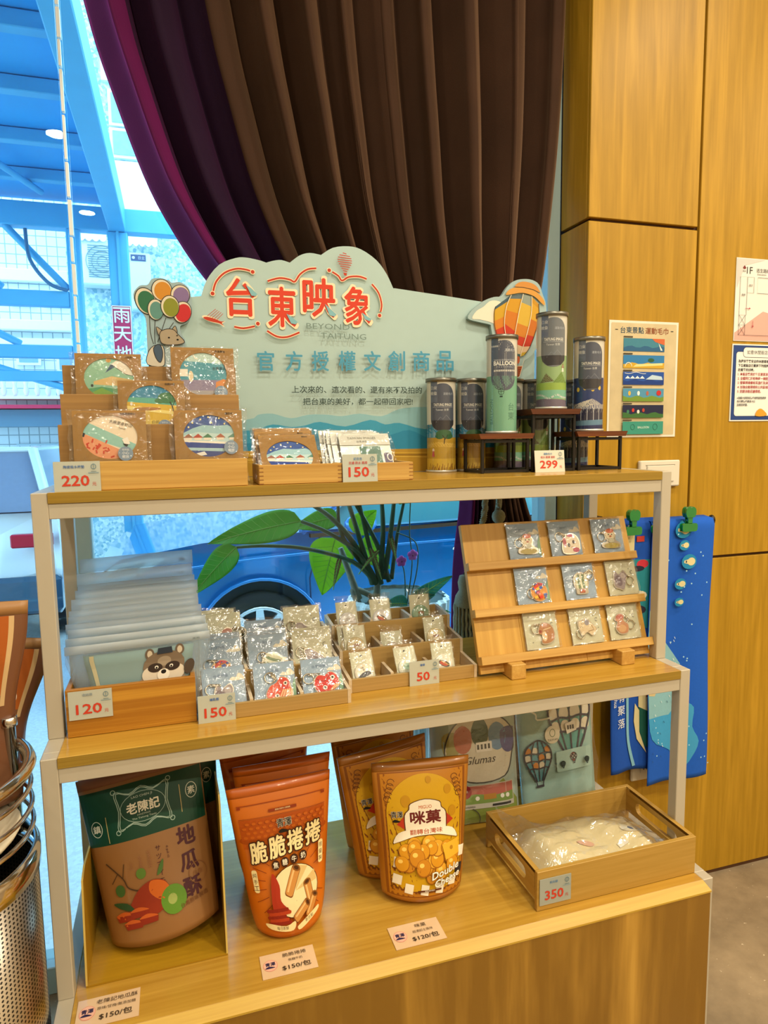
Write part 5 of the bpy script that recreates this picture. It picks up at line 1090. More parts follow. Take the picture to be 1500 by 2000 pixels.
# ---------------------------------------------------------------- keychain packs
RING = plain('#b8ab92', .2, 1., name='key_ring_nickel', vary=.05)
BLUE_CARD, CREAM_CARD = '#8ba0b4', '#bdbb9e'
def charm(kind):
    """outline (m) and painter of the acrylic charm, centred on 0,0"""
    a = Art(); E_ = lambda x, y, rx, ry, c, rot=0: a.ell(x, y, rx, ry, c, 16, rot)
    if kind == 'hearts':
        O = spline([(-.026, .002), (-.018, .016), (-.004, .016), (.006, .022), (.018, .016), (.022, .0), (.014, -.012), (-.002, -.018), (-.02, -.016)], 4, True)
        a.poly([(x*.92, y*.92) for x, y in O], '#c8342c'); a.line(spline([(-.02, .010), (-.006, .004), (.006, .016)], 4), .0012, '#8a1c18'); E_(.010, .010, .004, .004, '#f0e0d0'); E_(.010, .010, .0022, .0022, '#1a1010'); E_(-.006, -.008, .004, .004, '#f0e0d0'); E_(-.006, -.008, .0022, .0022, '#1a1010')
        for i in range(4): a.line([(.004+i*.004, -.014+i*.002), (.014+i*.003, -.004+i*.001)], .003, '#e0a878')
    elif kind == 'octo':
        O = spline([(-.024, -.010), (-.016, .006), (-.004, .012), (.004, .022), (.018, .018), (.022, .002), (.024, -.014), (.004, -.020), (-.016, -.020)], 4, True)
        a.poly([(x*.92, y*.92) for x, y in O], '#cf4a26'); E_(.010, .008, .010, .010, '#c03424'); E_(.012, .009, .0036, .0036, '#efe0cc'); E_(.012, .009, .002, .002, '#181010'); E_(-.004, -.012, .0036, .0036, '#efe0cc'); E_(-.004, -.012, .002, .002, '#181010')
        for i in range(5): a.line([(.0+i*.005, -.018), (.008+i*.0035, -.002)], .0028, '#e4b080')
    elif kind == 'ball':
        O = ell(0, 0, .020, .020, 28); r = random.Random(4)
        a.poly(ell(0, 0, .0185, .0185, 28), '#d08a34'); a.clip = ell(0, 0, .0185, .0185, 28)
        for i in range(26): x, y = r.uniform(-.016, .016), r.uniform(-.016, .016); a.poly([(x, y), (x+.008, y+.002), (x+.006, y+.007), (x-.001, y+.005)], r.choice(('#c83a24', '#d8a83a', '#3f5a9c', '#d86a2c', '#b83048')))
        a.clip = None
    elif kind == 'balloon':
        O = spline([(-.012, -.022), (.012, -.022), (.014, -.012), (.018, .0), (.015, .016), (0, .024), (-.015, .016), (-.018, .0), (-.014, -.012)], 4, True)
        for i, c in enumerate(('#c9c8a8', '#6a7f5a', '#d8d6b8', '#6a7f5a', '#c9c8a8')): E_((i-2)*.0052, .004, .0034, .016, c)
        a.rect(-.006, -.020, .006, -.013, '#a8583a')
    elif kind == 'boy' or kind == 'seal':
        O = spline([(-.02, -.018), (-.022, -.008), (-.010, -.004), (-.014, .010), (0, .022), (.014, .012), (.012, -.002), (.022, -.010), (.018, -.020)], 4, True)
        E_(0, .010, .012, .0115, '#d8c8a4'); E_(0, .018, .010, .005, '#c05a34'); E_(0, -.014, .019, .006, '#a8964c'); E_(-.004, .010, .0012, .0016, '#181410'); E_(.004, .010, .0012, .0016, '#181410'); E_(0, .006, .003, .0018, '#a8583a'); E_(0, -.003, .008, .005, '#b8b49c')
    elif kind == 'doll':
        O = spline([(-.020, -.020), (-.021, .0), (-.010, .018), (.006, .022), (.020, .010), (.020, -.012), (.006, -.022)], 4, True)
        a.poly([(x*.9, y*.9) for x, y in O], '#e0d0b4'); E_(-.015, .004, .004, .010, '#a83a4c'); E_(.010, -.014, .008, .005, '#b03a58'); E_(0, .017, .008, .003, '#b03a58'); E_(.006, .003, .003, .0042, '#3a2418'); E_(-.006, -.003, .003, .0042, '#3a2418'); E_(.001, -.008, .002, .001, '#b05040')
    elif kind == 'koala':
        O = spline([(-.012, .020), (-.004, .012), (.010, .020), (.016, .010), (.012, -.004), (.004, -.022), (-.006, -.020), (-.018, -.014), (-.018, .004)], 4, True)
        a.poly([(x*.9, y*.9) for x, y in O], '#8c7f80'); E_(-.006, -.002, .008, .012, '#6a5a60', 20); E_(.006, .008, .006, .006, '#a89c98')
    elif kind == 'bear':
        O = spline([(-.014, .014), (-.004, .022), (.012, .018), (.020, .004), (.018, -.014), (.004, -.022), (-.012, -.020), (-.008, -.004), (-.018, .0)], 4, True)
        a.poly([(x*.9, y*.9) for x, y in O], '#a8744c'); E_(-.004, -.006, .006, .010, '#d0b48c'); E_(-.012, .004, .003, .003, '#8a3a2c'); a.line([(-.006, .006), (.012, .010)], .0016, '#d8bc90')
    elif kind == 'boat':
        O = spline([(-.022, .012), (-.010, .016), (.0, .020), (.012, .008), (.022, -.006), (.010, -.018), (-.002, -.010), (-.016, -.016)], 4, True)
        a.poly([(x*.9, y*.9) for x, y in O], '#c9b490'); E_(0, .010, .006, .006, '#8a8488'); a.line([(.0, -.008), (.014, -.006), (.010, .004)], .0014, '#8a6a44')
    else:   # 'bun'
        O = spline([(-.016, .014), (-.006, .022), (.006, .018), (.004, .006), (.014, -.004), (.010, -.020), (-.008, -.022), (-.018, -.010), (-.012, .004), (-.018, .008)], 4, True)
        a.poly([(x*.9, y*.9) for x, y in O], '#b07a58'); E_(-.005, .014, .009, .005, '#a85a48'); E_(-.003, -.010, .010, .008, '#c09468')
    return O, a
_kc = {}
KG = 'bagged keychains'
def keychain_pack(kind, card, loc, rot, label, parent_rot=None, cx=0., cz=.030, ring=(-.022, .012), w=.078, h=.084, title='台東映象', seed=1, group=KG, crot=0.):
    t = thing('keychain_pack', label, 'keychain', loc, rot, group)
    cd = MB().box(-w/2+.002, w/2-.002, -.0012, 0, .001, h-.003).build('card', plain(card, .55, name='keychain_card_' + card.strip('#'), vary=.03), t)
    a = Art()
    if card == BLUE_CARD:
        a.poly(spline([(w*.14, h*.66), (w*.20, h*.73), (w*.28, h*.72), (w*.34, h*.80), (w*.42, h*.76), (w*.46, h*.66)], 3, True), '#d9d2bc'); a.text(title, -w*.05, h*.78, h*.075, '#6f86a0')
        if seed % 3 == 0: a.poly([(w*.47, .004), (w*.36, .01), (w*.40, h*.45), (w*.47, h*.6)], '#7fa488')
    else:
        for x, z_ in ((-.32, .86), (.25, .72), (.36, .40), (-.28, .2)): a.ell(w*x, h*z_, .0014, .0014, '#8a8a78', 8)
        a.line(ell(w*.33, h*.62, .003, .0034, 10, 40, 300), .0014, '#7a7a6c')
    a.build('card_print', cd, lambda u, v, hh: (u, -.0012-hh, v))
    O, art = charm(kind); k = 1.02; cr, sr = cos(crot), sin(crot); R2 = lambda x, y: (cx+(x*cr-y*sr)*k, cz+(x*sr+y*cr)*k)
    ch = MB().prism([R2(*p_) for p_ in O], -.0048, -.0018).build('charm', plain('#b9ae9a', .2, .35, name='acrylic_edge', coat=1.), t)
    art.v = [(*R2(x, y), l) for x, y, l in art.v]; art.build('charm_print', ch, lambda u, v, hh: (u, -.0048-hh, v), rough=.25)
    rx, rz = R2(0, 0)[0]+ring[0], R2(0, 0)[1]+ring[1]
    MB().tube([(rx+.0098*cos(2*pi*q/20), -.0042, rz+.0098*sin(2*pi*q/20)) for q in range(20)], .0011, 6, closed=True).build('ring', RING, t)
    cn_ = MB(); n = 6; ex, ez = R2(ring[0]*.3, .018)
    for q in range(n):
        px_, pz = rx+(ex-rx)*(q+.5)/n, rz+.008+(ez-rz-.008)*(q+.5)/n; cn_.tube([(px_+.0026*cos(2*pi*e/8), -.0042-(.0008 if q % 2 else 0), pz+.0020*sin(2*pi*e/8)) for e in range(8)], .0007, 4, closed=True)
    o = cn_.build('chain', RING, t); o['kind'] = 'stuff'
    wrapper_mesh(-w/2-.001, w/2+.001, 0, h, -.0066, .0012, seed*7+3, 9, 9, .0022).build('wrapper', FILM, t)
    return t
# keychains in the stepped tray (front, middle and rear row)
ang = radians(-33)
for kind, card, x, y, z_, rt, lab, sd, ex in (
    ('koala', BLUE_CARD, .2815, .1535, .8568, ang, 'bagged keychain on blue card behind the 150 price card, front row left', 11, {}), ('octo', BLUE_CARD, .3695, .1535, .8568, ang*1.15, 'bagged orange-red octopus keychain, front row centre of the tray', 12, dict(cx=.006, ring=(-.014, .022))), ('hearts', BLUE_CARD, .4570, .1535, .8568, ang*1.25, 'bagged red heart keychain, front row right of the tray', 15, dict(cx=.008, ring=(-.034, .012))),
    ('ball', BLUE_CARD, .2815, .2325, .8828, ang*.8, 'bagged orange ball keychain on blue card, middle row left', 13, dict(cz=.022)), ('balloon', BLUE_CARD, .3695, .2325, .8828, ang*.72, 'bagged striped balloon keychain on blue card, middle row centre', 14, dict(cz=.026, crot=1.2, cx=.01)), ('koala', CREAM_CARD, .4530, .2325, .8828, ang*.8, 'bagged animal keychain on cream card, middle row right', 16, dict(cz=.028, crot=1.3)),
    ('bun', CREAM_CARD, .2900, .311, .9108, ang*.65, 'bagged keychain on cream card with ring showing, rear row left', 17, dict(cx=.014, ring=(.022, .01))), ('boat', BLUE_CARD, .3700, .311, .8900, ang*.65, 'bagged keychain sunk low in the rear row centre', 18, {}), ('koala', CREAM_CARD, .4480, .311, .9108, ang*.55, 'bagged keychain on cream card standing high, rear row right', 19, dict(crot=1.2))):
    keychain_pack(kind, card, (x, y, z_), (rt, 0, (sd % 3-1)*.03), lab, seed=sd, **ex)
for i, (x, y, z_, rt) in enumerate(((.2815, .2420, .8828, ang*.7), (.2815, .2500, .8828, ang*.62), (.3695, .2425, .8828, ang*.62), (.3695, .2500, .8828, ang*.55), (.4560, .2420, .8828, ang*.66), (.2780, .3210, .9108, ang*.5))):
    t = thing('keychain_pack', ('spare bagged card stacked behind the orange ball keychain', 'second spare card behind the orange ball keychain', 'spare bagged card stacked behind the striped balloon keychain', 'second spare card behind the striped balloon keychain', 'spare cream bagged card behind the middle row animal keychain', 'spare bagged card at the rear left corner of the tray')[i], 'keychain', (x, y, z_), (rt, 0, .01), KG)
    MB().box(-.037, .037, -.0012, 0, .001, .083+.003*(i % 2)).build('card', plain(CREAM_CARD if i > 3 else BLUE_CARD, .55), t); wrapper_mesh(-.040, .040, 0, .087+.003*(i % 2), -.004, .0012, 90+i, 9, 9, .002).build('wrapper', FILM, t)
price_card((.2655, .1372, .8506), .062, .0475, '150', (('鑰匙圈', .84, '#3c6ab0'),), 'price card reading 150 on the keychain tray', (radians(-2), 0, 0))
# ---------------------------------------------------------------- badges
def badge_pack(x, y, z_, rt, rz, bc, motif, label, seed, hw=.0225):
    t = thing('badge_pack', label, 'badge', (x, y, z_), (rt, 0, rz), 'bagged badges in the stepped tray')
    cd = MB().box(-hw, hw, -.001, 0, .001, .066).build('card', plain(CREAM_CARD, .55), t)
    a = Art(); a.poly(ell(0, .057, .0026, .0026, 12, 20, 200), '#3a3a36'); a.ell(-.012, .052, .001, .001, '#7a7a6c', 8); a.build('card_print', cd, lambda u, v, hh: (u, -.001-hh, v))
    b = MB(); b.lathe([(.0002, .0040), (.012, .0036), (.0175, .0024), (.0195, .0006), (.0195, 0)], (0, 0, 0), 28); b.v = [(px, -.0012-pz, .024+py) for px, py, pz in b.v]
    d = b.build('badge', plain(bc, .15, name='badge_gloss_' + bc.strip('#'), coat=1., vary=.02), t)
    a = Art(); E_ = lambda u, v, p_, q, c, r_=0: a.ell(u, .024+v, p_, q, c, 14, r_)
    if motif == 'whale': a.poly([(u, .024+v) for u, v in spline([(-.015, -.010), (-.004, .000), (.008, .003), (.014, -.002), (.006, -.006), (-.006, -.009)], 4, True)], '#2c3038'); a.text('W', 0, .030, .003, '#555555'); a.text('台東', -.003, .034, .003, '#555555')
    elif motif == 'fish': E_(0, 0, .012, .006, '#4a4a40', -25); E_(-.001, .0, .009, .004, '#b84a30', -25); a.line([(-.006, .030), (.010, .020)], .0014, '#c8a858')
    elif motif == 'deer': E_(.001, .003, .007, .003, '#8a5a34'); a.line([(-.004, .026), (-.005, .018)], .0014, '#8a5a34'); a.line([(.006, .026), (.006, .018)], .0014, '#8a5a34')
    elif motif == 'green': E_(.003, .003, .012, .007, '#9ab49c'); E_(.004, .003, .006, .003, '#7a9480')
    else: E_(0, .002, .008, .006, '#a8a29c'); a.line([(-.008, .024), (.008, .030)], .001, '#777777')
    a.build('badge_print', d, lambda u, v, hh: (u, -.0050-hh, v), rough=.2, off=.0001)
    wrapper_mesh(-hw-.002, hw+.002, 0, .079, -.0062, .0012, seed, 7, 9, .002).build('wrapper', FILM, t)
fa = radians(-24)
for i, (x, y, z_, rt, rz, bc, mo, lab) in enumerate((
    (.545, .1965, .8566, fa*1.2, .06, '#d8cfb8', 'whale', 'bagged badge with dark whale, front row left'), (.634, .1965, .8566, fa*1.2, .08, '#d4d4c0', 'green', 'bagged pale green badge behind the 50 price card, front row centre'), (.7085, .1965, .8566, fa, -.05, '#dcd4c0', 'fish', 'bagged white badge with red watermelon-like fish, front row right'),
    (.5475, .2665, .8876, fa, .02, '#c9b88c', 'deer', 'bagged tan badge with brown animal, middle row left'), (.6275, .2705, .8676, fa*1.1, -.02, '#c9bcae', 'plain', 'bagged badge sunk deep in the middle row centre'), (.7185, .2665, .8896, fa*.9, -.02, '#d0c090', 'deer', 'bagged golden badge with brown animal, middle row right'),
    (.549, .336, .9206, fa*.9, .05, '#d6d4d2', 'plain', 'bagged white badge, rear row left'), (.6225, .336, .9206, fa*.9, .0, '#d8d6d2', 'fish', 'bagged white badge with red fish, rear row centre'), (.7105, .336, .9226, fa*.7, -.03, '#7fa488', 'deer', 'bagged green rimmed badge standing highest, rear row right'), (.537, .2745, .8876, fa, .03, '#c9b88c', 'plain', 'spare bagged badge behind the tan badge, middle row left'))):
    badge_pack(x, y, z_, rt, rz, bc, mo, lab, 120+i)
price_card((.659, .1805, .8506), .061, .0475, '50', (('徽章', .84, '#3c6ab0'),), 'price card reading 50 on the badge tray', (radians(-2), 0, 0))
# ---------------------------------------------------------------- slanted keychain board
SBD = thing('slanted_board', 'slanted pine display board with three ledges and two block feet', 'display board', (.776, .175, .858), (-radians(19.21), 0, 0))
for x0, x1 in ((0, .1), (.1003, .245), (.2453, .3990)): MB().box(x0, x1, 0, .012, 0, .304, bev=.0006).build('plank', PINE_Z, SBD)
for z_ in (.205, .1105, .0175): MB().box(-.003, .3994, -.020, -.0001, z_, z_+.0165, bev=.0008).build('ledge', PINE, SBD)
for x in (.068, .322):
    rr = radians(19.21); M_ = Matrix.Rotation(rr, 4, 'X') @ Matrix.Translation((0, 0, 0))
    MB().box(x-.016, x+.016, -.030, .13, -.0072, .0225, bev=.0012, M=M_).build('foot', PINE_Y, SBD)
bM = Matrix.Translation((.776, .175, .858)) @ Matrix.Rotation(-radians(19.21), 4, 'X')
for kind, card, x, s_, lab, sd, ex in (
    ('boy', BLUE_CARD, .137, .2220, 'keychain of red capped figure with arms out, top ledge left', 21, dict(cx=.006, ring=(-.02, .004))), ('doll', BLUE_CARD, .2365, .2220, 'keychain of round pink doll face, top ledge centre', 22, dict(cx=.010, cz=.026, ring=(-.026, .016))), ('seal', BLUE_CARD, .343, .2220, 'keychain of red capped figure with large ring, top ledge right', 23, dict(cx=.004, ring=(-.022, .006))),
    ('ball', BLUE_CARD, .140, .1275, 'keychain of colourful patchwork ball, middle ledge left', 24, dict(cx=.012, cz=.024, ring=(-.018, -.002))), ('balloon', BLUE_CARD, .253, .1275, 'keychain of green striped balloon, middle ledge centre', 25, dict(cx=.002, cz=.034, ring=(.022, .016))), ('koala', CREAM_CARD, .360, .1275, 'keychain of grey hugging animal on cream card, middle ledge right', 26, dict(cx=-.006, cz=.034, ring=(.022, -.004))),
    ('bear', CREAM_CARD, .1445, .0345, 'keychain of brown crouching animal on cream card, bottom ledge left', 27, dict(cx=.008, cz=.032, ring=(-.022, .01))), ('boat', CREAM_CARD, .2515, .0345, 'keychain of pale flying animal on cream card, bottom ledge centre', 28, dict(cz=.034, ring=(-.018, -.012))), ('bun', CREAM_CARD, .3440, .0345, 'keychain of brown mushroom-like animal on cream card, bottom ledge right', 29, dict(cx=-.006, cz=.034, ring=(.020, -.004)))):
    p_ = bM @ Vector((x, -.0045, s_)); keychain_pack(kind, card, p_, (-radians(19.21), 0, 0), lab, seed=sd, h=.079, w=.079, **ex)
# ---------------------------------------------------------------- third shelf: stand-up snack bags
S3 = .4507
def bag_surface(wt, wb, h, D, waist=.0, lump=.0, seed=0):
    """front and back skins of a doypack: flat sealed top, gusseted rounded foot"""
    r = random.Random(seed); ph = [r.uniform(0, 6) for _ in range(6)]
    def width(v): return wb+(wt-wb)*(min(1, max(0, v))**.8) - waist*sin(pi*min(1, v*1.1))**2*.5
    def prof(u, v):
        e = max(0., 1-abs(2*u-1)**2.4); d = D*.5*(1-v**1.6)**.75*e**.7
        d += lump*e*(sin(3*v*pi+ph[0])*.35+sin(2.2*pi*u+ph[1]+4*v)*.35+.5)*(1-v)**.5*min(1, v*4)
        return d
    def front(u, v, hh=0.):
        foot = -.012*sin(pi*u)*max(0, 1-v*5); return ((u-.5)*width(v), -prof(u, v)-.0012-hh, max(0, v*h)+foot*0+ .012*(1-sin(pi*u))*max(0, 1-v*6)*.8)
    def back(u, v):
        x, y, z_ = front(u, v); return (x, prof(u, v)*.85+.0012, z_)
    return front, back, width
def snack_bag(name, label, art_fn, loc, rot, dims, mats, group, seal=True, edge=.012):
    t = thing(name, label, 'snack bag', loc, rot, group); wt, wb, h, D, waist, lump, seed = dims
    f, b, wd = bag_surface(wt, wb, h, D, waist, lump, seed)
    MB().grid(f, 22, 26, back=b).build('pouch', mats[0], t)
    P = lambda u, v, hh: f(u/wt+.5, v/h, hh)          # print coordinates: metres on a wt x h sheet
    if seal: MB().grid(lambda u, v: f(u, .935+.065*v, .0006), 16, 2, back=lambda u, v: (lambda p: (p[0], p[1]+.0005, p[2]))(b(u, .935+.065*v))).build('top_seal', mats[1], t)
    a = art_fn(wt, h)
    a.build('artwork', t, P, edge=edge, rough=.38, step=.00005, off=.0002)
    return t
FOIL = lambda c, r=.36: plain(c, r, .0, name='matt_foil_' + c.strip('#'), vary=.05, scale=14., coat=.35)
def logo(a, x, y, s_, dark='#1c1410', light='#f0e2c8'):
    a.text('青澤', x, y, s_, light, bold=.10); a.text('青澤', x, y, s_, dark, bold=.04)
    a.poly(spline([(x-s_*.9, y-s_*1.15), (x-s_*.5, y-s_*.75), (x, y-s_*.85), (x+s_*.5, y-s_*1.05), (x+s_*.2, y-s_*1.2)], 3, True), dark)
def roll(a, x, y, L, w, rot, c='#c98a44'):
    cr, sr = cos(radians(rot)), sin(radians(rot)); T_ = lambda u, v: (x+u*cr-v*sr, y+u*sr+v*cr)
    P = [T_(-L/2, -w/2), T_(L/2, -w/2), T_(L/2, w/2), T_(-L/2, w/2)]
    a.poly([T_(u, v) for u, v in rrect(-L/2-.002, -w/2-.001, L/2+.002, w/2+.001, w*.3)], '#7a4416'); a.poly([T_(u, v) for u, v in rrect(-L/2, -w/2, L/2, w/2, w*.3)], c); a.poly([T_(-L*.4, w*.1), T_(L*.35, w*.1), T_(L*.35, w*.32), T_(-L*.4, w*.32)], '#e2b878')
    ex, ey = T_(L/2-w*.1, 0); a.ell(ex, ey, w*.32, w*.5, '#8a5420', 14, rot); a.ell(ex, ey, w*.18, w*.32, '#4c2a10', 12, rot)
def art_roll(w, h):
    a = Art(); OR, DK, CR = '#cc620e', '#8e3410', '#efdca0'
    a.poly([(-w*.44, h*.60), (w*.44, h*.60), (w*.44, h*.79), (-w*.44, h*.79)], '#c05a0e')
    for i in range(7): a.ell(-w*.40+i*w*.133, h*.655, w*.068, h*.022, '#a84a0c', 14)
    a.rect(-w*.44, h*.66, w*.44, h*.79, '#b04e0c')
    for j in range(4):
        for i in range(13): a.ell(-w*.40+i*w*.066+(j % 2)*w*.033, h*(.675+.03*j), w*.022, h*.010, '#c05e12', 8)
    a.line([(-w*.44, h*.885), (w*.44, h*.885)], .0012, DK); a.line([(-w*.44, h*.80), (w*.44, h*.80)], .0008, DK); a.rect(-w*.14, h*.822, w*.14, h*.84, DK); a.text('嚴選台灣食材 口感香脆', 0, h*.831, h*.010, CR)
    for x in (-.42, .42): a.rect(w*x-.003, h*.865, w*x+.003, h*.885-.001, DK)
    for i in range(22):
        an = radians(20+i*15); a.line([(w*.02+w*.30*cos(an), h*.36+h*.20*sin(an)), (w*.02+w*.45*cos(an), h*.36+h*.30*sin(an))], .0011, '#7a2c0e')
    logo(a, 0, h*.745, h*.052)
    for i, ch in enumerate('脆脆捲捲'):
        x, y = -w*.30+i*w*.20, h*(.585+.018*i)
        for k, (c_, b_) in enumerate((('#3a1c0c', .16), (CR, .05))): a.text(ch, x, y, h*.135, c_, bold=b_, w=w*.17, rot=6, slant=.12)
    for i, ch in enumerate('焦糖牛奶'): a.ell(-w*.14+i*w*.105, h*(.487+.008*i), w*.045, w*.045, '#3a1c0c', 16); a.text(ch, -w*.14+i*w*.105, h*(.487+.008*i), w*.055, '#f4ead0', bold=.02)
    a.ell(w*.06, h*.30, w*.29, h*.17, '#3a1c0c', 30); a.ell(w*.06, h*.30, w*.283, h*.166, '#ecd9a4', 30); a.poly([(w*.06, h*.30), (w*.06, h*.465), (w*.22, h*.435)], '#d8b878'); a.poly([(w*.06, h*.30), (w*.33, h*.33), (w*.30, h*.40)], '#d8b878')
    roll(a, w*.03, h*.365, h*.19, h*.068, 62); roll(a, w*.23, h*.27, h*.15, h*.06, 105); roll(a, w*.26, h*.18, h*.15, h*.058, 60); roll(a, w*.12, h*.165, h*.16, h*.06, 35)
    a.poly(spline([(-w*.20, h*.44), (-w*.13, h*.36), (-w*.13, h*.26), (-w*.03, h*.18), (-w*.20, h*.18), (-w*.24, h*.25)], 4, True), '#a8321a'); 
    for i in range(5): a.poly(rrect(-w*.32+.004*(i % 2), h*(.105+.022*i), -w*.02-.006*(i % 3), h*(.128+.022*i), .003), ('#8a2412', '#b03c1a')[i % 2])
    a.poly(spline([(-w*.36, h*.115), (-w*.30, h*.075), (-w*.05, h*.055), (w*.02, h*.075), (w*.02, h*.115), (-w*.10, h*.095), (-w*.28, h*.115)], 3, True), CR); a.text('每日新鮮', -w*.15, h*.083, h*.026, '#4a2410', rot=-3)
    a.poly(spline([(w*.05, h*.07), (w*.10, h*.05), (w*.34, h*.115), (w*.36, h*.155), (w*.30, h*.145), (w*.10, h*.09)], 3, True), CR); a.text('新台點', w*.22, h*.104, h*.026, '#4a2410', rot=14)
    for x, y, s_ in ((-.385, .40, '純手工'), (.385, .50, '限量製')): a.poly(rrect(w*x-w*.028, h*y-h*.075, w*x+w*.028, h*y+h*.075, .004), CR); a.text(s_, w*x, h*y+h*.04, h*.030, '#4a2410', vert=True, gap=h*.042)
    return a
def art_cheese(w, h):
    a = Art(); a.rect(-w*.455, h*.03, w*.455, h*.93, '#8a4f14'); a.poly([(-w*.43, h*.04)]+[(w*.43, h*.04), (w*.43, h*.92), (-w*.43, h*.92)], '#b9781c')
    P = [(-w*.41, h*.10)]+[(-w*.41, h*.62)]+ell(0, h*.62, w*.41, h*.285, 24, 0, 180)[::-1]+[(w*.41, h*.10), (w*.2, h*.06), (-w*.2, h*.06)]
    a.poly(P, '#7a4412'); a.poly([(x*.975, h*.02+y*.978) for x, y in P], '#cf9f16')
    for sx in (-1, 1):
        for i in range(5): an = radians(60-i*14); a.line(ell(sx*w*(.33+.012*i), h*(.86-.03*i), w*.035, h*.022, 10, 0, 300), .0013, '#6a3a10')
        for i in range(3): a.line(ell(sx*w*.38, h*(.10+.04*i), w*.025, h*.02, 10, 0, 280), .0013, '#6a3a10')
    for x, y, r_ in ((-.2, .72, .05), (.25, .78, .04), (.3, .62, .045), (-.28, .55, .04), (.05, .86, .03)): a.ell(w*x, h*y, w*r_, w*r_*1.1, '#bf8a14', 14)
    for x0, y0 in ((-.40, .14), (-.28, .07), (-.10, .055), (.08, .055), (.24, .09), (.33, .16), (.36, .28), (-.38, .26)):
        a.poly([(w*x0, h*y0), (w*(x0+.09), h*(y0-.012)), (w*(x0+.11), h*(y0+.06)), (w*(x0+.02), h*(y0+.075))], ('#efe6d0', '#2c2a2c')[int(abs(x0*100)) % 2])
    L_ = spline([(-w*.22, h*.50), (-w*.22, h*.62), (-w*.17, h*.66), (-w*.15, h*.70), (0, h*.725), (w*.15, h*.70), (w*.17, h*.66), (w*.22, h*.62), (w*.22, h*.50)], 3)
    a.poly([(-w*.31, h*.56), (-w*.22, h*.62), (-w*.22, h*.52)], '#b8341c'); a.poly([(w*.31, h*.56), (w*.22, h*.62), (w*.22, h*.52)], '#b8341c')
    a.poly([(x*1.05, h*.6+(y-h*.6)*1.04) for x, y in L_], '#5a2c10'); a.poly(L_, '#efe4cc'); a.text('MIGUO', 0, h*.672, h*.024, '#c8642c', bold=.04); a.text('咪菓', 0, h*.60, h*.088, '#6a1e1a', bold=.07, w=w*.33)
    rb = spline([(-w*.36, h*.43), (-w*.30, h*.50), (-w*.15, h*.525), (0, h*.53), (w*.15, h*.525), (w*.30, h*.50), (w*.36, h*.43), (w*.30, h*.44), (w*.15, h*.47), (0, h*.475), (-w*.15, h*.47), (-w*.30, h*.44)], 3, True)
    a.poly([(x*1.02, y-.001) for x, y in rb], '#5a2c10'); a.poly(rb, '#efe4cc'); a.text('翻轉台灣味', 0, h*.501, h*.036, '#b04a20', bold=.03, w=w*.36)
    logo(a, -w*.30, h*.63, h*.045)
    r = random.Random(9)
    for i in range(34):
        an = r.uniform(0, 2*pi); q = sqrt(r.random()); x, y = w*.30*q*cos(an), h*.30+h*.13*q*sin(an); s_ = w*r.uniform(.055, .085)
        a.ell(x, y, s_*1.06, s_, '#9a5a10', 16); a.ell(x, y+s_*.05, s_*.97, s_*.92, r.choice(('#d08f1c', '#c4801a', '#dca02c')), 16); a.ell(x-s_*.25, y+s_*.35, s_*.35, s_*.25, '#ecc460', 10)
    a.poly([(w*.16, h*.40), (w*.36, h*.43), (w*.37, h*.32), (w*.20, h*.29)], '#e0ac30'); a.ell(w*.27, h*.37, w*.02, w*.02, '#b07a18', 10)
    a.text('Double', w*.20, h*.215, h*.05, '#5a2c10', bold=.14, slant=.3, rot=12, w=w*.34); a.text('Double', w*.20, h*.215, h*.05, '#f2eee0', bold=.06, slant=.3, rot=12, w=w*.34)
    a.text('Cheese', w*.22, h*.155, h*.05, '#5a2c10', bold=.14, slant=.3, rot=12, w=w*.32); a.text('Cheese', w*.22, h*.155, h*.05, '#f2eee0', bold=.06, slant=.3, rot=12, w=w*.32)
    a.rect(-w*.14, h*.086, w*.14, h*.10, '#5a2c10'); a.text('嚴選台灣食材製作', 0, h*.093, h*.011, '#efe4cc')
    return a
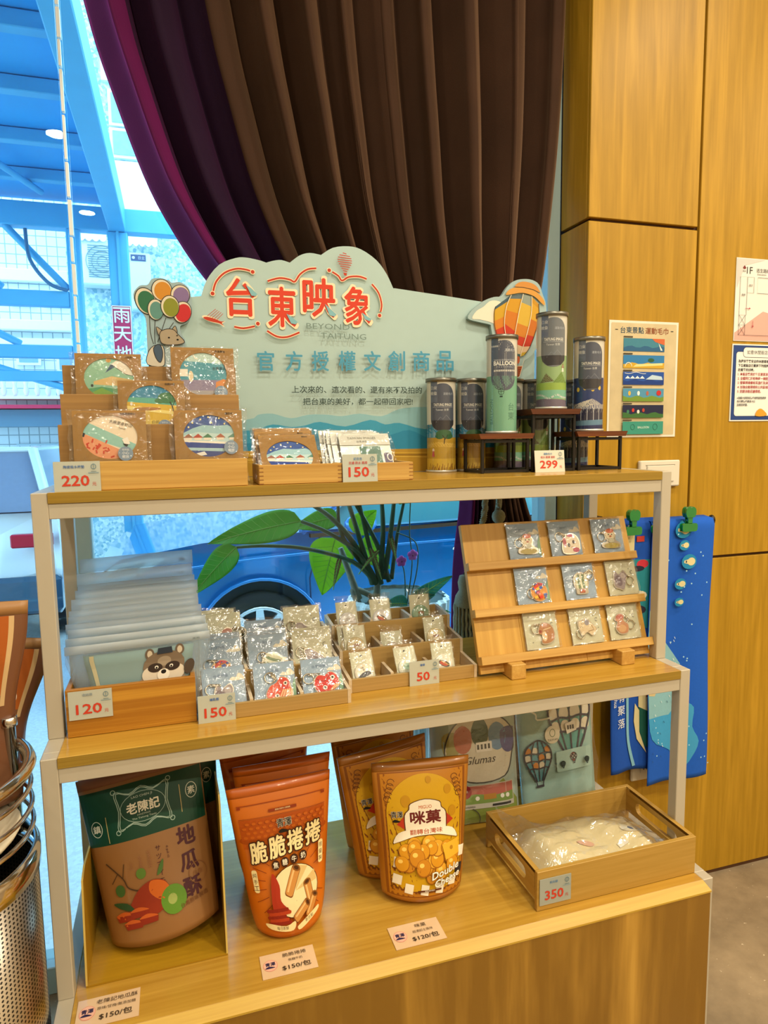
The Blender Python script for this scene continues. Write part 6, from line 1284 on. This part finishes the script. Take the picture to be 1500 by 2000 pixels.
def art_potato(w, h):
    a = Art(); GR, PU = '#123f2c', '#4a2028'
    a.poly([(-w*.49, h*.60), (w*.49, h*.60), (w*.495, h*.915), (-w*.495, h*.915)], GR)
    for k in (1.0, .93): a.line(spline([(-w*.22*k, h*(.77+.11*k)), (-w*.10*k, h*(.77+.085*k)), (0, h*(.77+.115*k)), (w*.10*k, h*(.77+.085*k)), (w*.22*k, h*(.77+.11*k)), (w*.20*k, h*.77), (w*.22*k, h*(.77-.11*k)), (w*.10*k, h*(.77-.085*k)), (0, h*(.77-.115*k)), (-w*.10*k, h*(.77-.085*k)), (-w*.22*k, h*(.77-.11*k)), (-w*.20*k, h*.77)], 3, True), .0013, '#9fb4a4', True)
    for sx in (-1, 1):
        for sy in (-1, 1): a.line(ell(sx*w*.225, h*(.77+sy*.115), w*.018, h*.013, 12), .0013, '#9fb4a4', True)
    a.line(ell(0, h*.77, w*.185, h*.085, 24), .0009, '#9fb4a4', True); a.text('老陳記', 0, h*.77, h*.062, '#ece4cc', bold=.05, w=w*.27); a.text('LAO CHEN JI', 0, h*.828, h*.017, '#b9c4b0', w=w*.17); a.text('HANDMADE', 0, h*.727, h*.010, '#b9c4b0'); a.text('The Taitung Taste', 0, h*.708, h*.013, '#b9c4b0', w=w*.2)
    for x, y, ch in ((-.40, .70, '鎮'), (.40, .78, '素')): a.line(ell(w*x, h*y, w*.045, h*.045, 18), .0012, '#c9cdb8', True); a.text(ch, w*x, h*y, h*.045, '#d8d8c4', bold=.02)
    a.rect(-w*.315, h*.61, -w*.309, h*.76, '#b8a468'); a.rect(w*.305, h*.67, w*.311, h*.83, '#b8a468')
    a.text('地瓜酥', w*.31, h*.535, h*.105, PU, bold=.06, vert=True, gap=h*.145); a.text('di guā sū', w*.145, h*.48, h*.018, PU, rot=-90); a.text('サツマイモ', w*.07, h*.515, h*.030, PU, vert=True, gap=h*.046)
    for i, s_ in enumerate(('sweet', 'potato', 'chip')): a.text(s_, -w*.01-i*w*.08, h*.47-.002*i, h*.022, '#9a6a48', rot=-90)
    a.line(spline([(-w*.38, h*.50), (-w*.26, h*.40), (-w*.22, h*.34), (-w*.08, h*.30)], 5), .0022, '#4a3420'); a.line([(-w*.26, h*.40), (-w*.23, h*.48)], .0014, '#4a3420'); a.line([(-w*.30, h*.43), (-w*.36, h*.38)], .0014, '#4a3420')
    a.ell(-w*.10, h*.405, w*.042, h*.030, '#5a7a30', 16); a.ell(-w*.30, h*.335, w*.042, h*.034, '#3f5f2c', 16); a.poly(spline([(w*.03, h*.37), (w*.06, h*.42), (w*.10, h*.45), (w*.08, h*.39)], 3, True), '#4a6a30')
    a.poly(spline([(-w*.26, h*.20), (-w*.16, h*.31), (-w*.02, h*.355), (w*.10, h*.32), (w*.10, h*.22), (-w*.02, h*.165), (-w*.16, h*.17)], 4, True), '#8e3018'); a.poly(spline([(-w*.03, h*.35), (w*.08, h*.33), (w*.12, h*.27), (w*.04, h*.235), (-w*.05, h*.29)], 4, True), '#c8621e')
    a.ell(w*.14, h*.215, w*.11, h*.082, '#5f8a2c', 22); a.ell(w*.13, h*.22, w*.04, h*.03, '#9aa85a', 14); a.poly(spline([(-w*.38, h*.27), (-w*.26, h*.26), (-w*.20, h*.21), (-w*.32, h*.235)], 3, True), '#2c4a28')
    for x, y in ((-.30, .195), (-.17, .205), (-.24, .145), (-.10, .16)): a.poly(spline([(w*(x-.08), h*y), (w*x, h*(y+.022)), (w*(x+.09), h*y), (w*x, h*(y-.022))], 4, True), '#c05a24'); a.poly([(w*(x-.08), h*y), (w*(x+.09), h*y), (w*(x+.08), h*(y-.03)), (w*(x-.06), h*(y-.035))], '#8a2c18')
    a.line(ell(w*.37, h*.31, w*.075, h*.06, 18), .001, '#8a5a34', True); a.text('台東', w*.37, h*.31, h*.03, '#8a5a34'); a.text('台灣原味製造', w*.31, h*.175, h*.028, '#6a4024', rot=8)
    return a
BG = 'stand-up snack bags on the lowest shelf'
OM, YM, KM = (FOIL('#cc6a10'), FOIL('#bd5c10')), (FOIL('#b5741c'), FOIL('#9a5f16')), (plain('#8e6030', .5, name='kraft_foil', vary=.08, scale=20., coat=.3), plain('#7a4a2c', .5, name='kraft_seal', vary=.05))
rolls = snack_bag('roll_snack_bag', 'orange snack bag of caramel crispy rolls standing at the front', art_roll, (.378, .135, S3), (radians(-7), radians(-1.5), radians(2)), (.190, .118, .265, .070, .004, .004, 1), OM, BG)
b2 = dup(rolls, None, (.384, .215, S3), (radians(-5), radians(1), radians(4))); tag(b2, 'orange snack bag standing directly behind the front orange one')
b3 = dup(rolls, None, (.368, .300, S3), (radians(-4), radians(0), radians(14))); tag(b3, 'orange snack bag deepest in the row behind the other two')
chs = snack_bag('cheese_snack_bag', 'yellow snack bag lettered Double Cheese standing at the front', art_cheese, (.6375, .145, S3), (radians(-9), radians(2.5), radians(-3)), (.200, .160, .252, .080, .006, .004, 2), YM, BG)
c2 = dup(chs, None, (.612, .237, S3), (radians(-6), radians(-3), radians(9))); tag(c2, 'yellow-brown cheese snack bag directly behind the front one')
c3 = dup(chs, None, (.612, .330, S3), (radians(-4), radians(-2), radians(10))); tag(c3, 'cheese snack bag deepest in the row behind the other two')
pot = snack_bag('chip_snack_bag', 'kraft sweet potato chip bag with dark green top in the yellow carton', art_potato, (.166, .165, S3+.016), (radians(-16), radians(-9), radians(-3)), (.215, .182, .290, .075, .004, .006, 3), KM, BG)
p2 = dup(pot, None, (.175, .245, S3+.006), (radians(-12), radians(-2), radians(6))); tag(p2, 'kraft sweet potato chip bag leaning behind the first in the carton')
# open-front carton
CARTON = wood('yellow_woodgrain_carton', '#9c7414', '#b98f24', '#aa8018', 'X', 1., .42, 18., .35, seed=9.); CEDGE = plain('#c9ad58', .6, name='carton_edge')
CB = thing('yellow_carton', 'yellow open-front carton holding the sweet potato chip bags', 'carton', (.040, .096, S3))
MB().box(0, .224, 0, .235, .0002, .003).build('floor_panel', CARTON, CB)
for x in (-.0005, .2215):
    k_ = .68 if x < 0 else 1.
    MB().prism([(0, .0032), (.235, .0032), (.235, .225*k_), (.055, .262*k_), (.035*k_, .25*k_)], x, x+.003, lambda u, v, h: (h, u, v), mi=0, mi_side=1).build('side_panel', [CARTON, CEDGE], CB)
MB().box(.0026, .2214, .232, .235, .0032, .15).build('back_panel', CARTON, CB)
# price cards lying on the shelf
def floor_card(x, y, w, d, rz, name_, sub, price, label):
    o = MB().box(-w/2, w/2, -d/2, d/2, 0, .0009).build('shelf_label', plain('#dcbb94', .25, name='laminated_label', vary=.02, coat=.6), None, (x, y, S3+.0001), (0, 0, rz)); tag(o, label, 'label', 'paper labels on the lowest shelf')
    a = Art(); a.ell(-w*.33, 0, w*.13, d*.24, '#d98f78', 24); a.ell(-w*.33, 0, w*.12, d*.22, '#e4b098', 24); a.text('青澤', -w*.33, d*.05, d*.15, '#2c2448', bold=.06); a.poly(spline([(-w*.43, -d*.12), (-w*.36, -d*.04), (-w*.25, -d*.12)], 3, True), '#2c2448')
    a.text(name_, w*.13, d*.30, d*.16, '#4a3a2a', w=w*.11*len(name_)); a.text(sub, w*.13, d*.06, d*.11, '#5a4a38'); a.text(price, w*.13, -d*.24, d*.22, '#3c2e20', w=w*.52, bold=.02)
    a.build('lettering', o, lambda u, v, h: (u, v, .0009+h))
floor_card(.078, .042, .092, .056, 0, '老陳記地瓜酥', '原味/甘梅/無添加糖', '$150/包', 'cream shelf label priced 150 for sweet potato chips, left corner')
floor_card(.3605, .0475, .092, .052, 0, '脆脆捲捲', '焦糖牛奶', '$150/包', 'cream shelf label priced 150 in front of the orange bag')
floor_card(.5885, .0415, .094, .054, 0, '咪菓', '超濃起士風味', '$120/包', 'cream shelf label priced 120 in front of the yellow bag')
# ---------------------------------------------------------------- wooden tray with wrapped cloth bag
open_tray('handled_tray', 'large pine tray with hand slots holding a wrapped cream cloth bag', .818, 1.1752, .0225, .2375, S3, .0775, .009, PALE2 := wood('tray_pine', '#aa8436', '#caa456', '#bd964a', 'X', 1., .5, 20., .45, seed=11.), wood('tray_pine_y', '#aa8436', '#caa456', '#bd964a', 'Y', 1., .5, 20., .45, seed=11.), hole=True, finger=False)
price_card((.8555, .0205, S3+.0115), .066, .0515, '350', (('帆布袋', .84, '#5a86b0'),), 'price card reading 350 on the large handled tray', (0, 0, 0), base='#9fa59c')
CL = thing('wrapped_cloth_bag', 'cream cloth bag folded inside clear plastic in the large tray', 'cloth bag', (.9965, .130, S3+.006))
rr = random.Random(5); WV = [(rr.uniform(8, 40), rr.uniform(8, 40), rr.uniform(0, 6), rr.uniform(.0015, .004)) for _ in range(7)]
def lump(u, v, lift=0., sc=1.):
    x, y = (u-.5)*.315*sc, (v-.5)*.180*sc; e = min(1, 5.5*min(u, 1-u, v, 1-v)+.15); z_ = .030+.026*(1-v)*(.6+.4*u)*0+.016*sin(pi*u)*sin(pi*v)
    z_ += sum(am*sin(fx*x+fy*y+ph) for fx, fy, ph, am in WV)+.014*max(0, 1-((x+.08)**2+(y-.02)**2)*120); return (x, y, max(.003, z_*e+lift))
MB().grid(lambda u, v: lump(u, v), 26, 18, back=lambda u, v: (lump(u, v)[0], lump(u, v)[1], .002)).build('cloth', plain('#e2d2a2', .85, name='cream_canvas', vary=.06, scale=90.), CL)
a = Art(); a.ell(.095, -.010, .022, .013, '#e4dcc4', 20); a.ell(.098, -.010, .007, .006, '#4a506c', 12); a.poly([(.045, -.050), (.068, -.046), (.066, -.036), (.043, -.040)], '#e6e0d0'); a.ell(-.02, -.025, .020, .008, '#d8a890', 16)
a.build('printed_label', CL, lambda u, v, h: lump(u/.315+.5, v/.180+.5, .0012+h), edge=.008)
def skin(u, v):
    x, y, z_ = lump(u, v, .004, 1.05); r_ = .006*sin(23*u+11*v)+.004*sin(41*v-17*u); k = max(0, 1-4*u)*max(0, (v-.35))*.11+max(0, 1-5*min(u, 1-u))*.012
    return (x, y, max(.006, z_)+max(-.002, r_*.7)+k)
MB().grid(skin, 30, 22, smooth=False, back=lambda u, v: (skin(u, v)[0], skin(u, v)[1], skin(u, v)[2]-.0008)).build('plastic_sleeve', film('soft_poly_sleeve', .07, .12, haze=.06, hazec='#e8e2d0', bscale=35., bstr=.5), CL)
# ---------------------------------------------------------------- folded tote bags in clear sleeves
TOTE = plain('#93b5ae', .8, name='mint_canvas', vary=.05, scale=60.)
def tote(x, y, w, h, rot, label, art, colr, seed):
    t = thing('tote_pack', label, 'tote bag', (x, y, S3+.001), rot, 'folded tote bags in clear sleeves')
    def f(u, v): e = min(1, 7*min(u, 1-u, v+.05, 1-v)); return ((u-.5)*w, -.004-.010*max(0, e)-.002*sin(9*u+5*v+seed), v*h)
    MB().grid(f, 14, 16, back=lambda u, v: (f(u, v)[0], .002, f(u, v)[2])).build('folded_cloth', colr, t)
    art.build('artwork', t, lambda u, v, hh: (lambda p: (p[0], p[1]-hh, p[2]))(f(u/w+.5, v/h)), edge=.012)
    wrapper_mesh(-w/2-.006, w/2+.006, .002, h+.004, -.024, .004, seed, 10, 12, .004).build('wrapper', FILM, t)
    return t
a = Art(); w, h = .205, .320
a.poly([(-w*.48, .004), (w*.48, .004), (w*.48, h*.20), (w*.25, h*.36), (0, h*.26), (-w*.48, h*.30)], '#8a9a48')
O_ = spline([(-.075, .155), (-.085, .195), (-.06, .245), (-.01, .268), (.05, .255), (.085, .215), (.08, .175), (.055, .12), (-.03, .115)], 5, True)
a.poly(O_, '#d8d2c0')
for i, (c, x0) in enumerate((('#a8a468', -.070), ('#c07058', -.042), ('#3f5a3c', .0), ('#6a8fb4', .042), ('#5a5a8c', .070))): a.poly(spline([(x0-.020, .235-abs(x0)*.2), (x0-.018, .205-abs(x0)*.3), (x0, .192-abs(x0)*.3), (x0+.018, .205-abs(x0)*.3), (x0+.020, .235-abs(x0)*.2), (x0, .262-abs(x0)*.45)], 3, True), c)
a.line(O_, .003, '#3a3e40', True); a.text('Glumas', -.002, .163, .017, '#3a3430', slant=.35, w=.075); a.poly(rrect(-.012, .18, .028, .202, .002), '#e6e2d8')
for i in range(4): a.rect(-.009+i*.009, .186, -.004+i*.009, .197, '#3a3a38')
a.rect(-.085, .055, .075, .108, '#c9c4b4'); a.rect(-.083, .075, .073, .106, '#b8695c'); a.poly([(-.083, .066), (.073, .066), (.073, .086), (.03, .082), (-.02, .088), (-.083, .08)], '#7f9a50'); a.ell(-.042, .094, .014, .015, '#9c2434', 16); a.text('台東', -.042, .095, .006, '#f0e6d8'); a.poly([(.0, .074), (.03, .074), (.03, .086), (.0, .086)], '#b8843c')
for x in (-.015, .045, .058): a.ell(x, .078, .005, .005, '#ece8dc', 10)
a.text('台東市公所監製商品', -.04, .0605, .004, '#4a4a48'); a.rect(.02, .058, .066, .063, '#3a3a38')
a.line(ell(-.045, .03, .035, .03, 18, -20, 60), .002, '#4a4a44')
a.v = [(min(.098, x+.013), max(.002, y-.020), l) for x, y, l in a.v]
tote(.838, .322, w, h, (radians(-10), 0, radians(-4)), 'pale tote bag with rainbow balloon and handwritten word in clear sleeve', a, plain('#a9bdb6', .8, vary=.05, scale=60.), 1)
a = Art(); w, h = .205, .330
def aerostat(x, z_, rx, rz, cA, cB, ol, lw):
    O_ = spline([(x-rx*.28, z_-rz*1.0), (x-rx*.75, z_-rz*.35), (x-rx, z_+rz*.15), (x-rx*.8, z_+rz*.65), (x, z_+rz), (x+rx*.8, z_+rz*.65), (x+rx, z_+rz*.15), (x+rx*.75, z_-rz*.35), (x+rx*.28, z_-rz*1.0)], 5)
    a.poly(O_, cA)
    for j in range(3):
        zz = z_+rz*(.50-.36*j)
        for i in range(4):
            ww = rx*sqrt(max(.05, 1-((zz-z_-rz*.15)/rz)**2)); x0 = x-ww+i*ww/2+ww*.05; a.poly(spline([(x0, zz-rz*.12), (x0+ww*.02, zz+rz*.10), (x0+ww*.2, zz+rz*.16), (x0+ww*.38, zz+rz*.10), (x0+ww*.40, zz-rz*.12)], 3, True), cB[(i+j) % len(cB)])
    for q in (-.5, 0, .5): a.line(spline([(x+rx*q*.4, z_-rz), (x+rx*q*1.0, z_-rz*.1), (x+rx*q*1.0, z_+rz*.4), (x+rx*q*.5, z_+rz*.97)], 5), lw, ol)
    for j in range(3): a.line(spline([(x-rx*(.98-.1*j), z_+rz*(.32-.36*j)), (x-rx*.45, z_+rz*(.38-.36*j)), (x, z_+rz*(.33-.36*j)), (x+rx*.45, z_+rz*(.38-.36*j)), (x+rx*(.98-.1*j), z_+rz*(.32-.36*j))], 4), lw*1.2, ol)
    a.line(O_, lw*1.3, ol); a.line([(x-rx*.28, z_-rz), (x-rx*.22, z_-rz*1.2)], lw, ol); a.line([(x+rx*.28, z_-rz), (x+rx*.22, z_-rz*1.2)], lw, ol); a.line([(x-rx*.3, z_-rz*1.22), (x+rx*.3, z_-rz*1.22)], lw*2, ol)
aerostat(.036, .200, .062, .092, '#5a9a94', ['#d8d0ba'], '#3c3a4c', .004); aerostat(-.060, .112, .034, .048, '#5a94a0', ['#c8823c', '#d8d0ba', '#5a94a0'], '#3c3a44', .0028)
a.line(spline([(-.085, .235), (-.062, .222), (-.058, .208), (-.018, .208)], 3), .004, '#d8dcd0'); a.line([(-.052, .240), (-.034, .240)], .004, '#d8dcd0')
a.ell(-.020, .168, .021, .021, '#d4ccb4', 24); a.line(ell(-.020, .172, .0075, .009, 14), .0014, '#4a6a3c', True); a.text('TAIWAN', -.020, .156, .005, '#4a4a40'); a.poly([(.022, .162), (.050, .168), (.046, .192), (.018, .186)], '#e2dccc')
for i in range(3): a.rect(.024+i*.007, .172, .029+i*.007, .182, '#3a3a38')
a.poly(rrect(-.015, .078, .088, .126, .004), '#9fc0b8'); aerostat(.034, .107, .009, .011, '#c8643a', ['#e0dccc', '#3f5a4c'], '#3c3a44', .0012)
for x in (.0, .068): aerostat(x, .097, .006, .007, '#5a6a68', ['#7f9a94'], '#2c3434', .0012)
tote(1.062, .338, w, h, (radians(-9), 0, radians(3)), 'mint tote bag printed with patchwork hot-air balloons in clear sleeve', a, TOTE, 2)
price_card((.742, .255, S3+.0008), .064, .048, '350', (), 'price card half hidden behind the yellow cheese snack bag', (radians(-6), 0, 0))
# ---------------------------------------------------------------- perforated steel stand at the left, with snack bags in it
def perforated():
    m, nt, b = base_mat('perforated_steel'); tc = N(nt, 'ShaderNodeTexCoord'); sp = N(nt, 'ShaderNodeSeparateXYZ'); nt.links.new(tc.outputs['Object'], sp.inputs[0])
    at2 = N(nt, 'ShaderNodeMath', operation='ARCTAN2'); nt.links.new(sp.outputs[1], at2.inputs[0]); nt.links.new(sp.outputs[0], at2.inputs[1])
    def cell(src, k):
        mu = N(nt, 'ShaderNodeMath', operation='MULTIPLY'); mu.inputs[1].default_value = k; nt.links.new(src, mu.inputs[0]); return mu.outputs[0]
    U, V = cell(at2.outputs[0], .148/.0068), cell(sp.outputs[2], 1/.0068)
    def sn(x):
        mu = N(nt, 'ShaderNodeMath', operation='MULTIPLY'); mu.inputs[1].default_value = 2*pi; nt.links.new(x, mu.inputs[0]); c = N(nt, 'ShaderNodeMath', operation='COSINE'); nt.links.new(mu.outputs[0], c.inputs[0]); return c.outputs[0]
    ad = N(nt, 'ShaderNodeMath', operation='ADD'); nt.links.new(sn(U), ad.inputs[0]); nt.links.new(sn(V), ad.inputs[1])
    gt = N(nt, 'ShaderNodeMath', operation='GREATER_THAN'); gt.inputs[1].default_value = .75; nt.links.new(ad.outputs[0], gt.inputs[0])
    mx = N(nt, 'ShaderNodeMix', data_type='RGBA'); mx.inputs[6].default_value = lin('#cfc8bc'); mx.inputs[7].default_value = lin('#120d08'); nt.links.new(gt.outputs[0], mx.inputs[0]); nt.links.new(mx.outputs[2], b.inputs['Base Color'])
    iv = N(nt, 'ShaderNodeMath', operation='SUBTRACT'); iv.inputs[0].default_value = 1; nt.links.new(gt.outputs[0], iv.inputs[1]); nt.links.new(iv.outputs[0], b.inputs['Metallic']); b.inputs['Roughness'].default_value = .28
    return m
BN = thing('steel_stand', 'perforated stainless steel cylinder stand with wire rings on top', 'stand', (-.156, .052, 0))
R0 = .148
MB().lathe([(R0-.002, .02), (R0, .02), (R0, .700), (R0-.002, .700)], n=64).build('perforated_drum', perforated(), BN)
MB().lathe([(R0-.004, .700), (R0+.004, .701), (R0+.005, .715), (R0+.005, .728), (R0+.001, .735), (R0-.004, .735)], n=64).build('rim_band', CHROME, BN)
MB().lathe([(R0-.002, .0), (R0+.004, .0), (R0+.004, .02), (R0-.002, .02)], n=64).build('base_band', CHROME, BN)
for z_, r_ in ((.765, .0035), (.795, .0035), (.825, .0035), (.857, .0095)): MB().tube([((R0-.002)*cos(2*pi*q/64), (R0-.002)*sin(2*pi*q/64), z_) for q in range(64)], r_, 8, closed=True).build('ring', CHROME, BN)
for an in (35, 125, 215, 305): MB().lathe([(.0005, .72), (.0095, .72), (.0095, .893), (.0125, .894), (.0125, .908), (.0095, .909), (.0005, .905)], ((R0-.016)*cos(radians(an)), (R0-.016)*sin(radians(an)), 0), 16).build('upright', CHROME, BN)
MB().lathe([(.0005, .742), (.09, .745), (.125, .758), (.13, .765), (.128, .768), (.09, .752), (.0005, .749)], n=32).build('dish', plain('#e4d6b8', .6), BN)
def art_side(w, h):
    a = Art(); a.poly([(-w*.49, h*.55), (w*.36, h*.55), (w*.36, h*.93), (-w*.49, h*.93)], '#a8561a'); a.rect(w*.36, h*.5, w*.40, h*.93, '#c9a878'); a.line(ell(w*.20, h*.62, w*.11, w*.11, 24), .0016, '#f0e4cc', True); a.text('素', w*.20, h*.62, w*.11, '#f0e4cc', bold=.03); a.text('原味', w*.22, h*.30, w*.12, '#4a2418', vert=True, gap=w*.14)
    for x, y in ((.05, .42), (.1, .25), (-.1, .2)): a.ell(w*x, h*y, w*.05, w*.07, '#4a1c24', 14)
    return a
SM = (plain('#a0683c', .35, name='brown_foil', vary=.08, scale=18., coat=.4), plain('#b88850', .4, name='brown_seal', vary=.05))
sb = snack_bag('chip_snack_bag', 'orange-brown chip bag nearest in the steel stand', art_side, (-.140, .055, .772), (radians(-4), radians(4), radians(14)), (.165, .150, .262, .06, .075, .006, 11), SM, 'chip bags in the steel stand')
SM2 = (plain('#6e4226', .35, name='dark_brown_foil', vary=.08, scale=18., coat=.4), plain('#a07444', .4, name='tan_seal', vary=.05))
s2 = snack_bag('chip_snack_bag', 'taller dark brown chip bag behind the nearest one in the steel stand', art_side, (-.118, .118, .772), (radians(-3), radians(3), radians(8)), (.185, .165, .318, .05, .06, .006, 12), SM2, 'chip bags in the steel stand')
s3 = dup(s2, None, (-.125, .160, .772), (radians(-2), radians(12), radians(20))); tag(s3, 'brown chip bag at the back of the steel stand'); s3.scale = (1, .8, .80)
# ---------------------------------------------------------------- potted plants outside the glass
PY = 1.12
POT = plain('#f2f8f8', .5, name='ribbed_white_planter', vary=.03)
PL = thing('potted_philodendron', 'large-leaved potted plant in a ribbed pale planter outside the window', 'plant', (0, 0, 0))
c0 = at(778, 1162, PY); zt = c0.z
pp = MB(); n = 96; prof = [(.158, 0), (.170, -.01), (.168, -.05), (.160, -.25), (.145, -.6), (.13, -(zt+.249))]; vs = []
for r_, dz in prof:
    for q in range(n): an = 2*pi*q/n; rr_ = r_*(1+.022*(1 if q % 4 < 2 else -1)); vs.append((c0.x+rr_*cos(an), PY+rr_*sin(an), zt+dz))
fs = [(i*n+q, i*n+(q+1) % n, (i+1)*n+(q+1) % n, (i+1)*n+q) for i in range(len(prof)-1) for q in range(n)]
pp.add(vs, fs, 0, False); pp.build('ribbed_pot', POT, PL)
MB().lathe([(.0005, -.012), (.158, -.012)], (c0.x, PY, zt), 32).build('soil', plain('#4a5a58', .9, vary=.3), PL)
def leaf_mat(name, c1, c2):
    m, nt, b = base_mat(name); tc = N(nt, 'ShaderNodeTexCoord'); wv = N(nt, 'ShaderNodeTexNoise'); wv.inputs['Scale'].default_value = 12; nt.links.new(tc.outputs['Object'], wv.inputs['Vector'])
    mx = N(nt, 'ShaderNodeMix', data_type='RGBA'); mx.inputs[6].default_value = lin(c1); mx.inputs[7].default_value = lin(c2); nt.links.new(wv.outputs[0], mx.inputs[0]); nt.links.new(mx.outputs[2], b.inputs['Base Color']); b.inputs['Roughness'].default_value = .35
    b.inputs['Transmission Weight'].default_value = 0.; b.inputs['Subsurface Weight'].default_value = 0.
    tr = N(nt, 'ShaderNodeBsdfTranslucent'); nt.links.new(mx.outputs[2], tr.inputs[0]); ms = N(nt, 'ShaderNodeMixShader'); ms.inputs[0].default_value = .5; out = nt.nodes['Material Output']
    nt.links.new(b.outputs[0], ms.inputs[1]); nt.links.new(tr.outputs[0], ms.inputs[2]); nt.links.new(ms.outputs[0], out.inputs[0]); return m
LG, LY, LT = leaf_mat('green_leaf', '#58b044', '#8ccc58'), leaf_mat('yellow_green_leaf', '#a8d83c', '#d0ec60'), leaf_mat('orchid_leaf', '#3f9a84', '#6cc0a4')
STEM = plain('#3a5a3c', .5, name='plant_stem', vary=.2, scale=30.); VEIN = plain('#9ac860', .5, name='leaf_vein')
def leaf(base, tip, w, mat, par, fat=.45, sag=.02, tilt=.5, name='leaf'):
    b, t = Vector(base), Vector(tip); ax = (t-b); L = ax.length; ax.normalize(); n = Vector((0, -1, .35)).normalized(); sd = ax.cross(n).normalized(); n = sd.cross(ax).normalized()
    def f(u, v):
        k = sin(pi*min(1, v**(.75 if fat > .5 else .62)))**.8*(1-.25*v); s_ = (u-.5)*2; return b+ax*(L*v)+sd*(s_*w*.5*k)+n*(.10*w*abs(s_)*tilt+.010*sin(9*v)*abs(s_)*w*4)-Vector((0, 0, 1))*(sag*v*v)
    o = MB().grid(f, 10, 18, back=lambda u, v: f(u, v)+n*.0012).build(name, mat, par)
    vn = MB(); vn.tube([f(.5, v/12)-n*-.0016 for v in range(13)], .0018, 4)
    for i in range(2, 10):
        for s_ in (-1, 1): vn.tube([f(.5, i/12)+n*.0016, f(.5+s_*.22, min(1, i/12+.06))+n*.0016, f(.5+s_*.42, min(1, i/12+.10))+n*.0016], .0007, 3)
    q = vn.build('veins', VEIN, o); q['kind'] = 'stuff'
    return o
A = lambda x, y, dy=0.: at(x, y, PY+dy)
for b, t, w, mt, dy in (((462, 1068), (374, 1152), .085, LG, -.10), ((588, 1018), (405, 1050), .105, LG, -.06), ((655, 1050), (628, 1150), .165, LY, .06), ((660, 1010), (570, 1022), .08, LG, .05), ((700, 1060), (760, 1100), .10, LY, .08), ((690, 1040), (735, 985), .09, LY, .10), ((600, 985), (660, 890), .10, LG, .0), ((690, 975), (640, 870), .11, LG, .05), ((780, 985), (800, 880), .11, LG, .03), ((745, 975), (770, 860), .12, LG, .1)):
    leaf(A(*b, dy), A(*t, dy), w, mt, PL)
crown = A(735, 1140)
for q, r_ in ((((735, 1140), (690, 1098), (600, 1072), (520, 1066), (462, 1069)), .0065), (((735, 1135), (700, 1080), (640, 1040), (588, 1018)), .007), (((730, 1140), (690, 1060), (645, 1010), (600, 980)), .008), (((735, 1135), (670, 1050), (660, 985)), .006), (((728, 1140), (705, 1060), (678, 975)), .008), (((745, 1140), (720, 1060), (700, 975)), .007), (((760, 1135), (735, 1060), (695, 985)), .007), (((750, 1130), (762, 1050), (770, 975)), .008), (((742, 1135), (748, 1040), (745, 970)), .008), (((765, 1130), (775, 1050), (790, 975)), .006)):
    P = spline([tuple(A(x, y, -.02*math.sin(i)-.04)) for i, (x, y) in enumerate(q)], 5); MB().tube(P, [r_*(1.3-.5*i/len(P)) for i in range(len(P))], 8).build('stalk', STEM, PL)
BARK = plain('#8a8a7c', .9, name='grey_bark', vary=.35, scale=60.)
for q, r_ in ((((700, 1170), (690, 1140), (672, 1090), (665, 1070)), .014), (((735, 1170), (738, 1140), (740, 1110)), .014), (((700, 1178), (690, 1150), (725, 1165), (720, 1178)), .012)):
    P = spline([tuple(A(x, y, -.02)) for x, y in q], 5); MB().tube(P, [r_*(1-.4*i/len(P)) for i in range(len(P))], 10).build('trunk', BARK, PL)
DRY = plain('#9a6a4c', .8, name='dry_leaf_sheath', vary=.2)
for b, t, w in (((665, 1085), (650, 1140), .018), ((722, 1070), (745, 1120), .02), ((760, 1040), (775, 1090), .02), ((740, 1075), (700, 1110), .016)): leaf(A(*b, -.06), A(*t, -.07), w, DRY, PL, name='dry_sheath')
OR_ = thing('orchid', 'small orchid with two magenta flowers and teal leaves in the planter', 'orchid', (0, 0, 0))
for b, t, w in (((800, 1180), (885, 1112), .055), ((795, 1180), (745, 1172), .06), ((800, 1178), (850, 1150), .05), ((805, 1182), (880, 1185), .03)): leaf(A(*b, -.11), A(*t, -.12), w, LT, OR_)
for q in (((795, 1180), (805, 1100), (800, 1040), (802, 975)), ((798, 1180), (815, 1110), (812, 1060), (775, 1040)), ((792, 1180), (790, 1120), (782, 1095))): MB().tube(spline([tuple(A(x, y, -.10)) for x, y in q], 5), .002, 6).build('stem', STEM, OR_)
PINK = plain('#f070e0', .5, name='orchid_petal', vary=.15, scale=80.)
for x, y in ((784, 1096), (806, 1084)):
    c = A(x, y, -.105); fl = MB()
    for i in range(5):
        an = 2*pi*i/5+.3; fl.ball((c.x+.010*cos(an), c.y, c.z+.010*sin(an)), .009, 0, 8, (1, .25, 1))
    fl.ball((c.x, c.y-.004, c.z), .004, 1, 8); o = fl.build('flower', [PINK, plain('#8a1c6a', .5)], OR_); o['kind'] = 'stuff'
